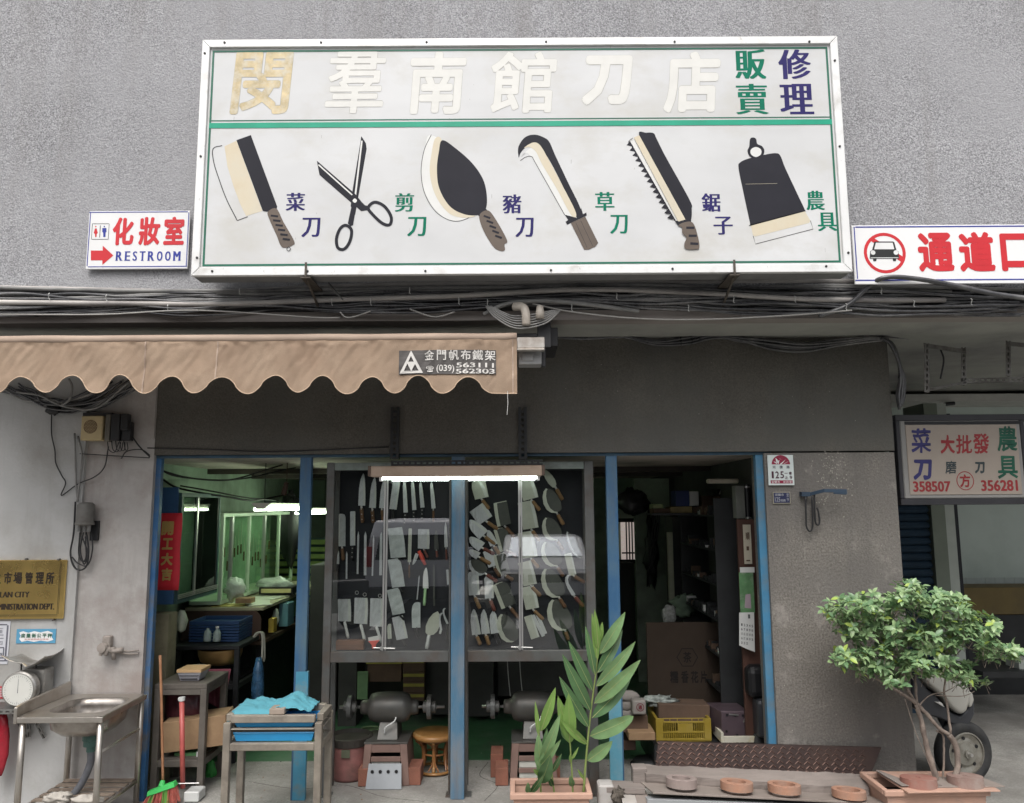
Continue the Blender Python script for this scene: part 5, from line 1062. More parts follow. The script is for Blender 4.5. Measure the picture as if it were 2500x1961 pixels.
Tt = thing('tray_stack', 'stack of blue plastic trays on the dark metal table', 'trays', (-2.4, 6.6, .88)); m_tray = M('tray_blue', (.03, .07, .17), .35, var=.1)
for k in range(7):
    z = .882 + k * .022; mb = MB(); rot = Matrix.Rotation(R(-8), 4, 'Z') @ Matrix.Translation((0, 0, 0))
    x0, x1, y0, y1 = -2.60, -2.20, 6.45, 6.78
    mb.box(x0 + .02, x1 - .02, y0 + .02, y1 - .02, z, z + .004)
    for (a, b, c_, d) in ((x0, x1, y0, y0 + .014), (x0, x1, y1 - .014, y1), (x0, x0 + .014, y0 + .014, y1 - .014), (x1 - .014, x1, y0 + .014, y1 - .014)): mb.box(a, b, c_, d, z + .004, z + .021 + (.012 if k == 6 else 0))
    mb.build('tray', m_tray, Tt, bevel=.002)
for k, (px, lab) in enumerate(((506, 'small cloudy glass bottle without cap on the tray table, left one'), (529, 'small clear glass bottle with white cap on the tray table, right one'))):
    T = thing('bottle', lab, 'bottle', pt(px, 1566, 6.36)); c = pt(px, 1566, 6.36); m_b = M('bottle_glass', (.36, .44, .42), .15, var=.1, alpha=.8)
    mb = MB(); mb.lathe([(0, 0), (.028, 0), (.03, .01), (.03, .06), (.022, .08), (.012, .088), (.012, .1)], c, 14); mb.build('body', m_b, T, smooth=True)
    if k: mb = MB(); mb.lathe([(.014, .1), (.014, .115), (0, .115)], c, 12); mb.build('cap', m_wh, T)
for k in range(2):
    cable([pt(618 + k * 3, 1556, 6.4 + k * .05), pt(628 + k * 4, 1545, 6.4 + k * .05), pt(640 + k * 4, 1550, 6.4 + k * .05), pt(640 + k * 6, 1600, 6.4 + k * .05), pt(638 + k * 6, 1615, 6.4 + k * .05)], .008, M('umbrella_handle', (.45, .45, .38), .4), 'pale curved handle hooked over the edge of the tray table', 'curved handles on the tray table', name='hooked_handle')
    COL.objects[-1]['category'] = 'handle'
mb = MB(); a = pt(632, 1605, 6.35); b = pt(628, 1715, 6.35); mb.tube([a, a.lerp(b, .3), a.lerp(b, .7), b], [.02, .042, .05, .045], 12); solo('wrapped_roll', mb, M('blue_plastic_wrap', (.035, .10, .19), .25, var=.5, scale=18, bump=.8, bscale=40), 'roll wrapped in shiny dark blue plastic leaning beside the tray table', 'roll', smooth=True)
def cloth(name, label, corners, Y0, Y1, mat, amp=.012, nx=24, nz=18, seed=1, cat='cloth', hold=None):
    """cloth between four pixel corners tl, tr, br, bl with folds"""
    tl, tr, br, bl = [Vector((*c, 0)) for c in corners]; vs = []; fs = []; mb = MB()
    for i in range(nz + 1):
        for j in range(nx + 1):
            t, s = i / nz, j / nx; p = tl.lerp(tr, s).lerp(bl.lerp(br, s), t); Y = Y0 + (Y1 - Y0) * t + amp * (1.5 * noise.noise(Vector((s * 5 + seed, t * 1.5, 0))) + noise.noise(Vector((s * 11, t * 3 + seed, 4))))
            vs.append(tuple(pt(p.x, p.y, Y)))
    for i in range(nz):
        for j in range(nx): a = i * (nx + 1) + j; fs.append((a, a + 1, a + nx + 2, a + nx + 1))
    mb.add(vs, fs); return solo(name, mb, mat, label, cat, smooth=True, solid=.002)
cloth('cloth', 'dusky pink cloth hanging behind the front stand', ((498, 1634), (564, 1633), (546, 1735), (503, 1713)), 6.12, 6.1, M('pink_cloth', (.22, .06, .085), .85, var=.15), amp=.01)
# front stand with basket, bowl, carton
ST = table('work_stand', 'dark painted wooden stand just inside the left door jamb', pt(376, 1700, 5.63).x, pt(504, 1700, 5.63).x, 5.63, 6.05, .74, m_standw, .045, ((.19, .045), (.665, .04)), .035)
mb = MB(); mb.box(pt(380, 1700, 5.63).x + .04, pt(504, 1700, 5.63).x - .04, 5.66, 6.02, .236, .244); mb.build('lower_shelf', m_standw, ST)
c = pt(477, 1640, 5.9); mb = MB(); mb.lathe([(0, .0), (.05, .0), (.085, .05), (.09, .062), (.086, .062), (.05, .008), (0, .008)], (c.x, c.y, .742), 24); solo('metal_bowl', mb, m_alu, 'round steel bowl behind the small basket on the stand', 'bowl', smooth=True)
T = thing('basket', 'small grey plastic basket with a wooden board on top of the stand', 'basket', pt(463, 1655, 5.72)); q = rect(434, 1628, 492, 1657, 5.70); qb = rect(440, 1628, 484, 1657, 5.70)
m_bk = M('basket_grey', (.38, .38, .42), .5, var=.1)
zb = .743; zt_ = zb + (q[3] - q[2]) * .75
mb = MB(); mb.hexa([(qb[0], 5.71, zb), (qb[1], 5.71, zb), (qb[1], 5.83, zb), (qb[0], 5.83, zb), (q[0], 5.69, zt_), (q[1], 5.69, zt_), (q[1], 5.86, zt_), (q[0], 5.86, zt_)]); mb.build('body', m_bk, T, bevel=.003)
mb = MB(); mb.box(qb[0] + .005, qb[1] - .005, 5.698, 5.704, zb + .012, zb + .018); mb.box(q[0] + .012, q[1] - .012, 5.69, 5.696, zt_ - .022, zt_ - .02); mb.build('slot', m_black2, T)
mb = MB(); mb.box(q[0] - .002, q[1] + .002, 5.685, 5.865, zt_ + .001, zt_ + .02); mb.build('wooden_board', M('board_wood', (.50, .33, .17), .6, var=.1), T)
bag('plastic_bag', 'dark red plastic sack inside the stand', 447, 1722, 92, 100, 5.85, M('sack_red', (.09, .025, .035), .3, var=.5, scale=8, bump=.6, bscale=20), seed=4, amp=.25)
r = rect(388, 1755, 500, 1842, 5.62); mb = MB(); mb.obox(((r[0] + r[1]) / 2 + .05, 5.80, (r[2] + r[3]) / 2 - .0), (.42, .26, .20), Matrix.Rotation(R(-5), 3, 'Y') @ Matrix.Rotation(R(8), 3, 'Z')); solo('carton', mb, m_kraft, 'tilted brown cardboard carton on the lower shelf of the stand', 'box', bevel=.003)
boxthing('carton', 'flat green carton under the cardboard carton in the stand', 'box', 425, 1838, 478, 1856, 5.7, .2, M('green_carton', (.10, .25, .10), .6)); boxthing('label_card', 'white card with black lettering beside the green carton', 'card', 479, 1836, 490, 1853, 5.68, .004, m_wh)
bag('plastic_bag', 'small bright green plastic bag on the floor behind the stand', 514, 1880, 22, 42, 6.0, M('bag_bright_green', (.06, .36, .08), .4, var=.3, bump=.5, bscale=30), seed=9, amp=.6)
# broom and dustpan
T = thing('broom', 'green headed broom with a thin wooden handle standing upside against the stand', 'broom', pt(390, 1950, 5.45)); T['label'] = 'green headed broom with thin wooden handle leaning against the dark stand'
mb = MB(); mb.tube(catmull([pt(398, 1908, 5.46), pt(396, 1820, 5.5), pt(394, 1700, 5.54), pt(391, 1600, 5.57)], 4), .0095, 8); mb.build('handle', M('broom_wood', (.33, .16, .08), .6, var=.2, scale=12), T, smooth=True)
m_bg = M('broom_green', (.06, .52, .12), .4, var=.08)
mb = MB(); a, b = pt(361, 1938, 5.44), pt(430, 1914, 5.46); d = (b - a).normalized(); up = Vector((-d.z, 0, d.x))
mb.hexa([a + up * -.012 + Vector((0, -.03, 0)), b + up * -.012 + Vector((0, -.03, 0)), b + up * -.012 + Vector((0, .03, 0)), a + up * -.012 + Vector((0, .03, 0)), a + up * .02 + Vector((.01, -.022, 0)), b + up * .02 + Vector((-.004, -.022, 0)), b + up * .02 + Vector((-.004, .022, 0)), a + up * .02 + Vector((.01, .022, 0))])
mb.tube([pt(398, 1905, 5.46), (a + b) / 2 + up * .015], [.014, .024], 8); mb.build('head', m_bg, T, bevel=.003)
mb = MB(); m_br = M('bristle_red', (.50, .13, .10), .7, var=.2, scale=40)
for k in range(260):
    t = random.random(); p = a.lerp(b, t) + Vector((0, random.uniform(-.025, .025), 0)) - up * .01; L = random.uniform(.085, .11) ; e = p + Vector(((t - .6) * .07 + random.uniform(-.01, .01), random.uniform(-.02, .02), -L)) 
    e.z = max(e.z, .008); w_ = .0016; mi = 1 if (int(t * 7) % 3 == 1) else 0
    mb.add([p + Vector((-w_, 0, 0)), p + Vector((w_, 0, 0)), e + Vector((w_, 0, 0)), e + Vector((-w_, 0, 0))], [(0, 1, 2, 3)], mi)
mb.build('bristles', [m_br, M('bristle_green', (.16, .42, .08), .7, var=.1)], T, kind='stuff')
T = thing('dustpan', 'long handled dustpan with a red pole and white pan beside the broom', 'dustpan', pt(455, 1935, 5.5)); m_pr = M('pole_red', (.46, .10, .09), .45, var=.12, scale=12)
mb = MB(); mb.tube([pt(446, 1925, 5.52), pt(444, 1712, 5.58)], .0165, 12); mb.build('pole', m_pr, T, smooth=True)
mb = MB(); mb.tube([pt(444, 1711, 5.58), pt(444, 1702, 5.58)], .021, 12); mb.tube([pt(436, 1707, 5.58), pt(444, 1707, 5.58)], .012, 8); mb.build('cap', m_wh, T)
mb = MB(); q = rect(449, 1916, 486, 1936, 5.5); mb.box(q[0], q[1], 5.5, 5.62, .01, .075); mb.build('pan', m_wh, T, bevel=.006)
mb = MB(); mb.tube([pt(412, 1914, 5.5), pt(486, 1912, 5.5)], .004, 6); mb.build('bail', m_alu, T)
# ------------------------------------------------------------------ inside the shop, behind and under the cases
# grinders
m_motor = M('motor_grey', (.085, .085, .08), .45, .4, var=.2, dirt=(.09, .08, .07), dscale=8); m_gb2 = M('grinder_brown', (.19, .12, .10), .6, var=.15); m_plate = M('pale_plate', (.44, .44, .40), .6, var=.15, scale=12)
def grinder(px, lab, plate=True):
    YQ = 5.95; cx = pt(px, 1725, YQ).x; T = thing('bench_grinder', lab, 'grinder', (cx, YQ, 0), 'bench grinders under the display cases'); f = lambda py, Y=YQ: pt(1120, py, Y).z
    zm = f(1727) 
    mb = MB(); mb.lathe([(0, -.21), (.045, -.21), (.05, -.19), (.055, -.155), (.09, -.14), (.105, -.1), (.108, 0), (.105, .1), (.09, .14), (.055, .155), (.05, .19), (.045, .21), (0, .21)], (cx, YQ + .02, zm), 22, 'x'); mb.build('motor', m_motor, T, smooth=True)
    mb = MB(); mb.tube([(cx - .37, YQ + .02, zm), (cx + .40, YQ + .02, zm)], .011, 8); mb.build('shaft', m_alu, T, smooth=True)
    for s in (-1, 1): mb = MB(); xx = cx + s * .29; mb.lathe([(.014, -.05), (.04, -.045), (.04, -.016), (.085, -.015), (.085, .015), (.04, .016), (.04, .045), (.014, .05)], (xx, YQ + .02, zm), 22, 'x'); mb.build('grinding_wheel', m_iron, T)
    w = .155; zt = f(1797); zp = f(1748)
    mb = MB(); mb.hexa([(cx - .075, 5.86, zt), (cx + .075, 5.86, zt), (cx + .075, 6.1, zt), (cx - .075, 6.1, zt), (cx - .06, 5.93, zp), (cx + .06, 5.93, zp), (cx + .06, 6.1, zp), (cx - .06, 6.1, zp)]); mb.build('motor_base', m_motor, T, bevel=.003)
    z0 = .008; hw0, hw1 = .17, .15
    mb = MB(); mb.box(cx - .155, cx + .155, 5.80, 6.12, zt - .012, zt - .001); mb.build('cover', m_motor, T, bevel=.002)
    mb = MB(); mb.hexa([(cx - hw0, 5.79, z0), (cx - hw0 + .05, 5.79, z0), (cx - hw0 + .05, 6.12, z0), (cx - hw0, 6.12, z0), (cx - hw1, 5.80, zt - .013), (cx - hw1 + .05, 5.80, zt - .013), (cx - hw1 + .05, 6.12, zt - .013), (cx - hw1, 6.12, zt - .013)])
    mb.hexa([(cx + hw0 - .05, 5.79, z0), (cx + hw0, 5.79, z0), (cx + hw0, 6.12, z0), (cx + hw0 - .05, 6.12, z0), (cx + hw1 - .05, 5.80, zt - .013), (cx + hw1, 5.80, zt - .013), (cx + hw1, 6.12, zt - .013), (cx + hw1 - .05, 6.12, zt - .013)])
    h = zt - .013
    for a, b in ((h * .80, h * .995), (h * .58, h * .70), (h * .30, h * .41), (.012, .02)): mb.box(cx - hw1 + .045, cx + hw1 - .045, 5.805, 5.82, a, b)
    mb.build('cabinet_frame', m_gb2, T, bevel=.002)
    for a, b in ((h * .42, h * .575), (h * .1, h * .295)): mb = MB(); mb.box(cx - .1, cx + .1, 5.815, 5.825, a, b); mb.build('pale_panel', m_plate, T)
    mb = MB(); mb.box(cx - .1, cx + .1, 5.9, 5.91, .01, h * .98); mb.build('inner_back', m_black2, T)
    if plate:
        mb = MB(); mb.hexa([(cx - .125, 5.72, .01), (cx + .125, 5.72, .01), (cx + .125, 5.73, .01), (cx - .125, 5.73, .01), (cx - .115, 5.78, .16), (cx + .115, 5.78, .16), (cx + .115, 5.788, .16), (cx - .115, 5.788, .16)]); mb.build('steel_plate', M('bare_steel_plate', (.24, .255, .27), .4, .3, var=.1), T)
        mb = MB()
        for k in range(4): mb.lathe([(0, -.005), (.012, -.005), (.012, 0)], (cx - .085 + k * .056, 5.757, .115), 8, 'y')
        mb.build('bolt_holes', m_black2, T, kind='stuff')
    mb = MB(); mb.tube(catmull([(cx + .06, 5.9, zm - .03), (cx + .05, 5.86, zm - .07), (cx - .01, 5.85, zt + .09), (cx - .02, 5.86, zt + .05)], 5), .005, 6); mb.build('wire', m_wh, T)
    return T
grinder(951, 'bench grinder with a steel plate on its brown cabinet under the left display case'); grinder(1300, 'bench grinder on a brown cabinet partly hidden behind the ginger plant', False)
for px, py, Y, lab in ((890, 1888, 5.78, 'red brick standing left of the first grinder'), (1011, 1890, 5.80, 'red brick standing right of the first grinder'), (1225, 1893, 5.78, 'red brick standing left of the second grinder'), (1213, 1880, 5.95, 'darker red brick behind the one left of the second grinder'), (1352, 1890, 5.85, 'red brick standing right of the second grinder')):
    p = pt(px, py, Y); mb = MB(); mb.box(p.x - .045, p.x + .045, Y, Y + .2, .008, .125 if 'darker' not in lab else .17); solo('brick', mb, M('brick_red', (.22, .09, .06), .85, var=.2, bump=.4), lab, 'brick', 'bricks beside the grinders', bevel=.003)
# bucket
c = pt(853, 1905, 5.98); T = thing('bucket', 'dusty pink bucket with a black rim left of the first grinder', 'bucket', (c.x, 5.98, 0)); m_bkt = M('bucket_pink', (.30, .13, .12), .5, var=.2, scale=8, dirt=(.15, .08, .07), dscale=5)
mb = MB(); mb.lathe([(0, .01), (.125, .01), (.125, .03), (.15, .25)], (c.x, 5.98, 0), 26); mb.build('body', m_bkt, T, smooth=True)
mb = MB(); mb.lathe([(.152, .245), (.16, .25), (.165, .30), (.155, .305), (.14, .28), (0, .265)], (c.x, 5.98, 0), 26); mb.build('rim', M('rim_black', (.035, .03, .025), .6, var=.3), T)
mb = MB(); mb.box(c.x - .03, c.x + .03, 5.825, 5.832, .185, .24); mb.build('sticker', M('sticker', (.10, .11, .07), .6), T)
# rattan stool
c = pt(1062, 1893, 6.1); cx, cy = c.x, 6.1; T = thing('rattan_stool', 'round rattan stool with bowed legs behind the middle post', 'stool', (cx, cy, 0)); m_rat = M('rattan', (.24, .10, .035), .35, var=.3, scale=14); m_ratl = M('rattan_light', (.30, .15, .05), .35, var=.2, scale=14)
mb = MB(); mb.lathe([(0, .29), (.14, .29), (.165, .285), (.17, .27), (.165, .252), (.15, .245)], (cx, cy, 0), 28); mb.build('seat', m_ratl, T, smooth=True)
mb = MB(); mb.lathe([(.13, .012), (.145, .022), (.13, .034), (.115, .022), (.13, .012)], (cx, cy, 0), 28); mb.build('base_ring', m_ratl, T, smooth=True)
for k in range(6):
    a = math.pi / 3 * k - math.pi / 2; f = lambda r, z: (cx + math.cos(a) * r, cy + math.sin(a) * r, z)
    mb = MB(); mb.tube(catmull([f(.15, .25), f(.10, .20), f(.09, .14), f(.095, .07), f(.125, .03)], 4), .014, 7); mb.build('leg', m_ratl if k == 0 else m_rat, T, smooth=True)
    for s in (-1, 1):
        g = lambda r, z, da: (cx + math.cos(a + s * da) * r, cy + math.sin(a + s * da) * r, z)
        mb = MB(); mb.tube(catmull([g(.15, .25, .35), g(.105, .20, .08), g(.1, .10, .06), g(.13, .04, .3)], 3), .006, 5); mb.build('cane', m_rat, T)
mb = MB(); mb.lathe([(.082, .13), (.09, .138), (.082, .146), (.074, .138), (.082, .13)], (cx, cy, 0), 24); mb.build('middle_ring', m_rat, T)
# dark furniture and boxes at the back of the middle bay
F = thing('storage_rack', 'dark storage rack across the back of the middle bay', 'rack', (-.6, 7.7, 0))
for x in (-1.75, -.95, -.2, .55): mb = MB(); mb.box(x, x + .05, 7.65, 8.2, .01, 1.7); mb.build('upright', m_darkm, F)
for z in (.45, .95, 1.4): mb = MB(); mb.box(-1.699, .549, 7.652, 8.19, z, z + .02); mb.build('shelf', m_darkm, F) if False else None
mb = MB(); mb.box(-1.78, .65, 8.25, 8.27, .01, 2.0); mb.build('back', m_indark, F)
m_crate = M('crate_yellow_dark', (.30, .27, .05), .6, var=.2)
for k, (x0, y0, x1, y1, lab, mt) in enumerate(((897, 1608, 980, 1665, 'brown carton with a yellow taped lid at the back under the left case', m_kraftd), (984, 1608, 1036, 1640, 'brown carton with yellow tape, topmost of the pile behind the first grinder', m_kraftd), (984, 1641, 1036, 1664, 'brown carton with yellow tape, second of the pile behind the first grinder', m_kraftd), (984, 1665, 1036, 1690, 'brown carton, third of the pile behind the first grinder', m_kraftd), (984, 1691, 1036, 1712, 'brown carton, lowest of the pile behind the first grinder', m_kraftd))):
    r = rect(x0, y0, x1, y1, 7.3); T = thing('carton', lab, 'box', (r[0], 7.3, r[2]), 'cartons behind the grinders'); mb = MB(); mb.box(r[0], r[1], 7.3, 7.62, r[2], r[3]); mb.build('box', mt, T, bevel=.003)
    mb = MB(); mb.box(r[0] + .002, r[1] - .002, 7.294, 7.2995, r[3] - .04, r[3] - .015) if k else mb.box(r[0] - .01, r[1] + .01, 7.285, 7.2995, r[3] - .045, r[3]); mb.build('tape', m_crate, T)
for (x0, y0, x1, y1, Y, lab) in ((825, 1612, 870, 1790, 7.3, 'tall black cabinet on legs left behind the first grinder'), (1040, 1615, 1100, 1745, 7.4, 'black cabinet directly left of the middle post'), (1145, 1618, 1205, 1750, 7.4, 'black cabinet directly right of the middle post'), (1215, 1618, 1440, 1700, 7.5, 'wide black cabinet behind the second grinder')):
    boxthing('dark_cabinet', lab, 'cabinet', x0, y0, x1, y1, Y, .4, m_indark, 'dark cabinets at the back')
boxthing('green_board', 'pale green board leaning behind the first grinder', 'board', 872, 1640, 898, 1708, 7.25, .02, M('board_green', (.14, .25, .12), .6, var=.3))
mb = MB(); c = pt(905, 1757, 7.0); 
for k in range(4): mb.tube([Vector((c.x + math.cos(a) * (.12 - .015 * k), 7.0 + math.sin(a) * (.10 - .012 * k), .02 + .016 * k)) for a in [i * math.pi / 8 for i in range(17)]], .008, 6, cap=False)
solo('rope_coil', mb, M('rope_green', (.16, .24, .12), .8), 'coil of greenish rope on the green floor', 'rope')
boxthing('green_plinth', 'green painted raised platform at the back of the shop floor', 'platform', 762, 1780, 1460, 1800, 7.2, 1.0, m_green, bevel=.004) if False else None
for px in (1238, 1268): cable([pt(px, 1600, 7.0), pt(px + 3, 1650, 7.0), pt(px + 8, 1700, 6.95)], .004, m_tie, 'pale cord hanging down behind the right display case', 'cords behind the right case')
# ------------------------------------------------------------------ right bay
wb('partition', M('partition_green', (.30, .36, .29), .8, var=.15, scale=2, dirt=(.18, .21, .17), dscale=3), pt(1553, 1400, 9.0).x, pt(1640, 1400, 9.0).x, 9.0, 9.06, 0, ZCEIL)
Wn = thing('back_window', 'narrow bright window with a railing at the far end beside the right blue post', 'window', pt(1530, 1370, 10.5)); q = rect(1516, 1275, 1549, 1366, 10.5)
mb = MB(); mb.box(q[0], q[1], 10.50, 10.51, q[2], q[3]); mb.build('pane', M('outdoor_light', (.85, .72, .66), .5, var=.35, scale=9, emit=.35), Wn)
for (a, b, c_, d) in ((q[0] - .04, q[1] + .04, q[3], q[3] + .05), (q[0] - .04, q[1] + .04, q[2] - .05, q[2])): mb = MB(); mb.box(a, b, 10.47, 10.52, c_, d); mb.build('frame', m_darkm, Wn)
for px in (1529, 1536, 1543): x = pt(px, 1300, 10.45).x; mb = MB(); mb.box(x - .008, x + .008, 10.44, 10.46, q[2], q[3]); mb.build('bar', m_black2, Wn)
z = pt(1530, 1352, 10.44).z; mb = MB(); mb.box(q[0], q[1], 10.43, 10.44, z, z + .02); mb.build('railing', m_black2, Wn)
boxthing('timber', 'pale upright timber against the dark shelves of the right bay', 'post', 1632, 1300, 1645, 1470, 8.0, .05, M('timber_pale', (.45, .45, .34), .7, var=.2))
boxthing('blue_cabinet', 'tall dark blue steel cabinet standing in the middle of the right bay', 'cabinet', 1694, 1262, 1752, 1700, 7.6, .6, M('cabinet_steel_blue', (.03, .09, .18), .45, var=.2), bevel=.006)
boxthing('dark_cabinet', 'black open shelving left of the tall blue cabinet', 'cabinet', 1648, 1262, 1693, 1700, 8.1, .4, m_indark)
U = thing('parts_shelf', 'dark shelf unit crowded with small parts along the right wall', 'shelf', (1.65, 6.9, 0))
for k in range(6): z = .5 + k * .27; mb = MB(); mb.box(1.60, XR - .005, 6.3, 7.55, z, z + .015); mb.build('shelf_board', m_darkm, U)
for y in (6.28, 7.56): mb = MB(); mb.box(1.60, XR - .004, y, y + .02, .01, 2.0); mb.build('upright', m_darkm, U)
mb = MB()
for k in range(140):
    y = random.uniform(6.35, 7.5); zz = .515 + random.randrange(6) * .27; s = random.uniform(.02, .05); mb.box(1.61 + random.random() * .02, 1.66 + s, y, y + s, zz, zz + s * random.uniform(.6, 1.8), random.choice((0, 0, 0, 1, 2)))
mb.build('small_parts', [m_darkm, m_kraftd, m_wh], U, kind='stuff')
# high shelf with boxes
q = rect(1592, 1253, 1798, 1258, 7.0); mb = MB(); mb.box(q[0], q[1], 7.0, 7.35, q[2], q[3]); solo('high_shelf', mb, m_darkm, 'dark shelf hung high across the right bay', 'shelf')
for (x0, y0, x1, y1, mt, lab) in ((1595, 1231, 1619, 1241, M('old_green_card', (.26, .30, .16), .8), 'greenish flat carton lying on another at the left end of the high shelf'), (1596, 1242, 1636, 1252.5, m_kraftd, 'flat brown carton at the left end of the high shelf'), (1637, 1237, 1690, 1252.5, M('tape_brown', (.28, .22, .10), .7, var=.3, scale=9), 'long taped carton in the middle of the high shelf'),
                              (1650, 1198, 1683, 1236, M('blue_bag_dark', (.015, .03, .12), .4), 'dark blue bag on the long taped carton'), (1684, 1200, 1706, 1235, m_wh, 'white carton leaning beside the dark blue bag'), (1714, 1210, 1790, 1252.5, m_kraftd, 'large brown carton on the high shelf'), (1752, 1194, 1796, 1209, m_black2, 'black and white striped flat package on top of the large carton')):
    boxthing('carton', lab, 'box', x0, y0, x1, y1, 7.05, .22, mt, 'boxes on the high shelf')
mb = MB()
for k in range(5): a = 1754 + k * 9; P = [XZ(a, 1208, 7.045), XZ(a + 4, 1208, 7.045), XZ(a + 9, 1195, 7.045), XZ(a + 5, 1195, 7.045)]; mb.face([(p[0], 7.045, p[1]) for p in P])
solo('striped_tape', mb, m_wh, 'white diagonal stripes on the flat package on the high shelf', 'tape', solid=.001)
bag('lamp_bundle', 'black cloth bundle hanging from the ceiling beside the right blue post', 1545, 1225, 80, 60, 7.4, m_black2, seed=12, amp=.4, cat='bundle')
boxthing('ceiling_light', 'unlit beige strip lamp under the ceiling of the right bay', 'lamp', 1730, 1169, 1804, 1180, 6.3, .08, M('lamp_beige', (.55, .50, .42), .5), bevel=.008)
T = thing('fuse_box', 'tall grey metal box with a dark cylinder mounted beside the right door jamb', 'box', pt(1815, 1268, 6.1)); q = rect(1797, 1186, 1819, 1266, 6.1); mb = MB(); mb.box(q[0], q[1], 6.1, 6.2, q[2], q[3]); mb.build('box', M('grey_box', (.20, .21, .19), .5), T, bevel=.003)
q = rect(1820, 1182, 1834, 1268, 6.1); mb = MB(); mb.lathe([(0, q[2]), (.022, q[2]), (.022, q[3]), (0, q[3])], ((q[0] + q[1]) / 2, 6.12, 0), 14); mb.build('cylinder', m_black2, T)
mb = MB()
for z in (q[2] + .004, q[3] - .03): mb.lathe([(.0235, z), (.0235, z + .014)], ((q[0] + q[1]) / 2, 6.12, 0), 14)
mb.build('band', m_alu, T)
boxthing('door_leaf', 'dark reddish brown wooden door leaf folded back at the right jamb', 'door', 1811, 1268, 1872, 1815, 6.0, .03, M('door_wood', (.075, .035, .025), .5, var=.25, scale=4, stretch=(3, 1, .4)))
T = thing('paper_strip', 'narrow white calendar strip pinned to the brown door leaf', 'poster', pt(1828, 1378, 5.99)); q = rect(1815, 1281, 1834, 1377, 5.99); mb = MB(); mb.box(q[0], q[1], 5.985, 5.988, q[2], q[3]); mb.build('sheet', M('strip_paper', (.52, .48, .38), .7, var=.1), T)
word(T, '順', (1820, 1300, 1830, 1318), 5.983, m_kraftd, .02, .02); mb = MB(); mb.box(q[0] + .015, q[1] - .015, 5.9835, 5.9845, q[2] + .02, q[2] + .03); mb.box(q[0] + .02, q[1] - .02, 5.9835, 5.9845, q[2] + .1, q[2] + .13); mb.build('print', m_kraftd, T)
# calendar
T = thing('calendar', 'hanging calendar with a green picture above a white date sheet on the door leaf', 'calendar', pt(1825, 1590, 5.95)); YC = 5.94
q = rect(1807, 1385, 1842, 1398, YC); mb = MB(); mb.box(q[0], q[1], YC, YC + .006, q[2], q[3]); mb.build('header', M('calendar_white', (.62, .63, .62), .6, var=.04), T)
q = rect(1806, 1398, 1841, 1496, YC); mb = MB(); mb.box(q[0], q[1], YC + .001, YC + .005, q[2], q[3]); mb.build('picture', M('calendar_green', (.10, .22, .10), .5, var=.5, scale=7, dirt=(.32, .36, .30), dscale=6, damt=.3), T)
mb = MB(); P = [XZ(x, y, YC) for x, y in ((1820, 1452), (1832, 1450), (1834, 1486), (1818, 1484))]; mb.face([(p[0], YC + .0, p[1]) for p in P[::-1]]); mb.build('picture_figure', M('calendar_pink', (.36, .28, .33), .6), T)
P = [XZ(x, y, YC) for x, y in ((1805, 1496), (1841, 1495), (1843, 1592), (1822, 1584), (1805, 1576))]; mb = MB(); mb.prism(P, YC - .001, YC + .006); mb.build('date_sheet', MATS['calendar_white'], T)
mb = MB(); nmb = 1
for r_ in range(5):
    for c_ in range(5):
        if nmb <= 23: letter(mb, str(nmb), *rect(1809 + c_ * 6.4, 1522 + r_ * 11 + c_ * .9, 1812.6 + c_ * 6.4, 1528 + r_ * 11 + c_ * .9, YC), YC - .003, .04, .03)
        nmb += 1
letter(mb, '1', *rect(1826, 1500, 1831, 1510, YC), YC - .003, .05, .03)
mb.build('dates', M('print_grey', (.08, .09, .09), .6), T, kind='stuff')
# big cardboard sheet with hexagon mark
T = thing('cardboard_sheet', 'large sheet of dark cardboard with a printed hexagon mark standing in the right bay', 'cardboard', pt(1665, 1740, 6.75)); YH = 6.75; m_cs = M('cardboard_dark', (.052, .036, .025), .85, var=.12, scale=3)
q = rect(1581, 1520, 1758, 1745, YH); mb = MB(); mb.box(q[0], q[1], YH, YH + .03, q[2], q[3]); mb.build('sheet', m_cs, T, bevel=.002)
c = XZ(1678, 1605, YH); mb = MB()
for k in range(6):
    a, b = math.pi / 3 * k, math.pi / 3 * (k + 1); f = lambda an, r: (c[0] + math.cos(an) * r, YH - .001, c[1] + math.sin(an) * r * .95)
    mb.face([f(a, .082), f(b, .082), f(b, .09), f(a, .09)][::-1])
m_pd = M('print_dark', (.012, .009, .008), .8); mb.build('hexagon_mark', m_pd, T)
for ch, (a, b) in zip('糯香花片', ((1636, 1656), (1663, 1681), (1687, 1705), (1710, 1726))): word(T, ch, (a, 1638, b, 1668), YH - .001, m_pd, .03, .03)
word(T, '茶', (1668, 1592, 1688, 1618), YH - .001, m_pd, .02, .02)
bag('grey_net', 'bunched grey net on top of the cardboard sheet', 1634, 1502, 34, 48, 6.9, M('net_grey', (.22, .23, .22), .8, var=.5, scale=30, bump=1, bscale=60), seed=21, cat='net')
bag('cloth_heap', 'heap of pale green cloth on the shelf behind the cardboard sheet', 1672, 1478, 60, 50, 7.5, M('cloth_palegreen', (.18, .24, .18), .9, var=.3, scale=9), seed=22, amp=.6, cat='cloth')
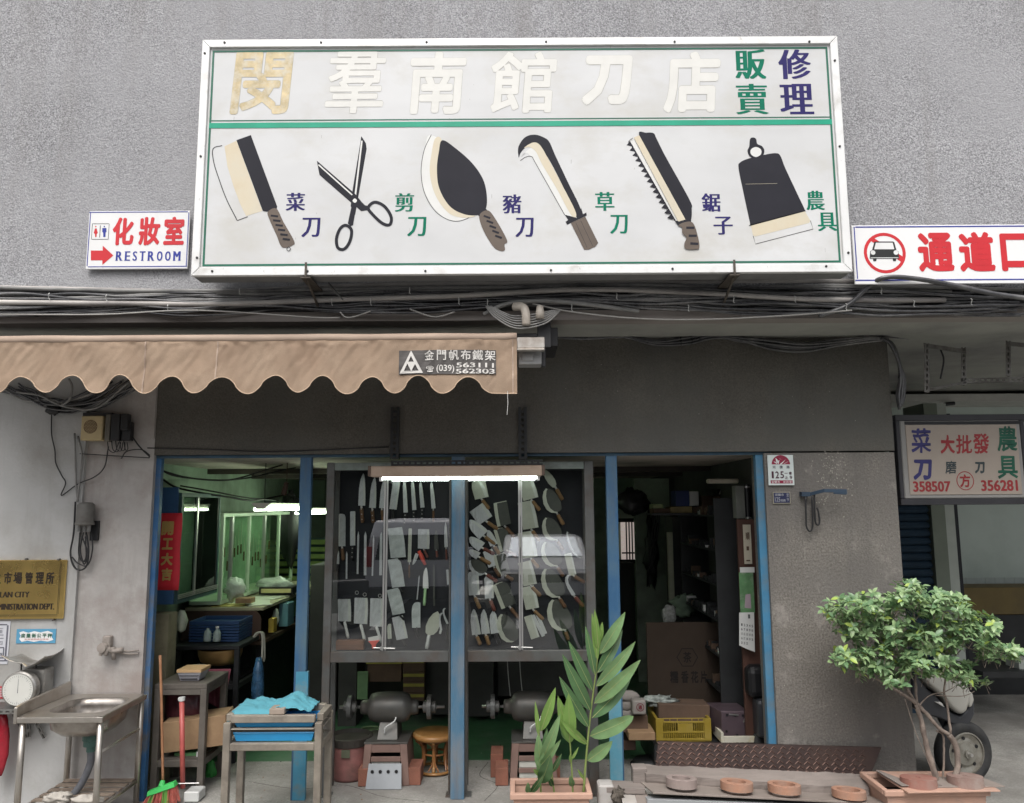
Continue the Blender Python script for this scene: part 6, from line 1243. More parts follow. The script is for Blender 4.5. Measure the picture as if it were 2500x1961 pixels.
# folding chair
T = thing('folding_chair', 'grey folding chair leaning behind the mauve tin', 'chair', pt(1785, 1725, 6.6)); mb = MB(); mb.tube(catmull([pt(1765, 1730, 6.6), pt(1762, 1640, 6.6), pt(1768, 1595, 6.6), pt(1785, 1575, 6.6), pt(1806, 1570, 6.6)], 5), .011, 7); mb.tube(catmull([pt(1773, 1728, 6.6), pt(1771, 1650, 6.6), pt(1778, 1632, 6.6), pt(1808, 1628, 6.6)], 5), .009, 7); mb.build('frame', M('chair_grey', (.22, .23, .23), .4, .4), T, smooth=True)
q = rect(1777, 1634, 1808, 1722, 6.62); mb = MB(); mb.box(q[0], q[1], 6.62, 6.64, q[2], q[3]); mb.build('seat', m_darkm, T, bevel=.01)
# yellow crate
T = thing('yellow_crate', 'yellow plastic crate with slotted sides in front of the cardboard sheet', 'crate', pt(1670, 1812, 6.1)); m_yel = M('crate_yellow', (.28, .20, .02), .55, var=.15, scale=6, dirt=(.3, .22, .06), dscale=6)
YV = 6.1; X = lambda px: pt(px, 1790, YV).x; Z = lambda py: pt(1670, py, YV).z
mb = MB()
for (a, b) in ((1602, 1620), (1720, 1737)): mb.box(X(a), X(b), YV, YV + .02, Z(1808), Z(1755))
mb.box(X(1655), X(1693), YV + .002, YV + .018, Z(1788), Z(1767)); mb.box(X(1620), X(1720), YV + .001, YV + .018, Z(1808), Z(1803)); mb.box(X(1620), X(1720), YV + .001, YV + .018, Z(1790), Z(1786)) ; mb.box(X(1620), X(1720), YV + .001, YV + .018, Z(1766), Z(1762)); mb.box(X(1620), X(1720), YV + .004, YV + .014, Z(1756), Z(1754))
k = 1623
while k < 1719:
    if not 1654 < k < 1693: mb.box(X(k), X(k + 2.2), YV + .004, YV + .014, Z(1786), Z(1766))
    mb.box(X(k), X(k + 2.2), YV + .004, YV + .014, Z(1803), Z(1790)); k += 5.2
for k in (1620, 1636, 1654, 1690, 1706, 1718): mb.box(X(k), X(k + 2), YV + .004, YV + .014, Z(1762), Z(1756))
mb.build('front_panel', m_yel, T, bevel=.001)
for (a, b, c_, d) in ((X(1602), X(1602) + .02, YV + .021, YV + .36), (X(1737) - .02, X(1737), YV + .021, YV + .36)): mb = MB(); mb.box(a, b, c_, d, Z(1808), Z(1755)); mb.build('side_panel', m_yel, T)
mb = MB(); mb.box(X(1604), X(1735), YV + .34, YV + .36, Z(1808), Z(1755)); mb.build('back_panel', m_yel, T); mb = MB(); mb.box(X(1603), X(1736), YV + .005, YV + .35, Z(1811), Z(1808.5)); mb.build('bottom', m_yel, T)
r = rect(1600, 1722, 1738, 1760, 6.22); mb = MB(); mb.obox(((r[0] + r[1]) / 2, 6.3, (r[2] + r[3]) / 2), (r[1] - r[0] - .04, .2, .13), Matrix.Rotation(R(2), 3, 'Y')); solo('carton', mb, m_kraftd, 'brown carton sitting inside the yellow crate', 'box', bevel=.003)
bag('rag_heap', 'heap of white and dark rags on the brown carton above the yellow crate', 1612, 1710, 70, 20, 6.3, M('rags', (.28, .31, .29), .9, var=.7, scale=22), seed=31, amp=.8, cat='rags')
# platform the right bay goods stand on
r = rect(1598, 1813, 1850, 1860, 6.05); mb = MB(); mb.box(r[0], XR - .01, 6.05, 6.7, .009, Z(1812) - .002); solo('low_platform', mb, m_darkm, 'low dark platform carrying the crate and the tin in the right bay', 'platform')
T = thing('mauve_tin', 'dented mauve tin with punched holes on a foam tray', 'tin', pt(1790, 1798, 6.05)); m_tin = M('tin_mauve', (.11, .08, .095), .35, .3, var=.15, bump=.3, bscale=6); q = rect(1762, 1737, 1832, 1798, 6.05)
mb = MB(); mb.hexa([(q[0], 6.05, q[2]), (q[1], 6.05, q[2]), (q[1] - .01, 6.3, q[2]), (q[0] - .06, 6.3, q[2]), (q[0], 6.05, q[3]), (q[1], 6.05, q[3]), (q[1] - .03, 6.3, q[3] + .005), (q[0] - .06, 6.3, q[3] + .005)]); mb.build('body', m_tin, T, bevel=.006, seg=2)
for (px, py) in ((1775, 1746), (1795, 1747), (1814, 1747), (1774, 1786), (1800, 1795), (1824, 1791)):
    p = pt(px, py, 6.045); mb = MB(); mb.lathe([(0, -.004), (.009, -.004), (.009, 0)], (p.x, 6.049, p.z), 10, 'y'); mb.build('hole', m_black2, T)
mb = MB(); mb.obox((q[0] + .09, 6.045, q[3] - .022), (.07, .004, .01), Matrix.Rotation(R(5), 3, 'Y')); mb.obox((q[1] - .04, 6.045, q[3] - .05), (.01, .004, .06), Matrix.Rotation(R(25), 3, 'Y')); mb.build('scratch', m_alu, T)
T = thing('foam_tray', 'stained white foam tray under the mauve tin', 'tray', pt(1800, 1815, 5.98)); q = rect(1768, 1800, 1846, 1814, 5.98); m_foam = M('foam', (.52, .50, .42), .8, var=.1, dirt=(.42, .33, .12), dscale=9, damt=.35)
mb = MB(); mb.box(q[0], q[1], 5.98, 6.0, q[2], q[3] + .005); mb.build('front', m_foam, T, bevel=.003); mb = MB(); mb.box(q[0] - .02, q[0] - .001, 5.985, 6.35, q[2], q[3] + .03); mb.box(q[1] + .001, q[1] + .02, 5.985, 6.35, q[2], q[3] + .02); mb.build('side', m_foam, T); mb = MB(); mb.box(q[0], q[1], 6.001, 6.35, q[2] + .0, q[2] + .006); mb.build('base', m_foam, T)
# sacks with a red round stamp, cartons by the right post
m_sack = M('sack_grey', (.27, .25, .23), .8, var=.15, scale=6)
for (cx_, cy_, w_, h_, lab, sd) in ((1535, 1700, 50, 26, 'grey paper sack at the top of the heap behind the right blue post', 41), (1532, 1722, 44, 26, 'grey paper sack in the middle of the heap behind the right blue post', 42), (1530, 1745, 50, 24, 'grey paper sack at the bottom of the heap behind the right blue post', 43)):
    bag('paper_sack', lab, cx_, cy_, w_, h_, 6.15, m_sack, seed=sd, amp=.2, group='sacks behind the right post', cat='sack')
T = thing('stamped_sack', 'grey sack with a red ring stamp in front of the sack heap', 'sack', pt(1560, 1745, 6.0)); q = rect(1544, 1710, 1578, 1746, 6.02); mb = MB(); mb.box(q[0], q[1], 6.02, 6.12, q[2], q[3]); mb.build('body', m_sack, T, bevel=.015, seg=3)
c = XZ(1563, 1727, 6.02); mb = MB(); ringp(mb, c, .024, .029, 6.018, n=20); letter(mb, '通', c[0] - .014, c[0] + .014, c[1] - .015, c[1] + .015, 6.018, .04, .04); mb.build('stamp', M('stamp_red', (.16, .02, .03), .7), T)
boxthing('carton', 'brown carton under the sacks behind the right blue post', 'box', 1518, 1748, 1582, 1788, 6.1, .25, m_kraftd); boxthing('carton', 'flat brown carton jutting out below the sacks', 'box', 1535, 1789, 1600, 1808, 6.0, .25, m_kraft)
boxthing('wooden_box', 'dark wooden box under the cartons behind the right blue post', 'box', 1518, 1809, 1552, 1832, 6.15, .3, m_brown)
c = pt(1580, 1836, 6.2); mb = MB(); mb.lathe([(0, .05), (.09, .05), (.11, .035), (.12, .0), (.13, .0), (.13, .01)], (c.x, 6.2, .01), 22); solo('metal_pan', mb, m_darkm, 'dark round pan on the floor left of the diamond plate', 'pan', smooth=True)
boxthing('far_shelf', 'low dark shelf with clutter behind the right blue post', 'shelf', 1516, 1375, 1552, 1700, 9.4, .3, m_indark)
bag('hanging_plant_rope', 'tangle of black cords hanging on the green partition', 1592, 1340, 30, 150, 8.9, m_black2, seed=51, amp=.9, cat='cords')
for k in range(3): cable([pt(1610 - k * 4, 1255, 8.5), pt(1604 - k * 6, 1310, 8.5), pt(1590 + k * 6, 1350, 8.5), pt(1600 - k * 10, 1400, 8.5)], .008, m_black2, 'black cord dangling in front of the green partition', 'cords on the partition')
# ------------------------------------------------------------------ things on the left wall
YW = YF - .036          # face of the panel
m_brass = M('brass', (.85, .60, .22), .28, 1.0, var=.2, scale=2, bump=.12, bscale=3)
m_brassp = M('brass_print', (.03, .02, .012), .4)
T, q = plate('brass_plaque', 'polished brass plaque with engraved lettering on the whitewashed wall', (-130, 1368, 157, 1512), YW - .022, .02, m_brass, 'plaque', .004)
YB2 = YW - .022
for ch, (a, b) in zip('市場管理所', ((10, 28), (33, 54), (61, 80), (87, 107), (112, 132))): word(T, ch, (a, 1397, b, 1426), YB2 - .001, m_brassp, .045, .035)
word(T, '立', (-22, 1397, 2, 1426), YB2 - .001, m_brassp, .045, .035)
word(T, 'I-LAN CITY', (-10, 1445, 72, 1459), YB2 - .001, m_brassp, .012); word(T, 'ADMINISTRATION DEPT.', (-26, 1474, 133, 1489), YB2 - .001, m_brassp, .007)
lines(T, m_brassp, YB2, [(-125, 1501.5, 140, 1502.5), (-125, 1504.5, 140, 1505.2), (143, 1373, 143.8, 1499), (146, 1373, 146.6, 1499)])
for px, py in ((143, 1366), (130, 1514), (63, 1365)): p = pt(px, py, YB2); mb = MB(); mb.lathe([(0, -.01), (.006, -.008), (.006, .02)], p, 8, 'y'); mb.build('pin', m_iron, T)
T, q = plate('notice_sheet', 'white framed notice sheet cut by the left picture edge below the brass plaque', (-70, 1517, 22, 1622), YW - .004, .003, M('notice_white', (.55, .56, .60), .6, var=.03), 'notice', 0)
T['label'] = 'white notice sheet with a grey border below the brass plaque'
m_gp = M('grey_print', (.12, .12, .15), .7)
lines(T, m_gp, YW - .004, [(-60, 1524, 18, 1527), (14, 1527, 18, 1612), (-60, 1612, 18, 1615), (-60, 1534, 8, 1535), (-50, 1550, 9, 1551.5), (-50, 1558, 9, 1559.5), (-50, 1580, 10, 1583), (7, 1583, 10, 1605), (-50, 1605, 10, 1608)])
for k, s in enumerate(('公告事項', '一二三四', '宜蘭')): word(T, s, (-40, 1538 + k * 28, 6, 1547 + k * 28), YW - .005, m_gp)
T, q = plate('scale_sticker', 'white and blue sticker with six characters under the brass plaque', (40, 1536, 136, 1571), YW - .004, .003, M('sticker_blue', (.10, .32, .50), .5, var=.1), 'sticker', 0)
mb = MB(); P = [XZ(x, y, YW) for x, y in ((48, 1544), (58, 1541), (70, 1545), (85, 1541), (100, 1544), (118, 1540), (130, 1545), (127, 1555), (132, 1562), (118, 1566), (100, 1564), (84, 1567), (68, 1564), (54, 1567), (48, 1560), (52, 1552))]
A_ = sum(P[i][0] * P[(i + 1) % len(P)][1] - P[(i + 1) % len(P)][0] * P[i][1] for i in range(len(P))); mb.face([(p[0], YW - .0055, p[1]) for p in (P if A_ > 0 else P[::-1])]); mb.build('white_field', m_white, T)
for k, ch in enumerate('度量衡公平秤'): word(T, ch, (51 + k * 13, 1547, 62 + k * 13, 1557), YW - .0065, M('sticker_green', (.05, .16, .11), .6), .03, .02)
word(T, '如有疑問請勿使用', (60, 1559, 118, 1563), YW - .0065, M('sticker_red', (.5, .1, .1), .6))
T, q = plate('red_label', 'small red label with white lettering low on the left wall', (-20, 1676, 15, 1706), YW - .004, .003, M('label_red', (.42, .04, .05), .5), 'label', 0)
for k in range(4): word(T, '使用說', (-3, 1680 + k * 6, 13, 1684.5 + k * 6), YW - .006, m_white)
# speaker and small black boxes
YQ = YF - .10
T = thing('wall_speaker', 'yellowed wall speaker box with a round perforated grille', 'speaker', pt(228, 1076, YQ)); q = rect(197, 1019, 250, 1075, YQ)
mb = MB(); mb.box(q[0], q[1], YQ, YF - .012, q[2], q[3] + .01); mb.build('body', M('old_plastic', (.52, .41, .22), .5, var=.1, dirt=(.36, .29, .17), dscale=6), T, bevel=.005)
mb = MB(); mb.box(q[0] - .003, q[1] + .045, YQ + .02, YF - .015, q[3] + .011, q[3] + .035); mb.build('hood', m_black2, T)
c = XZ(221, 1042, YQ); mb = MB(); ringp(mb, c, 0, .048, YQ - .001, n=24); mb.build('grille', M('grille_brown', (.16, .10, .05), .7), T); mb = MB()
for i in range(-4, 5):
    for j in range(-4, 5):
        x, z = (i + .5 * (j % 2)) * .0105, j * .0095
        if math.hypot(x, z) < .045: ringp(mb, (c[0] + x, c[1] + z), 0, .0036, YQ - .002, n=6)
mb.build('grille_hole', M('grille_light', (.42, .33, .18), .6), T, kind='stuff')
for (x0, y0, x1, y1, lab) in ((256, 1012, 268, 1078, 'narrow grey terminal box next to the wall speaker'), (270, 1010, 292, 1076, 'black adapter box in the middle of the group right of the speaker'), (294, 1010, 312, 1050, 'small black adapter at the right end of the group, upper'), (296, 1030, 319, 1076, 'black adapter box at the right end of the group, lower')):
    boxthing('adapter_box', lab, 'electrical box', x0, y0, x1, y1, YQ + (.02 if 'lower' in lab else 0) - (.0 if 'upper' not in lab else .02), .05, m_black2 if 'grey' not in lab else M('box_greybrown', (.12, .11, .09), .6), 'boxes beside the wall speaker', bevel=.004)
YC2 = YF - .05
CW = 'cables on the left wall'
def wc(P, r, mt, lab, Y=YC2, g=CW): return cable([pt(x, y, Y) for x, y in P], r, mt, lab, g)
wc([(126, 1005), (126, 1060), (134, 1100), (136, 1130), (150, 1160), (160, 1180), (150, 1210), (190, 1182), (230, 1165), (255, 1140), (265, 1090)], .004, m_black, 'thin black wire making a V on the white wall below the cable tangle')
wc([(182, 1058), (184, 1120), (186, 1190), (190, 1225)], .006, m_cableg, 'grey cable running straight down from the tangle to the grey cover'); wc([(190, 1065), (200, 1110), (196, 1160), (188, 1225)], .006, m_cableg, 'brownish cable running down beside the straight grey one'); wc([(214, 960), (212, 1020), (210, 1080), (200, 1140), (192, 1200)], .004, m_cableg, 'thin cable crossing the face of the wall speaker')
wc([(195, 1108), (260, 1112), (310, 1115), (365, 1118)], .004, m_black, 'thin cable running right towards the door jamb, lower one'); wc([(320, 1062), (340, 1090), (366, 1116)], .005, m_black, 'cable slanting from the black boxes to the door jamb'); wc([(296, 1120), (310, 1102), (345, 1098), (366, 1112)], .004, m_black, 'thin cable running right towards the door jamb, upper one')
for k in range(5): wc([(262 + k * 10, 1076), (266 + k * 10, 1098), (280 + k * 8, 1104 - k * 2), (290 + k * 5, 1080)], .003, m_black, 'small wire loop under the black adapter boxes', YQ + .02, 'wire loops under the adapter boxes')
# tangle under the awning
for k in range(16):
    x0, x1 = random.uniform(-10, 60), random.uniform(260, 345); ym = random.uniform(975, 1008); xm = random.uniform(110, 160)
    wc([(x0, random.uniform(935, 960)), ((x0 + xm) / 2, random.uniform(955, 980)), (xm, ym), ((xm + x1) / 2, random.uniform(965, 1000)), (x1, random.uniform(925, 955))], random.uniform(.005, .012), m_cable if k % 4 else m_cableg, 'cable in the dark tangle under the awning at the left wall', YC2 - .012 * (k % 5), 'cable tangle under the awning')
wc([(168, 925), (176, 945), (170, 975), (150, 990)], .008, m_cableg, 'pale cable loop hanging in the tangle under the awning', YC2 - .08); mb = MB()
bag('cable_knot', 'black taped knot of cables under the awning', 130, 1000, 32, 26, YF - .07, m_black2, seed=61, amp=.4, cat='cable knot')
cable([pt(150, 985, YF - .06), pt(190, 972, YF - .06), pt(235, 960, YF - .05)], .014, m_conduit, 'pale slanting conduit pipe behind the cable tangle', name='conduit_pipe')
# grey cover with looped cables
T = thing('cable_cover', 'grey domed cable closure on the left wall with wires looping below', 'cable closure', pt(208, 1280, YF - .08)); c = pt(207, 1280, YF - .08)
mb = MB(); h = 52 * YF / FPX; mb.lathe([(0, h), (.04, h * .98), (.056, h * .88), (.058, .012), (.062, .012), (.062, -.004), (.03, -.01), (0, -.01)], c, 18); mb.build('dome', M('closure_grey', (.15, .145, .135), .55, var=.2, dirt=(.1, .095, .085), dscale=8), T, smooth=True)
for dx in (-.035, .0, .03): mb = MB(); mb.tube([c + Vector((dx, 0, -.01)), c + Vector((dx, 0, -.05))], .012, 8); mb.build('gland', m_cableg, T)
q = rect(222, 1272, 240, 1320, YF - .03); mb = MB(); mb.box(q[0], q[1], YF - .04, YF - .012, q[2], q[3]); mb.build('back_plate', m_black2, T)
for k, P in enumerate([[(184, 1225), (180, 1300), (172, 1350), (180, 1382), (196, 1392), (212, 1380), (216, 1340), (210, 1300)], [(195, 1300), (192, 1350), (200, 1370), (210, 1360), (208, 1310)], [(204, 1300), (196, 1340), (204, 1372), (216, 1350), (212, 1310)], [(222, 1300), (226, 1340), (214, 1380), (190, 1375), (176, 1360)], [(200, 1310), (214, 1350), (206, 1378), (198, 1360)]]):
    wc(P, .006 if k == 0 else .0045, m_black, ['largest wire loop hanging below the grey dome', 'short inner wire loop below the grey dome', 'second inner wire loop below the grey dome', 'wire swinging right below the grey dome', 'small crossed wire loop below the grey dome'][k], YF - .06)
# old tap fixture painted over
T = thing('wall_tap', 'painted over tap and pipe stub on the left wall', 'tap', pt(268, 1600, YF - .05)); m_op = M('overpaint', (.33, .29, .26), .8, var=.12, dirt=(.2, .18, .16), dscale=10)
mb = MB(); q = rect(260, 1550, 279, 1582, YF); mb.box(q[0], q[1], YF - .06, YF - .011, q[2], q[3]); mb.build('bracket', m_op, T, bevel=.006)
mb = MB(); mb.tube(catmull([pt(300, 1586, YF - .04), pt(275, 1590, YF - .05), pt(262, 1585, YF - .07), pt(258, 1600, YF - .07)], 4), .016, 8); mb.tube([pt(276, 1580, YF - .05), pt(278, 1610, YF - .04)], .014, 8); mb.build('pipe', m_op, T, smooth=True)
mb = MB(); c = pt(250, 1582, YF - .08); mb.lathe([(0, -.02), (.03, -.018), (.036, 0), (.03, .018), (0, .02)], c, 10, 'y'); mb.tube([c, c + Vector((-.01, 0, -.05))], [.02, .012], 8); mb.build('handle', m_op, T)
mb = MB(); mb.tube(catmull([pt(280, 1582, YF - .03), pt(310, 1590, YF - .03), pt(338, 1588, YF - .03)], 4), .006, 6); mb.tube(catmull([pt(280, 1590, YF - .03), pt(312, 1597, YF - .03), pt(338, 1596, YF - .03)], 4), .005, 6); mb.build('wire', m_op, T)
# scale on its bracket shelf
YSC = 5.3; m_st = M('scale_steel', (.45, .44, .42), .35, .7, var=.15, dirt=(.25, .23, .2), dscale=8)
T = thing('dial_scale', 'dial weighing scale with a tilted pan on a bracket shelf by the wall', 'scale', pt(58, 1730, YSC)); c = pt(56, 1680, YSC)
mb = MB(); mb.lathe([(0, -.052), (.105, -.05), (.114, -.04), (.114, 0), (.1, .02), (0, .02)], c, 32, 'y'); mb.build('case', m_st, T, smooth=False, bevel=.003)
mb = MB(); mb.lathe([(0, -.054), (.098, -.0535)], c, 32, 'y'); mb.build('dial', M('dial_white', (.62, .62, .58), .3, var=.04), T)
mb = MB()
for k in range(40):
    a = 2 * math.pi * k / 40; r0 = .082 if k % 5 else .074; f = lambda an, r: (c.x + math.cos(an) * r, c.y - .0545, c.z + math.sin(an) * r)
    mb.face([f(a - .01, r0), f(a - .01, .09), f(a + .01, .09), f(a + .01, r0)])
mb.face([(c.x - .002, c.y - .0546, c.z - .02), (c.x + .002, c.y - .0546, c.z - .02), (c.x + .001, c.y - .0546, c.z + .07), (c.x - .001, c.y - .0546, c.z + .07)]); mb.build('dial_print', m_gp, T, kind='stuff')
q = rect(48, 1636, 100, 1740, YSC); mb = MB(); mb.box(q[0], q[1], YSC + .03, YSC + .14, q[2] - .02, q[3]); mb.build('body', m_st, T, bevel=.006)
for px in (52, 88): mb = MB(); mb.tube([pt(px, 1638, YSC + .06), pt(px, 1622, YSC + .06)], .005, 6); mb.build('stem', m_black, T)
pan = [(14, 1622), (50, 1606), (96, 1612), (122, 1602), (98, 1622), (88, 1626), (36, 1628)]
mb = MB(); vs = [];  n = 14
for i in range(n + 1):
    for j in range(7):
        u, v = i / n, j / 6; x = pt(14 + 106 * u, 1620, YSC).x; z = pt(60, 1627, YSC).z + .05 * (2 * u - 1) ** 2 * (1 if u < .5 else 1.3) + .012 * (v - .5) * 2 * (1 if u > .5 else -1); vs.append((x, YSC - .06 + .26 * v, z + (.02 * (2 * v - 1) ** 2)))
mb.add(vs, [(i * 7 + j, (i + 1) * 7 + j, (i + 1) * 7 + j + 1, i * 7 + j + 1) for i in range(n) for j in range(6)]); mb.build('pan', m_st, T, smooth=True, solid=.003)
T = thing('bracket_shelf', 'slotted steel bracket shelf under the dial scale', 'shelf', pt(40, 1740, YSC)); q = rect(0, 1728, 100, 1736, YSC); mb = MB(); mb.box(q[0] - .1, q[1] - .05, YSC - .06, YF - .04, q[2], q[3]); mb.build('board', m_iron, T)
m_slot = M('slotted_steel', (.22, .22, .21), .5, .5, var=.2, dirt=(.08, .07, .06), dscale=12, damt=.4)
perf_bar('front_bar', '', (pt(-10, 1734, YSC - .08).x, YSC - .08, q[3] - .005), (pt(40, 1734, YSC - .08).x, YSC - .08, q[3] - .005), .03, 0, m_slot, parent=T)
for a, b in (((32, 1742), (66, 1800)), ((74, 1740), (108, 1802)), ((66, 1740), (70, 1800))): perf_bar('brace', '', tuple(pt(*a, YF - .07)), tuple(Vector((pt(*b, YF - .07).x, pt(*a, YF - .07).y, pt(*b, YF - .07).z))), .024, 0, m_slot, parent=T)
bag('red_sack', 'shiny red wrapped cylinder standing against the wall at the left picture edge', -4, 1820, 50, 150, 5.35, M('red_wrap', (.36, .02, .035), .2, var=.4, scale=6, bump=.8, bscale=16), seed=71, amp=.12, cat='cylinder')
# sink stand
SY0, SY1 = 4.88, 5.46; zt = .715
m_ss = M('stainless', (.50, .47, .43), .36, .85, var=.12, scale=4, dirt=(.30, .26, .22), dscale=4, damt=.4)
x0 = pt(42, 1738, SY0).x; x1 = pt(250, 1738, SY0).x; T = thing('sink_stand', 'stainless steel sink on a tube stand in front of the left wall', 'sink', ((x0 + x1) / 2, 5.1, 0))
bx0, bx1, by0, by1 = x0 + .10, x1 - .035, SY0 + .09, SY1 - .10
ro = []; 
def rr(x0_, x1_, y0_, y1_, r, n=5):
    P = []
    for cx, cy, a0 in ((x1_ - r, y1_ - r, 0), (x0_ + r, y1_ - r, 90), (x0_ + r, y0_ + r, 180), (x1_ - r, y0_ + r, 270)):
        for k in range(n + 1): a = R(a0 + 90 * k / n); P.append((cx + math.cos(a) * r, cy + math.sin(a) * r))
    return P
inner = rr(bx0, bx1, by0, by1, .09); outer = [(min(max(x0 + (x - bx0) * 9, x0), x1) if False else 0, 0) for x, y in inner]
outer = []
cxm, cym = (bx0 + bx1) / 2, (by0 + by1) / 2
for (x, y) in inner:
    dx, dy = x - cxm, y - cym; s = min(((x1 - cxm) if dx > 0 else (cxm - x0)) / max(abs(dx), 1e-6), ((SY1 - cym) if dy > 0 else (cym - SY0)) / max(abs(dy), 1e-6)); outer.append((cxm + dx * s, cym + dy * s))
mb = MB(); n = len(inner); mb.add([(x, y, zt) for x, y in outer] + [(x, y, zt) for x, y in inner], [(i, (i + 1) % n, n + (i + 1) % n, n + i) for i in range(n)]); mb.build('rim', m_ss, T, solid=.004)
mb = MB()
for a, b, c_, d in ((x0, x1, SY0, SY0 + .006), (x1 - .006, x1, SY0 + .007, SY1)): mb.box(a, b, c_, d, zt - .035, zt - .003)
mb.build('apron', m_ss, T, bevel=.002)
mb = MB(); secs = [(zt - .002, 0), (zt - .05, .004), (zt - .11, .012), (zt - .15, .05), (zt - .16, .09)]; vs = []
for (z, ins) in secs: vs += [(x, y, z) for x, y in rr(bx0 + ins, bx1 - ins, by0 + ins, by1 - ins, .09)]
mb.add(vs, [(k * n + i, k * n + (i + 1) % n, (k + 1) * n + (i + 1) % n, (k + 1) * n + i) for k in range(len(secs) - 1) for i in range(n)] + [tuple(len(vs) - n + i for i in range(n))[::-1]]); mb.build('bowl', M('bowl_steel', (.40, .37, .34), .3, .8, var=.15, dirt=(.2, .18, .16), dscale=5), T, smooth=True, solid=.002)
mb = MB(); mb.xprism([(SY0, zt - .04), (SY0, zt + .055), (SY0 + .06, zt + .065), (SY1, zt + .085), (SY1, zt - .01)], x0 - .022, x0 - .002); mb.build('splashback', m_ss, T, bevel=.003)
for (x, y) in ((x0 + .022, SY0 + .03), (x1 - .022, SY0 + .03), (x0 + .022, SY1 - .03), (x1 - .022, SY1 - .03)): mb = MB(); mb.tube([(x, y, .0), (x, y, zt - .006)], .018, 12); mb.build('leg', m_ss, T, smooth=True)
zr = .17
for (a, b) in (((x0 + .022, SY0 + .03), (x1 - .022, SY0 + .03)), ((x1 - .022, SY0 + .03), (x1 - .022, SY1 - .03)), ((x1 - .022, SY1 - .03), (x0 + .022, SY1 - .03)), ((x0 + .022, SY1 - .03), (x0 + .022, SY0 + .03))):
    mb = MB(); mb.tube([(a[0], a[1], zr), (b[0], b[1], zr)], .011, 8); mb.build('stretcher', m_ss, T, smooth=True)
mb = MB(); mb.tube([(x1 - .022, SY0 + .03, .50), (x1 - .022, SY1 - .03, .50)], .009, 8); mb.build('stretcher', m_ss, T, smooth=True)
for k in range(6): y = SY0 + .07 + k * .085; mb = MB(); mb.box(x0 + .03, x1 - .03, y, y + .045, zr + .012, zr + .02); mb.build('slat', M('slat_rusty', (.24, .19, .15), .7, var=.3, scale=12), T)
cx = (bx0 + bx1) / 2; dz = zt - .16
mb = MB(); mb.lathe([(.012, 0), (.052, 0), (.052, -.05), (.045, -.055), (.045, -.085), (.026, -.09), (.026, -.12)], (cx + .02, cym, dz), 18); mb.build('drain', M('drain_green', (.055, .13, .11), .5, var=.15), T, smooth=False)
mb = MB(); mb.tube(catmull([(cx + .02, cym, dz - .11), (cx + .02, cym - .0, dz - .2), (cx - .03, cym - .02, dz - .33), (cx - .12, cym - .04, dz - .42), (cx - .22, cym - .1, dz - .5), (cx - .26, cym - .16, dz - .6)], 7), .022, 10); mb.build('hose', M('hose_grey', (.12, .125, .14), .5, var=.15, scale=30), T, smooth=True)
for k, (px, py) in enumerate(((140, 1940), (215, 1946))): bag('glove', 'dirty white work glove lying on the slats under the sink, %s one' % ('left' if k == 0 else 'right'), px, py + 8, 62, 22, 4.98, M('glove_white', (.42, .39, .35), .9, var=.2, scale=20), seed=81 + k, amp=.7, group='gloves under the sink', cat='glove')
# ------------------------------------------------------------------ frame table with blue trays and cloth
TY0, TY1 = 4.90, 5.21; zt = .71
m_ft = M('frame_table', (.26, .23, .19), .6, .2, var=.2, scale=8, dirt=(.17, .145, .12), dscale=7, damt=.45, bump=.15)
x0, x1 = pt(546, 1745, TY0).x, pt(786, 1745, TY0).x; T = thing('frame_table', 'weathered open frame table with blue trays in front of the first blue post', 'table', ((x0 + x1) / 2, 5.05, 0))
w = .042
for (x, y) in ((x0, TY0), (x1 - w, TY0), (x0, TY1 - w), (x1 - w, TY1 - w)): mb = MB(); mb.box(x, x + w, y, y + w, .007, zt - w - .001); mb.build('leg', m_ft, T, bevel=.003)
for z, h in ((zt - w, w), (.628, .006), (.508, .042)):
    for (a, b, c_, d) in ((x0 if z > .7 else x0 + w, x1 if z > .7 else x1 - w, TY0, TY0 + w), (x0 if z > .7 else x0 + w, x1 if z > .7 else x1 - w, TY1 - w, TY1), (x0, x0 + w, TY0 + w, TY1 - w), (x1 - w, x1, TY0 + w, TY1 - w)):
        mb = MB(); mb.box(a + .001, b - .001, c_ + .002, d - .001, z, z + h); mb.build('rail', m_ft, T, bevel=.003)
mb = MB(); mb.box(x0 + w, x1 - w, TY0 + w, TY0 + w + .01, .59, .62); mb.build('rail', m_ft, T)
m_tb = M('tray_bright_blue', (.025, .30, .62), .35, var=.08, scale=4)
for z0_, z1_, lab in ((.638, .668, 'bright blue plastic tray on the upper level of the frame table'), (.556, .604, 'bright blue plastic tray on the lower level of the frame table')):
    Tr = thing('blue_tray', lab, 'tray', ((x0 + x1) / 2, 5.05, z0_), 'blue trays in the frame table'); a, b, c_, d = x0 + w + .012, x1 - w - .012, TY0 + .03, TY1 - .05
    mb = MB(); mb.hexa([(a + .015, c_ + .01, z0_), (b - .015, c_ + .01, z0_), (b - .015, d - .01, z0_), (a + .015, d - .01, z0_), (a, c_, z1_), (b, c_, z1_), (b, d, z1_), (a, d, z1_)]); mb.f = mb.f[:1] + mb.f[2:]; mb.m = mb.m[:5]; mb.build('body', m_tb, Tr, solid=.003)
    mb = MB(); mb.tube([Vector(p) for p in ((a, c_, z1_), (b, c_, z1_), (b, d, z1_), (a, d, z1_), (a, c_, z1_))], .006, 6, cap=False); mb.build('rim', m_tb, Tr)
q = rect(657, 1727, 694, 1742, TY0 + .02); mb = MB(); mb.box(q[0], q[1], TY0 + .02, TY0 + .12, zt + .001, zt + .035); solo('wooden_block', mb, M('dusty_block', (.30, .245, .20), .8, var=.15), 'dusty wooden block on the front rail of the frame table', 'block', bevel=.003)
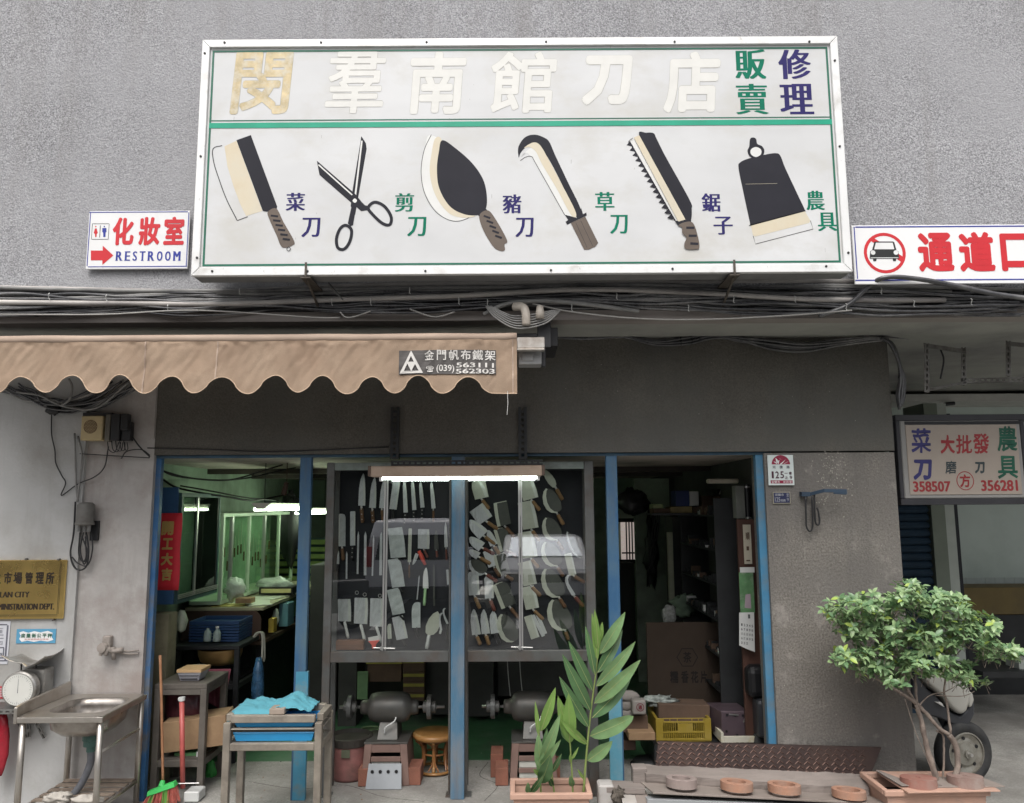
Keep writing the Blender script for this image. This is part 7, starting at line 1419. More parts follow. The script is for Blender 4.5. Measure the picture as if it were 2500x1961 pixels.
# turquoise cloth
m_tq = M('turquoise_cloth', (.085, .30, .37), .85, var=.12, scale=5, bump=.3, bscale=30); nx, nz_ = 44, 20; vs = []; mb = MB()
for i in range(nz_ + 1):
    for j in range(nx + 1):
        s, t = j / nx, i / nz_
        x = x0 + .005 + s * .50; y = TY0 + .045 + t * .25
        h = zt + .01 + .055 * math.exp(-((s - .72) / .17) ** 2) * (.5 + t * .7) + .03 * math.exp(-((s - .25) / .2) ** 2) * t + .014 * noise.noise(Vector((s * 9 + t * 4, t * 5, 1))) + .010 * noise.noise(Vector((s * 22 + t * 9, t * 4, 5)))
        if s < .07: h -= (.07 - s) * .35
        if t < .12 and s < .55: h -= (.12 - t) * .30; y += .0
        vs.append((x, y, max(h, zt + .003) if t > .12 and s > .07 else h))
mb.add(vs, [(i * (nx + 1) + j, i * (nx + 1) + j + 1, (i + 1) * (nx + 1) + j + 1, (i + 1) * (nx + 1) + j) for i in range(nz_) for j in range(nx)]); solo('turquoise_cloth', mb, m_tq, 'crumpled turquoise cloth draped over the frame table', 'cloth', smooth=True, solid=.003)

# ------------------------------------------------------------------ on the right pier
T, q = plate('address_plate', 'white address plate with a red half disc and the number 125', (1875, 1111, 1938, 1185), YF - .018, .006, M('plate_pale', (.62, .68, .67), .4, var=.05), 'address plate', .001)
YN = YF - .018; m_mar = M('maroon', (.26, .015, .05), .5, var=.1); m_dk = M('plate_dark', (.06, .01, .03), .5)
c = XZ(1906.5, 1134, YN); u = YN / FPX; mb = MB(); ringp(mb, c, 0, 22.5 * u, YN - .001, n=24, a0=0, a1=math.pi); mb.box(c[0] - 27 * u, c[0] + 26 * u, YN - .0015, YN - .0005, pt(1908, 1180.5, YN).z, pt(1908, 1173, YN).z); mb.build('half_disc', m_mar, T)
mb = MB()
for P in ([(1893, 1118), (1899, 1124), (1896, 1134)], [(1896, 1126), (1903, 1124), (1900, 1134)], [(1903, 1134), (1918, 1122), (1908, 1134)], [(1912, 1133), (1926, 1126), (1916, 1132)], [(1902, 1119), (1907, 1123), (1904, 1121)], [(1888, 1127), (1893, 1128), (1897, 1134)]):
    pz_ = [XZ(x, y, YN) for x, y in P]; A_ = sum(pz_[i][0] * pz_[(i + 1) % 3][1] - pz_[(i + 1) % 3][0] * pz_[i][1] for i in range(3)); mb.face([(p[0], YN - .0018, p[1]) for p in (pz_ if A_ > 0 else pz_[::-1])])
for k, ch in enumerate('宜蘭市 新民里'):
    if ch != ' ': letter(mb, ch, *rect(1883.5 + k * 7.2, 1174, 1889.5 + k * 7.2, 1179.8, YN), YN - .0017)
mb.build('emblem', m_white, T, kind='stuff')
for ch, a, b, y0_, y1_, mt, bl in (('光', 1886, 1894, 1137, 1144, m_gp, .02), ('復', 1903, 1911, 1137, 1144, m_gp, .02), ('路', 1920, 1928, 1137, 1144, m_gp, .02), ('1', 1884, 1889, 1151, 1168, m_dk, .12), ('2', 1893, 1902, 1151, 1168, m_dk, .04), ('5', 1905, 1914, 1151, 1168, m_dk, .04), ('樓', 1926, 1933, 1152, 1159, m_dk, .03), ('之', 1916, 1924, 1163, 1170, m_dk, .03), ('9', 1928, 1934, 1162, 1170, m_dk, .04)):
    word(T, ch, (a, y0_, b, y1_), YN - .0012, mt, bl, bl * .5)
lines(T, m_dk, YN, [(1915, 1155, 1923, 1156.3)], 'lettering')
T, q = plate('old_number_plate', 'small dark blue enamel number plate below the address plate', (1887, 1201, 1930, 1230), YF - .012, .008, M('plate_rim', (.30, .28, .22), .6, var=.2), 'number plate', .001)
YN = YF - .012; mb = MB(); r = rect(1889, 1203, 1928, 1228, YN); mb.box(r[0], r[1], YN - .001, YN - .0002, r[2], r[3]); mb.build('blue_field', M('enamel_blue', (.02, .025, .075), .4, var=.15), T)
m_pp = M('pale_print', (.30, .31, .34), .6)
for s, b_ in (('125', (1892, 1214, 1905, 1225)), ('宜蘭市', (1892, 1205, 1914, 1211)), ('里', (1920, 1205, 1926, 1213)), ('光復路', (1906, 1219, 1918, 1225)), ('9', (1921, 1216, 1926, 1224))): word(T, s, b_, YN - .0015, m_pp, .015)
# bracket with hooks
T = thing('hook_bracket', 'dark blue steel bracket with two long hooks on the right pier', 'bracket', pt(1990, 1215, YF)); m_hb = M('bracket_blue', (.035, .06, .095), .6, .2, var=.25); Yh = YF - .12
q = rect(1955, 1201, 1975, 1212, YF - .03); mb = MB(); mb.box(q[0], q[1], YF - .05, YF - .002, q[2], q[3]); mb.build('wall_plate', m_hb, T)
mb = MB(); P0, P1, P2 = pt(1970, 1209, YF - .03), pt(2012, 1198, Yh), pt(2068, 1199, Yh)
for a, b in ((P0, P1), (P1, P2)):
    up = Vector((0, 0, .012)); n_ = Vector((0, .012, 0)); mb.hexa([a - up, b - up, b - up + n_, a - up + n_, a + up, b + up, b + up + n_, a + up + n_])
mb.hexa([pt(2036, 1206, Yh), pt(2066, 1208, Yh), pt(2066, 1208, Yh) + n_, pt(2036, 1206, Yh) + n_, pt(2036, 1203, Yh), pt(2070, 1203, Yh), pt(2070, 1203, Yh) + n_, pt(2036, 1203, Yh) + n_]); mb.build('arm', m_hb, T, bevel=.002)
for pts_ in ([(1967, 1212), (1968, 1260), (1969, 1285), (1976, 1297), (1983, 1290), (1984, 1260), (1982, 1212)], [(1988, 1208), (1989, 1250), (1991, 1275), (1997, 1282), (2001, 1274), (1998, 1250), (1994, 1239)]): mb = MB(); mb.tube(catmull([pt(x, y, YF - .045) for x, y in pts_], 5), .0062, 7); mb.build('hook', m_black, T, smooth=True)
mb = MB()
for k in range(170):
    px, py = random.gauss(2032, 24), random.gauss(1160, 38); s = random.uniform(.0015, .005); p = pt(px, py, YF - .001); mb.face([(p.x - s, YF - .0008, p.z - s * .7), (p.x + s, YF - .0008, p.z - s), (p.x + s * .8, YF - .0008, p.z + s), (p.x - s * .6, YF - .0008, p.z + s * .9)])
for k in range(50):
    px, py = random.uniform(1900, 2180), random.uniform(1240, 1800); s = random.uniform(.001, .004); p = pt(px, py, YF - .001); mb.face([(p.x - s, YF - .0008, p.z - s * .7), (p.x + s, YF - .0008, p.z - s), (p.x + s * .8, YF - .0008, p.z + s), (p.x - s * .6, YF - .0008, p.z + s * .9)])
for k in range(24):
    px, py = random.uniform(1350, 2150), random.uniform(880, 1090); s = random.uniform(.001, .003); p = pt(px, py, YF - .006); mb.face([(p.x - s, YF - .0058, p.z - s * .7), (p.x + s, YF - .0058, p.z - s), (p.x + s * .8, YF - .0058, p.z + s), (p.x - s * .6, YF - .0058, p.z + s * .9)])
o = mb.build('plaster_flecks', M('fleck', (.36, .34, .30), .9), B, kind='stuff')
# ------------------------------------------------------------------ hanging sign right of the pier
YH2 = 5.62; x0, x1, z0, z1 = rect(2203, 1027, 2498, 1222, YH2)
T = thing('hanging_sign', 'cream painted sign in a black frame listing kitchen knives and farm tools', 'sign', ((x0 + x1) / 2, YH2, z0)); z0 = pt(2350, 1217, YH2).z
mb = MB(); mb.box(x0, x1, YH2, YH2 + .12, z0, z1); mb.build('box', M('sign2_grey', (.27, .265, .255), .5, var=.06), T, bevel=.006)
m_cr = M('sign2_cream', (.36, .31, .265), .5, var=.06, scale=2, dirt=(.31, .26, .22), dscale=2); q = rect(2215, 1037, 2488, 1208, YH2); mb = MB(); mb.box(q[0], q[1], YH2 - .006, YH2 - .0005, q[2], q[3]); mb.build('panel', m_cr, T, bevel=.004)
mb = MB(); r = rect(2208, 1029, 2492, 1036, YH2); mb.box(r[0], r[1], YH2 - .004, YH2 - .0005, r[2], r[3]); mb.build('dark_strip', m_black2, T)
for (a, b, c_, d) in ((x0 - .03, x1 + .2, z1 + .001, z1 + .045), (x0 - .03, x1 + .2, z0 - .045, z0 - .001), (x0 - .03, x0 - .001, z0, z1), (x1 + .002, x1 + .03, z0, z1)): mb = MB(); mb.box(a, b, YH2 + .0, YH2 + .13, c_, d); mb.build('frame', M('sign2_frame', (.03, .03, .035), .5), T, bevel=.003)
YL = YH2 - .007; s_n, s_r, s_g, s_k = M('hs_navy', (.03, .028, .13), .5, var=.2), M('hs_red', (.28, .025, .03), .5, var=.15), M('hs_green', (.01, .09, .055), .5, var=.3, scale=9), M('hs_dark', (.035, .05, .055), .5, var=.2)
for ch, bx, mt in (('菜', (2225, 1046, 2273, 1106), s_n), ('刀', (2230, 1122, 2275, 1172), s_n), ('大', (2296, 1062, 2331, 1108), s_r), ('批', (2334, 1062, 2373, 1108), s_r), ('發', (2375, 1058, 2415, 1108), s_r), ('農', (2435, 1041, 2483, 1102), s_g), ('具', (2436, 1113, 2485, 1169), s_g), ('磨', (2308, 1125, 2335, 1157), s_k), ('刀', (2380, 1128, 2404, 1156), s_k)):
    bd = .05 if ch == '刀' else (.04 if ch in '大方' else .022); word(T, ch, bx, YL, mt, bd, bd, slant=.08, wob=.05)
word(T, '358507', (2229, 1175, 2321, 1201), YL, s_r, .013, .03); word(T, '356281', (2395, 1172, 2485, 1199), YL, s_r, .013, .03); word(T, '方', (2343, 1158, 2369, 1190), YL, s_r, .035, .035)
c = XZ(2356.5, 1174, YL); mb = MB(); u = YL / FPX; ringp(mb, c, 21 * u, 23 * u, YL - .0005, n=32, sx=.92); mb.build('ring_mark', s_r, T)
# slotted rack under the passage ceiling
m_pf = M('slotted_steel2', (.17, .165, .155), .5, .4, var=.25, dirt=(.08, .07, .06), dscale=9)
Rk = thing('ceiling_rack', 'rusty slotted angle rack hanging under the passage ceiling', 'rack', pt(2400, 935, 6.0))
def pb(a, b, Y, w=.035): A_, B_ = pt(*a, Y), pt(*b, Y); perf_bar('rack_bar', '', (A_.x, Y, A_.z), (B_.x, Y, B_.z), w, 0, m_pf, parent=Rk)
pb((2353, 940), (2353, 848), 5.45); pb((2346, 930), (2520, 926), 5.45); pb((2462, 918), (2462, 832), 5.35); pb((2263, 958), (2263, 838), 5.3)
def bar(a, Ya, b, Yb, w=.03): A_, B_ = pt(*a, Ya), pt(*b, Yb); mb = MB(); v = Vector((0, 0, w)); h = Vector((0, .004, 0)); mb.hexa([A_, B_, B_ + h, A_ + h, A_ + v, B_ + v, B_ + v + h, A_ + v + h]); mb.build('rack_bar', m_pf, Rk)
bar((2256, 848), 5.3, (2350, 862), 5.45); bar((2264, 956), 5.3, (2352, 938), 5.45, .02); bar((2462, 844), 5.35, (2520, 850), 5.4)
cable([pt(2296, 852, 5.4), pt(2304, 880, 5.4), pt(2296, 925, 5.4)], .006, m_black, 'thin black wire hanging inside the slotted ceiling rack')
# passage: light beam, shutter, pillar, tile band, counter
zb = pt(2400, 968, 8.3).z; wb('passage_beam', M('beam_pale', (.5, .5, .47), .7, var=.1), 2.9, 9, 8.25, 8.745, zb - .06, zb + .02); wb('passage_beam_top', m_soffit, 2.9, 9, 8.3, 8.745, zb + .021, ZSOF - .001)
mb = MB(); mb.tube(catmull([pt(2330, 985, 8.2), pt(2306, 988, 8.2), pt(2298, 1000, 8.2), pt(2296, 1030, 8.2)], 4), .02, 8); solo('black_hose', mb, m_black, 'bent black hose on the pale wall above the hanging sign', 'hose', smooth=True)
S2 = thing('roller_shutter', 'dark blue roller shutter behind the right pier', 'shutter', pt(2240, 1700, 7.6)); m_sh = M('shutter_blue', (.02, .045, .075), .5, var=.2)
xa, xb = 3.55, pt(2276, 1400, 7.6).x; zt_ = pt(2240, 1215, 7.6).z; k = 0; z = zt_ - .0
while z > .1: mb = MB(); mb.xprism([(7.62, z), (7.60, z - .012), (7.575, z - .045), (7.60, z - .068), (7.62, z - .07)], xa, xb); mb.build('slat', m_sh, S2); z -= .075
mb = MB(); mb.box(xa, xb, 7.63, 7.66, 0, zt_ + .2); mb.build('backing', m_sh, S2); mb = MB(); mb.box(xa + .0, xa + .07, 7.55, 7.57, .01, zt_ + .2); mb.build('guide_rail', M('shutter_rail', (.03, .07, .12), .5), S2)
wb('passage_column', M('column_green', (.19, .22, .18), .8, var=.12, scale=2), xb + .01, pt(2312, 1400, 7.6).x, 7.55, 7.95, .0, ZSOF - .2); wb('passage_column_face', M('column_pale', (.42, .46, .42), .8, var=.08), pt(2312, 1400, 7.6).x + .002, pt(2336, 1400, 7.6).x, 7.56, 7.95, 0, ZSOF - .2); wb('passage_door_edge', m_navy, pt(2337, 1400, 7.6).x, pt(2346, 1400, 7.6).x, 7.57, 7.6, 0, ZSOF - .3)
zt_ = pt(2420, 1411, 8.7).z; zb_ = pt(2420, 1432, 8.7).z
for k in range(18): x = 4.85 + k * .105; mb = MB(); mb.box(x, x + .102, 8.735, 8.749, zb_ - .03, zt_); mb.build('tile', M('tile_white', (.44, .50, .48), .3, var=.05), B)
boxthing('wooden_counter', 'yellowish wooden counter front at the back of the passage', 'counter', 2354, 1434, 2720, 1500, 8.3, .4, M('counter_ochre', (.16, .115, .035), .6, var=.2, scale=1.5, dirt=(.08, .06, .03), dscale=1))
boxthing('low_cabinet', 'dark base below the yellowish wooden counter', 'counter', 2354, 1501, 2720, 1705, 8.32, .38, m_darkm)
boxthing('low_table', 'dark low table in the gloom of the passage', 'table', 2400, 1640, 2560, 1656, 7.2, .5, m_darkm); boxthing('sack', 'pale sack leaning on the low table in the passage', 'sack', 2488, 1612, 2530, 1636, 7.3, .2, M('sack_pale', (.42, .45, .42), .8))
# ------------------------------------------------------------------ scooter behind the pier
SX = pt(2352, 1855, 5.78).x; SYY = 5.78
T = thing('scooter', 'parked silver and dark grey scooter half hidden behind the pier', 'scooter', (SX - .6, SYY, 0))
m_tyre = M('tyre', (.022, .023, .025), .7, var=.2, scale=10, dirt=(.05, .05, .048), dscale=6); m_rim = M('rim_paint', (.34, .33, .29), .4, .5, var=.1, dirt=(.2, .18, .15), dscale=12); m_sil = M('scooter_silver', (.46, .455, .42), .3, .35, var=.04); m_dgr = M('scooter_dark', (.045, .048, .055), .35, .2, var=.1)
rot = Matrix.Rotation(R(12), 4, 'Z')
def whl(cx, cy, cz, R0):
    c = Vector((cx, cy, cz))
    def tr(mb): mb.v = [tuple(c + (rot.to_3x3() @ (Vector(v) - c))) for v in mb.v]; return mb
    P = [(R0 - .075, -.035), (R0 - .05, -.05), (R0 - .02, -.048), (R0 - .004, -.03), (R0, 0), (R0 - .004, .03), (R0 - .02, .048), (R0 - .05, .05), (R0 - .075, .035)]
    mb = MB(); mb.lathe(P, c, 40, 'y'); o = tr(mb).build('wheel', m_tyre, T, smooth=True)
    mb = MB(); mb.lathe([(R0 - .073, -.04), (R0 - .082, -.042), (R0 - .086, -.03), (R0 - .115, -.02), (.085, -.026), (.08, -.036), (.05, -.04), (.03, -.045), (.028, -.06), (0, -.06)], c, 36, 'y'); r_ = tr(mb).build('rim', m_rim, T, smooth=False); 
    for k in range(5):
        a = 2 * math.pi * k / 5 + .4; mb = MB(); mb.lathe([(0, -.0265), (.012, -.0265), (.012, -.02)], c + Vector((math.cos(a) * .1, -.002, math.sin(a) * .1)), 10, 'y'); mb.v = [(c.x + (v[0] - c.x), v[1], v[2]) for v in mb.v]; tr(mb).build('rim_hole', m_black2, T)
    mb = MB(); mb.lathe([(0, -.085), (.012, -.085), (.015, -.06)], c, 8, 'y'); tr(mb).build('axle_nut', m_alu, T)
whl(SX, SYY, .215, .215); whl(SX - 1.2, SYY + .25, .215, .215)
Ys = SYY - .06
def shell(name, pts, mt, Y0, Y1, bev=.03, seg=4):
    P = [XZ(2180 + x / 4.731, 1600 + y / 4.731, Ys) for x, y in pts]; mb = MB(); mb.prism(P, Y0, Y1); return mb.build(name, mt, T, bevel=bev, seg=seg, smooth=False)
shell('lower_fairing', [(270, 180), (340, 300), (420, 400), (520, 480), (620, 590), (700, 670), (800, 720), (880, 640), (940, 500), (968, 560), (965, 700), (900, 830), (800, 858), (690, 800), (560, 740), (400, 700), (300, 640), (230, 500)], m_dgr, Ys + .02, Ys + .26, .035)
shell('nose_panel', [(330, 180), (420, 150), (560, 180), (700, 240), (850, 340), (900, 420), (880, 540), (850, 640), (800, 692), (740, 670), (650, 600), (560, 470), (440, 380), (340, 290)], m_sil, Ys - .02, Ys + .2, .05, 5)
shell('side_fairing', [(860, 430), (925, 430), (945, 520), (920, 590), (885, 615), (872, 560)], m_sil, Ys + .0, Ys + .18, .02)
shell('side_lamp', [(490, 540), (560, 545), (600, 600), (570, 590)], M('lamp_lens', (.6, .6, .58), .1), Ys + .0, Ys + .02, .004)
shell('leg_shield', [(200, 60), (420, 150), (330, 300), (230, 520), (200, 720), (120, 720), (100, 300)], m_dgr, Ys + .08, Ys + .4, .03)
mb = MB(); mb.tube([(SX - .02, SYY, .215), (SX - .10, SYY + .06, .42), (SX - .22, SYY + .1, .85)], [.022, .026, .03], 10); mb.build('fork', m_dgr, T, smooth=True)
mb = MB(); mb.tube(catmull([(SX - .28, SYY - .22, 1.02), (SX - .24, SYY - .05, .98), (SX - .22, SYY + .1, .96), (SX - .24, SYY + .3, .98), (SX - .28, SYY + .45, 1.02)], 5), .016, 8); mb.build('handlebar', m_black, T, smooth=True)
mb = MB(); mb.tube([(SX - .25, SYY - .1, 1.0), (SX - .22, SYY - .2, 1.16)], .006, 6); mb.lathe([(0, -.01), (.05, -.008), (.055, 0), (0, .01)], (SX - .21, SYY - .22, 1.2), 14, 'y'); mb.build('mirror', m_black, T)
mb = MB(); mb.box(SX - 1.45, SX - .55, SYY + .12, SYY + .38, .55, .78); mb.build('seat', m_black2, T, bevel=.05, seg=3); mb = MB(); mb.box(SX - .75, SX - .3, SYY + .08, SYY + .38, .26, .32); mb.box(SX - 1.4, SX - .7, SYY + .1, SYY + .36, .28, .55); mb.build('body', m_dgr, T, bevel=.03, seg=2)
T2 = dup(T); T2.location = (-3.0, -1.2, 0); T2.rotation_euler = (0, 0, R(150)); T2['label'] = 'second silver scooter parked across the lane beside the van'; T['group'] = T2['group'] = 'parked scooters'
T3 = dup(T); T3.location = (-.2, -.9, 0); T3.rotation_euler = (0, 0, R(110)); T3['label'] = 'third silver scooter parked across the lane between van and car'; T3['group'] = 'parked scooters'
# ------------------------------------------------------------------ board heap in front of the right bay
m_gw = M('weathered_timber', (.25, .215, .195), .85, var=.22, scale=5, stretch=(.25, 1, 3), bump=.5, bscale=30, dirt=(.17, .145, .13), dscale=4, damt=.45)
m_ply = M('dusty_ply', (.27, .23, .205), .8, var=.12, scale=3, stretch=(.4, 1, 1), dirt=(.20, .165, .145), dscale=5)
def board(name, label, c4, th, mat, cat='board', bevel=.002, jit=0, parent=None):
    """board whose upper face has the corners c4: (px, py, Y) front-left, front-right, back-right, back-left"""
    P = [pt(*c) for c in c4]; mb = MB(); mb.hexa([tuple(p - Vector((0, 0, th))) for p in P] + [tuple(p) for p in P]); return solo(name, mb, mat, label, cat, 'boards heaped before the right bay', bevel=bevel)
# diamond plate
T = thing('diamond_plate', 'rusty brown diamond plate standing on edge before the right bay', 'steel plate', pt(1870, 1900, 5.4)); m_rp = M('rusty_plate', (.040, .023, .020), .5, .3, var=.18, scale=3, dirt=(.062, .036, .028), dscale=5, damt=.4)
c0, c1, c2, c3 = pt(1598, 1890, 5.38), pt(2118, 1910, 5.38), pt(2152, 1825, 5.44), pt(1607, 1810, 5.44)
v = Vector((0, .012, 0)); mb = MB(); mb.hexa([c0, c1, c1 + v, c0 + v, c3, c2, c2 + v, c3 + v]); mb.build('sheet', m_rp, T)
mb = MB(); ex = (c1 - c0); ez = (c3 - c0); 
for i in range(46):
    for j in range(7):
        s = (i + .5 * (j % 2) + .25) / 46.5; t = (j + .5) / 7; p = c0 + ex * s + ez * t; a = R(38 if (i + j) % 2 else -38); L = .023
        if not (.005 < s < .995): continue
        d = Vector((math.cos(a), 0, math.sin(a))) * L; n_ = Vector((-math.sin(a), 0, math.cos(a))) * .0045; f = Vector((0, -.007, 0)); b_ = Vector((0, .001, 0))
        mb.add([p - d + b_, p + n_ + b_, p + d + b_, p - n_ + b_, p - d * .5 + f, p + d * .5 + f], [(0, 4, 5, 2, 1), (0, 3, 2, 5, 4)])
mb.build('raised_lug', M('lug', (.20, .12, .095), .35, .3, var=.2), T, kind='stuff')
# thick weathered timber beam
T_ = None
p00, p10, p11, p01 = pt(1578, 1888, 5.20), pt(2122, 1925, 5.20), pt(2112, 1890, 5.33), pt(1552, 1866, 5.33)
mb = MB(); nx = 70; vs = []
for i in range(nx + 1):
    s = i / nx; f = p00.lerp(p10, s); b = p01.lerp(p11, s); r0 = .008 * noise.noise(Vector((s * 14, 0, 0))) + .004 * noise.noise(Vector((s * 40, 3, 0))); r1 = .010 * noise.noise(Vector((s * 11, 5, 0))) + .005 * noise.noise(Vector((s * 37, 8, 0)))
    m1 = f.lerp(b, .35); m2 = f.lerp(b, .7)
    vs += [f + Vector((0, .01 + r1, -.085)), f + Vector((0, r0, -.045)), f + Vector((0, r1 * .7, -.004 + r0 * .5)), m1 + Vector((0, 0, .005 * noise.noise(Vector((s * 18, 2, 1))))), m2 + Vector((0, 0, .006 * noise.noise(Vector((s * 16, 7, 1))))), b + Vector((0, r1, r0)), b + Vector((0, 0, -.085))]
mb.add(vs, [(i * 7 + j, (i + 1) * 7 + j, (i + 1) * 7 + (j + 1) % 7, i * 7 + (j + 1) % 7) for i in range(nx) for j in range(7)] + [tuple(range(7)), tuple(nx * 7 + j for j in reversed(range(7)))]); solo('timber_beam', mb, m_gw, 'thick split grey timber beam lying behind the grinding rings', 'timber', 'boards heaped before the right bay')
board('board', 'narrow grey batten at the left end of the board heap', [(1480, 1922, 5.12), (1575, 1926, 5.10), (1574, 1908, 5.26), (1478, 1904, 5.26)], .035, m_gw)
board('board', 'long dusty ply board carrying the grinding rings', [(1595, 1934, 5.0), (2168, 1962, 5.0), (2118, 1940, 5.22), (1564, 1909, 5.22)], .012, m_ply)
board('board', 'grey panel under the long ply board', [(1580, 1951, 4.98), (2180, 1975, 4.98), (2120, 1958, 5.2), (1570, 1938, 5.2)], .10, M('grey_panel', (.30, .31, .32), .7, var=.12, scale=3))
board('board', 'short pale board end sticking out at the left of the heap, upper', [(1520, 1960, 4.98), (1556, 1961, 4.98), (1548, 1934, 5.16), (1516, 1933, 5.16)], .05, M('board_pale', (.42, .39, .36), .8, var=.15)); board('board', 'short board end next to the grey panel in the heap', [(1556, 1965, 4.97), (1588, 1966, 4.97), (1578, 1932, 5.16), (1548, 1932, 5.16)], .05, m_ply)
boxthing('wooden_block', 'whitish painted block at the left end of the board heap', 'block', 1462, 1918, 1500, 1990, 5.12, .12, M('block_white', (.44, .42, .40), .8, var=.15, dirt=(.3, .27, .24), dscale=8), bevel=.01)
bag('rag_tuft', 'dark fibrous tuft stuffed between the boards', 1508, 1945, 26, 36, 5.06, M('tuft', (.10, .085, .07), .95, var=.5, scale=40, bump=1, bscale=80), seed=91, amp=.9, cat='fibre')
boxthing('support_block', 'dark block carrying the left end of the timber beam', 'block', 1546, 1876, 1580, 1925, 5.22, .1, m_gw)
boxthing('support_block', 'concrete block under the middle of the board heap', 'block', 1700, 1958, 1800, 1995, 5.02, .18, m_pillar); boxthing('support_block', 'concrete block under the right end of the board heap', 'block', 2010, 1966, 2110, 1998, 5.02, .18, m_pillar)
# grinding rings
def ringthing(label, px, py, Y, ro, ri, h, mat, solidtop=False, tilt=0):
    c = pt(px, py, Y); mb = MB(); P = [(ri, 0), (ro, 0), (ro, h * .96), (ro - .003, h), (ri + .003, h), (ri, h * .96), (ri, 0)] if not solidtop else [(0, 0), (ro, 0), (ro * .97, h), (.014, h), (.014, h - .012), (0, h - .012)]
    mb.lathe(P, c, 36); mb.v = [(x, y, z - (x - c.x) * tilt - (y - c.y) * .11) for x, y, z in mb.v]; return solo('grinding_ring' if not solidtop else 'flat_grindstone', mb, mat, label, 'grinding ring' if not solidtop else 'grinding wheel', 'worn grinding stones laid outside')
m_r1 = M('ring_grey', (.30, .24, .22), .85, var=.1, bump=.3, bscale=90); m_r2 = M('ring_orange', (.40, .215, .145), .85, var=.1, bump=.3, bscale=90, dirt=(.33, .22, .17), dscale=9)
ringthing('greyish worn grinding ring, leftmost on the long ply board', 1664, 1920, 5.10, .094, .056, .052, m_r1, tilt=.045)
ringthing('orange grinding ring second from the left on the ply board', 1799, 1927, 5.09, .098, .058, .048, m_r2, tilt=.045); ringthing('orange grinding ring third from the left on the ply board', 1915, 1933, 5.09, .098, .066, .048, m_r2, tilt=.045); ringthing('thin orange grinding ring at the right end of the ply board', 2073, 1946, 5.08, .099, .066, .046, m_r2, tilt=.045)
# ------------------------------------------------------------------ planters
m_ter = M('terracotta_plastic', (.50, .31, .235), .6, var=.08, scale=4, dirt=(.40, .27, .22), dscale=6, damt=.4, bump=.1)
def planter(name, label, X0, X1, Y0, Y1, z, h, lip=.035):
    T = thing(name, label, 'planter', ((X0 + X1) / 2, (Y0 + Y1) / 2, 0)); t = .032
    mb = MB()
    for (a, b, c_, d) in ((X0, X1, Y0, Y0 + t), (X0, X1, Y1 - t, Y1), (X0, X0 + t, Y0 + t, Y1 - t), (X1 - t, X1, Y0 + t, Y1 - t)): mb.box(a, b, c_, d, z - lip, z)
    mb.build('rim', m_ter, T, bevel=.006, seg=2)
    i = .022; mb = MB(); mb.hexa([(X0 + i + .02, Y0 + i + .015, .008), (X1 - i - .02, Y0 + i + .015, .008), (X1 - i - .02, Y1 - i - .015, .008), (X0 + i + .02, Y1 - i - .015, .008), (X0 + i, Y0 + i, z - lip), (X1 - i, Y0 + i, z - lip), (X1 - i, Y1 - i, z - lip), (X0 + i, Y1 - i, z - lip)]); mb.f = mb.f[:1] + mb.f[2:]; mb.m = mb.m[:5]; mb.build('trough', m_ter, T, solid=.008)
    mb = MB(); mb.box(X0 + i + .01, X1 - i - .01, Y0 + i + .012, Y1 - i - .012, z - .10, z - .085); mb.build('soil', M('soil', (.035, .025, .018), .95, var=.4, bump=.8, bscale=60), T, kind='stuff')
    return T
PX0, PX1 = pt(1245, 1940, 5.0).x, pt(1447, 1940, 5.0).x; planter('long_planter', 'terracotta coloured trough planter holding the ginger plants', PX0, PX1, 5.0, 5.29, .222, .2)
# ginger plants
m_lf = [M('ginger_leaf_a', (.19, .32, .14), .34, var=.25, scale=5, trans=.22, dirt=(.19, .28, .10), dscale=9, damt=.3), M('ginger_leaf_b', (.20, .34, .085), .36, var=.2, scale=5, trans=.28), M('ginger_leaf_c', (.085, .17, .07), .34, var=.25, scale=5, trans=.2)]
m_stem = M('ginger_stem', (.20, .26, .08), .45, var=.15); m_tip = M('leaf_edge', (.36, .38, .16), .5)
GO = (1180, 1460); GS = 3.409
def gp(x, y, Y): return pt(GO[0] + x / GS, GO[1] + y / GS, Y)
def leafblade(T, b, t, w, Y0, Y1, mt, bow=.12, fold=.25, name='leaf', roundtip=False, wav=.4, n=14):
    B0, T0 = gp(*b, Y0), gp(*t, Y1); ax = T0 - B0; L = ax.length; ax.normalize(); side = ax.cross(Vector((0, 1, 0))).normalized(); nrm = side.cross(ax).normalized()
    if nrm.y > 0: nrm = -nrm
    W_ = w / GS / FPX * Y0; vs = []; fs = []
    for i in range(n + 1):
        s = i / n; wd = math.sin(math.pi * min(1, s ** .8 if not roundtip else s ** .9)) ** (.75 if not roundtip else .55) * W_ / 2 * (1 if s < .96 else .5); wd = max(wd, .0012)
        c = B0 + ax * (s * L) + nrm * (bow * L * math.sin(math.pi * s) * .35) + Vector((0, 0, -bow * L * (s ** 2) * .12 * (1 - s) * 4)) 
        for k, u in enumerate((-1, -.5, 0, .5, 1)):
            wob = .06 * W_ * math.sin(s * 17 + u * 2 + w) * abs(u) * wav
            vs.append(c + side * (u * wd) + nrm * ((abs(u) ** 1.3) * wd * fold * (1 if True else 0) + wob))
    for i in range(n):
        for k in range(4): a = i * 5 + k; fs.append((a, a + 1, a + 6, a + 5))
    mb = MB(); mb.add(vs, fs); o = mb.build(name, mt, T, smooth=True)
    vm = MB(); pts_ = [Vector(vs[i * 5 + 2]) + nrm * .0006 for i in range(n + 1)]; vm.tube(pts_, [.0016 * (1 - .8 * i / n) for i in range(n + 1)], 4); vm.build('midrib', m_tip, o)
    return o
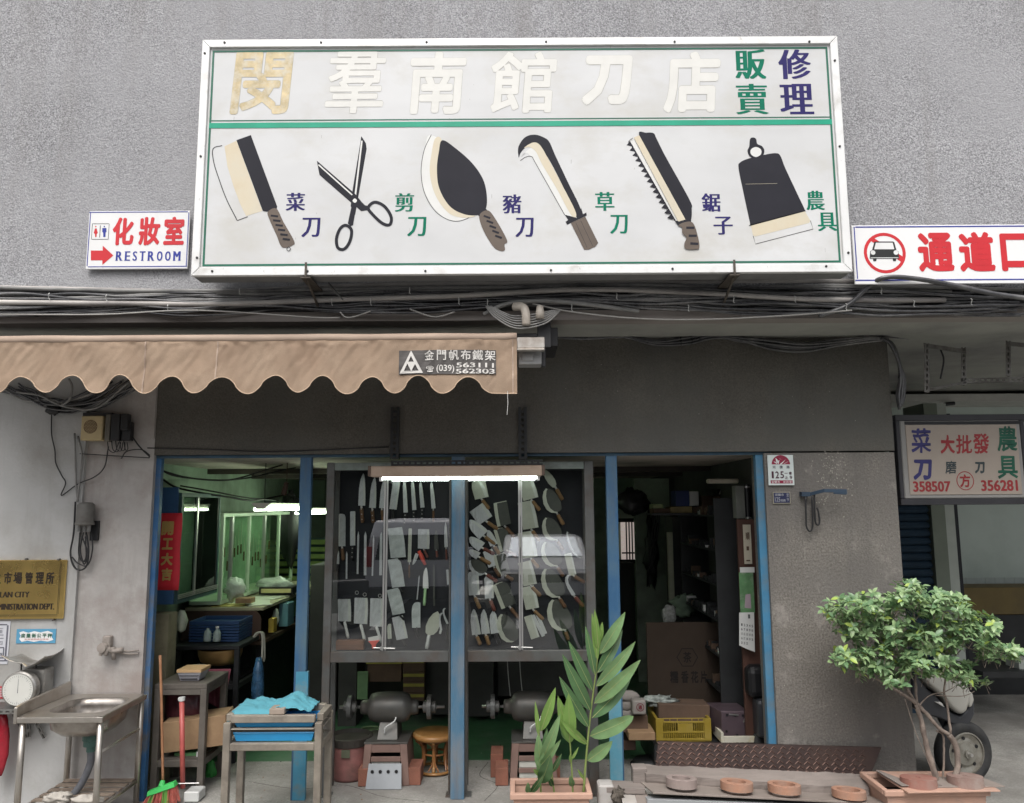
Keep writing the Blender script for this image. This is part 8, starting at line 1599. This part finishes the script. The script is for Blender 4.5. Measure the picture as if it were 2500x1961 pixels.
def stem(T, P, Y, r0, r1, k=6):
    C = catmull([gp(x, y, Y) for x, y in P], k); n = len(C); mb = MB(); mb.tube(C, [r0 + (r1 - r0) * i / (n - 1) for i in range(n)], 8); return mb.build('stem', m_stem, T, smooth=True)
G1 = thing('ginger_plant', 'tall ginger plant with long feathered leaves at the right end of the trough', 'plant', tuple(gp(835, 1640, 5.16))); Yg = 5.16
stem(G1, [(833, 1640), (850, 1400), (875, 1130), (900, 900), (935, 640), (955, 450), (970, 330)], Yg, .0085, .003)
for b, t, w, dy, mi, rt in (((868, 1355), (1075, 1192), 105, -.04, 0, 0), ((888, 1150), (1250, 985), 125, -.07, 0, 1), ((905, 998), (1230, 655), 112, .05, 2, 0), ((922, 878), (1308, 515), 112, -.06, 0, 0), ((940, 735), (1265, 365), 98, -.03, 0, 0), ((950, 622), (1158, 268), 92, .05, 2, 0), ((970, 465), (1180, 118), 98, -.02, 0, 0), ((966, 372), (990, 200), 44, -.02, 1, 0),
                            ((960, 440), (925, 95), 52, -.03, 1, 0), ((950, 520), (905, 130), 50, .02, 1, 0), ((928, 640), (850, 232), 62, .0, 2, 0), ((908, 770), (710, 358), 82, -.03, 2, 0), ((893, 940), (658, 468), 98, -.05, 2, 0), ((878, 1078), (632, 655), 90, -.03, 2, 0), ((865, 1218), (635, 1005), 62, -.07, 1, 0), ((838, 1508), (785, 1425), 24, -.02, 1, 0)):
    leafblade(G1, b, t, w, Yg - .004, Yg + dy, m_lf[mi], roundtip=rt)
G2 = thing('ginger_plant', 'bushy young ginger shoot at the left end of the trough', 'plant', tuple(gp(478, 1640, 5.12))); Yg = 5.12
stem(G2, [(480, 1640), (475, 1500), (470, 1300), (465, 1120)], Yg, .006, .004)
for b, t, w, dy, mi in (((478, 1110), (600, 745), 82, -.03, 1), ((462, 1150), (432, 862), 36, -.02, 1), ((470, 1400), (640, 962), 84, -.06, 0), ((466, 1410), (645, 1178), 58, -.08, 0), ((550, 1300), (606, 1045), 48, .03, 0), ((482, 1545), (560, 1310), 112, -.07, 2), ((474, 1440), (455, 1130), 80, -.03, 0), ((490, 1430), (530, 1080), 70, .0, 2), ((395, 1625), (500, 1470), 52, -.06, 2), ((500, 1480), (415, 1425), 46, -.06, 1), ((372, 1628), (372, 1535), 44, -.03, 0), ((480, 1480), (452, 1345), 50, -.04, 0)):
    leafblade(G2, b, t, w, Yg - .003, Yg + dy, m_lf[mi])
G3 = thing('ginger_plant', 'short bare ginger stem second from the left in the trough', 'plant', tuple(gp(590, 1640, 5.15)))
stem(G3, [(592, 1640), (580, 1540), (570, 1440)], 5.15, .006, .004); leafblade(G3, (578, 1570), (542, 1480), 40, 5.15, 5.12, m_lf[2]); leafblade(G3, (572, 1450), (650, 1298), 46, 5.15, 5.13, m_lf[2])
G4 = thing('ginger_plant', 'slim ginger shoot with folded yellow green leaves in the middle of the trough', 'plant', tuple(gp(745, 1640, 5.14))); Yg = 5.14
stem(G4, [(746, 1640), (740, 1500), (730, 1340), (720, 1180)], Yg, .006, .005)
for b, t, w, dy, mi in (((722, 1200), (620, 815), 88, -.03, 1), ((718, 1210), (708, 800), 110, -.05, 1), ((724, 1200), (748, 870), 70, -.0, 1), ((716, 1195), (640, 1040), 60, .0, 0), ((733, 1345), (792, 1242), 24, -.01, 1), ((742, 1570), (722, 1478), 48, -.04, 0), ((728, 1370), (722, 1300), 26, -.02, 1)):
    leafblade(G4, b, t, w, Yg - .003, Yg + dy, m_lf[mi])
# ------------------------------------------------------------------ box planter with the small tree
BY0, BY1 = 4.93, 5.30; XA, XB = pt(2165, 1945, BY0).x, pt(2425, 1945, BY0).x; zr = .245
planter('square_planter', 'terracotta box planter with boards laid across its rim', XA, XB, BY0 + .02, BY1, zr, .2)
def flat(label, c4, z, th, mat): mb = MB(); mb.hprism([(pt(px, 1900, Y).x, Y) for px, Y in c4], z, z + th); return solo('board', mb, mat, label, 'board', 'boards on the box planter', bevel=.001)
flat('thin ply sheet lying on the rim of the box planter, lower', [(2215, 4.90), (2440, 4.92), (2420, 5.0), (2140, 5.30), (2148, 5.22)], zr + .001, .008, m_ter); flat('thin brown ply sheet jutting out to the right over the planter', [(2235, 4.96), (2452, 4.97), (2400, 5.12), (2330, 5.14), (2200, 5.14)], zr + .010, .007, m_ply)
flat('thin dark sheet lying left over the planter rim', [(2200, 4.97), (2300, 4.98), (2275, 5.02), (2215, 5.05), (2142, 5.26), (2140, 5.24)], zr + .018, .005, m_gw)
ringthing('reddish flat grinding wheel left of the tree trunk', 2243, 1919.5, 5.03, .105, 0, .052, M('wheel_red', (.30, .135, .105), .8, var=.12, dirt=(.30, .2, .17), dscale=6), True); ringthing('dusty pink grinding wheel right of the tree trunk', 2357, 1919.5, 5.03, .102, 0, .062, M('wheel_pink', (.26, .17, .145), .8, var=.12, dirt=(.33, .27, .24), dscale=6), True)
TR = thing('potted_tree', 'small bushy ornamental tree with several crooked trunks in the box planter', 'tree', tuple(pt(2310, 1930, 5.1))); TO = (1900, 1380); TS = 2.94
m_bark = M('bark', (.24, .195, .165), .85, var=.25, scale=14, bump=.6, bscale=50, dirt=(.13, .10, .085), dscale=12)
def tp(x, y, Y): return pt(TO[0] + x / TS, TO[1] + y / TS, Y)
def limb(P, r0, r1, name='trunk', k=6):
    C = catmull([tp(*p) for p in P], k); n = len(C); mb = MB(); mb.tube([c + Vector((.004 * noise.noise(c * 25), .004 * noise.noise(c * 25 + Vector((5, 0, 0))), 0)) for c in C], [(r0 + (r1 - r0) * i / (n - 1)) * (1 + .25 * noise.noise(c * 30)) for i, c in enumerate(C)], 9); return mb.build(name, m_bark, TR, smooth=True)
Yt = 5.08
limb([(1150, 1600, Yt), (1110, 1450, Yt), (1060, 1280, Yt + .01), (1025, 1110, Yt), (990, 1000, Yt)], .019, .013); limb([(1235, 1600, Yt - .02), (1290, 1440, Yt), (1272, 1290, Yt + .01), (1225, 1215, Yt)], .017, .016)
limb([(1225, 1215, Yt), (1150, 1165, Yt - .01), (1060, 1060, Yt - .01), (990, 990, Yt)], .012, .012, 'limb'); limb([(990, 995, Yt), (900, 930, Yt - .03), (780, 860, Yt - .06), (690, 810, Yt - .08), (570, 780, Yt - .08)], .011, .004, 'limb'); limb([(990, 990, Yt), (930, 900, Yt), (910, 820, Yt + .02), (860, 700, Yt + .04), (760, 560, Yt + .05)], .011, .004, 'limb')
limb([(1235, 1205, Yt), (1212, 1000, Yt + .04), (1190, 880, Yt + .04), (1240, 700, Yt + .05), (1330, 580, Yt + .05)], .008, .004, 'limb'); limb([(1180, 1560, Yt + .03), (1190, 1350, Yt + .03), (1180, 1220, Yt + .02), (1140, 1190, Yt)], .007, .006, 'limb'); limb([(998, 1000, Yt), (985, 850, Yt), (990, 700, Yt + .02), (1010, 450, Yt)], .009, .004, 'limb'); limb([(985, 1045, Yt - .02), (1080, 940, Yt - .04), (1200, 908, Yt - .05), (1270, 870, Yt - .05)], .004, .002, 'limb'); limb([(1130, 935, Yt - .04), (1320, 940, Yt - .05), (1410, 905, Yt - .05)], .003, .002, 'limb')
limb([(1330, 580, Yt), (1450, 620, Yt), (1580, 600, Yt)], .005, .002, 'limb'); limb([(760, 560, Yt), (600, 470, Yt), (470, 420, Yt)], .004, .002, 'limb'); limb([(1120, 1540, Yt - .05), (1050, 1350, Yt - .06), (980, 1180, Yt - .06), (908, 960, Yt - .05)], .0022, .0022, 'limb')
blobs = [(470, 320, 150, 90), (690, 300, 190, 110), (1000, 260, 210, 110), (1240, 310, 170, 110), (1410, 450, 170, 120), (1560, 610, 160, 70), (590, 450, 190, 90), (860, 480, 190, 110), (1150, 520, 200, 110), (540, 660, 160, 80), (760, 660, 200, 90), (1000, 740, 120, 80), (1230, 740, 170, 70), (1390, 830, 120, 60), (850, 830, 70, 50), (950, 150, 110, 40), (1700, 630, 60, 40), (680, 760, 150, 60)]
rnd = random.Random(11)
def leafmesh(L, W_, curl):
    vs = []; n = 4
    for i in range(n + 1):
        s = i / n; wd = (math.sin(math.pi * (s ** 1.05)) ** .7) * W_ / 2 if 0 < s < 1 else .0005; z = -curl * s * s * L
        vs += [(s * L, -wd, z + wd * .35), (s * L, 0, z), (s * L, wd, z + wd * .35)]
    return vs, [(i * 3 + k, i * 3 + k + 1, i * 3 + k + 4, i * 3 + k + 3) for i in range(n) for k in range(2)]
m_tl = [M('tree_leaf_a', (.24, .37, .18), .3, var=.2, scale=9, trans=.2), M('tree_leaf_b', (.32, .45, .22), .3, var=.2, scale=9, trans=.2), M('tree_leaf_c', (.14, .25, .12), .33, var=.2, scale=9, trans=.2), M('tree_leaf_new', (.38, .50, .11), .4, var=.15, scale=9, trans=.2)]
lm = []
for k, mt in enumerate(m_tl):
    for c_ in (.15, .45):
        v_, f_ = leafmesh(1, .50, c_); me = bpy.data.meshes.new('leaf'); me.from_pydata(v_, [], f_); me.materials.append(mt); me.shade_smooth(); lm.append((me, v_, f_, k))
leaves = []; twigs = MB()
area = sum(b[2] * b[3] for b in blobs)
for (cx, cy, rx, ry) in blobs:
    nt_ = max(3, int(700 * rx * ry / area))
    for _ in range(nt_):
        a = rnd.uniform(0, 2 * math.pi); rr_ = math.sqrt(rnd.random()) * .98; dy = rnd.uniform(-1, 1) * .24 * math.sqrt(max(0, 1.15 - rr_ * rr_)); c = tp(cx + math.cos(a) * rr_ * rx, cy + math.sin(a) * rr_ * ry, Yt + dy)
        up = Vector((rnd.uniform(-.6, .6), rnd.uniform(-.7, .3), rnd.uniform(.35, 1))).normalized(); twigs.tube([c - up * .05 + Vector((0, .01, -.02)), c], [.0018, .001], 4)
        nl = rnd.randint(5, 8); ph = rnd.uniform(0, 6)
        for q_ in range(nl):
            an = ph + q_ * 2.4; o1 = up.orthogonal().normalized(); o2 = up.cross(o1); d = (o1 * math.cos(an) + o2 * math.sin(an) + up * rnd.uniform(.15, .8)).normalized(); zax = (up - d * up.dot(d)); zax = zax.normalized() if zax.length > .01 else d.orthogonal().normalized(); yax = zax.cross(d)
            L = rnd.uniform(.034, .062); mt_ = Matrix((d, yax, zax)).transposed().to_4x4(); mt_ = Matrix.Translation(c + up * rnd.uniform(-.02, .005)) @ mt_ @ Matrix.Diagonal((L, L * rnd.uniform(.85, 1.1), L, 1))
            k = rnd.choices((0, 1, 2, 3), (45, 28, 22, 5))[0]; leaves.append((c.y, mt_, k * 2 + rnd.randrange(2)))
leaves.sort(key=lambda e: e[0]); base = base_of(TR)
for (y, mt_, k) in leaves[:300]:
    o = bpy.data.objects.new('leaf', lm[k][0]); COL.objects.link(o); o.parent = TR; o.matrix_local = Matrix.Translation(-base) @ mt_
fol = [MB() for _ in m_tl]; F_ = MB()
for (y, mt_, k) in leaves[300:]: F_.add([mt_ @ Vector(v) for v in lm[k][1]], lm[k][2], lm[k][3])
F_.build('foliage', m_tl, TR, kind='stuff', smooth=True); twigs.build('twigs', m_bark, TR, kind='stuff')

# ------------------------------------------------------------------ litter and grit on the pavement
mb = MB(); rl = random.Random(5)
for k in range(420):
    x = rl.uniform(-2.4, 2.6); y = rl.uniform(4.6, 7.0); s = rl.uniform(.002, .009); a = rl.uniform(0, 6.3); z = .0075 if y < 6.35 else .0095
    p = [(x + math.cos(a + t) * s * rl.uniform(.5, 1.2), y + math.sin(a + t) * s * rl.uniform(.5, 1.6), z + rl.uniform(0, .002)) for t in (0, 1.6, 3.1, 4.7)]
    mb.add(p + [(x, y, z + s * .6)], [(0, 1, 4), (1, 2, 4), (2, 3, 4), (3, 0, 4)], rl.choice((0, 0, 1, 2)))
o = mb.build('grit', [M('grit_dark', (.06, .05, .045), .9), M('grit_pale', (.42, .40, .36), .9), M('dry_leaf', (.22, .13, .06), .9)]); tag(o, 'loose grit and dry scraps scattered over the pavement and threshold', 'grit', kind='stuff')
mb = MB()                    # hairline cracks across the slab
for (pts_) in ([(-1.9, 5.9), (-1.5, 5.75), (-1.2, 5.82), (-.9, 5.6), (-.6, 5.5)], [(.9, 6.3), (1.0, 6.0), (1.2, 5.8), (1.15, 5.55)], [(-.2, 6.3), (-.25, 6.0), (-.12, 5.8), (-.2, 5.5)], [(3.3, 7.6), (3.7, 7.0), (3.9, 6.4), (4.4, 5.9)]):
    C_ = catmull([(x, y, 0) for x, y in pts_], 8)
    for i in range(len(C_) - 1):
        a, b = C_[i], C_[i + 1]; d = (b - a).normalized(); n_ = Vector((-d.y, d.x, 0)) * (.0025 + .0015 * noise.noise(a * 30)); mb.quad(a - n_ + Vector((0, 0, .0068)), b - n_ + Vector((0, 0, .0068)), b + n_ + Vector((0, 0, .0068)), a + n_ + Vector((0, 0, .0068)))
o = mb.build('pavement_cracks', M('crack', (.05, .045, .04), .95)); tag(o, kind='structure')
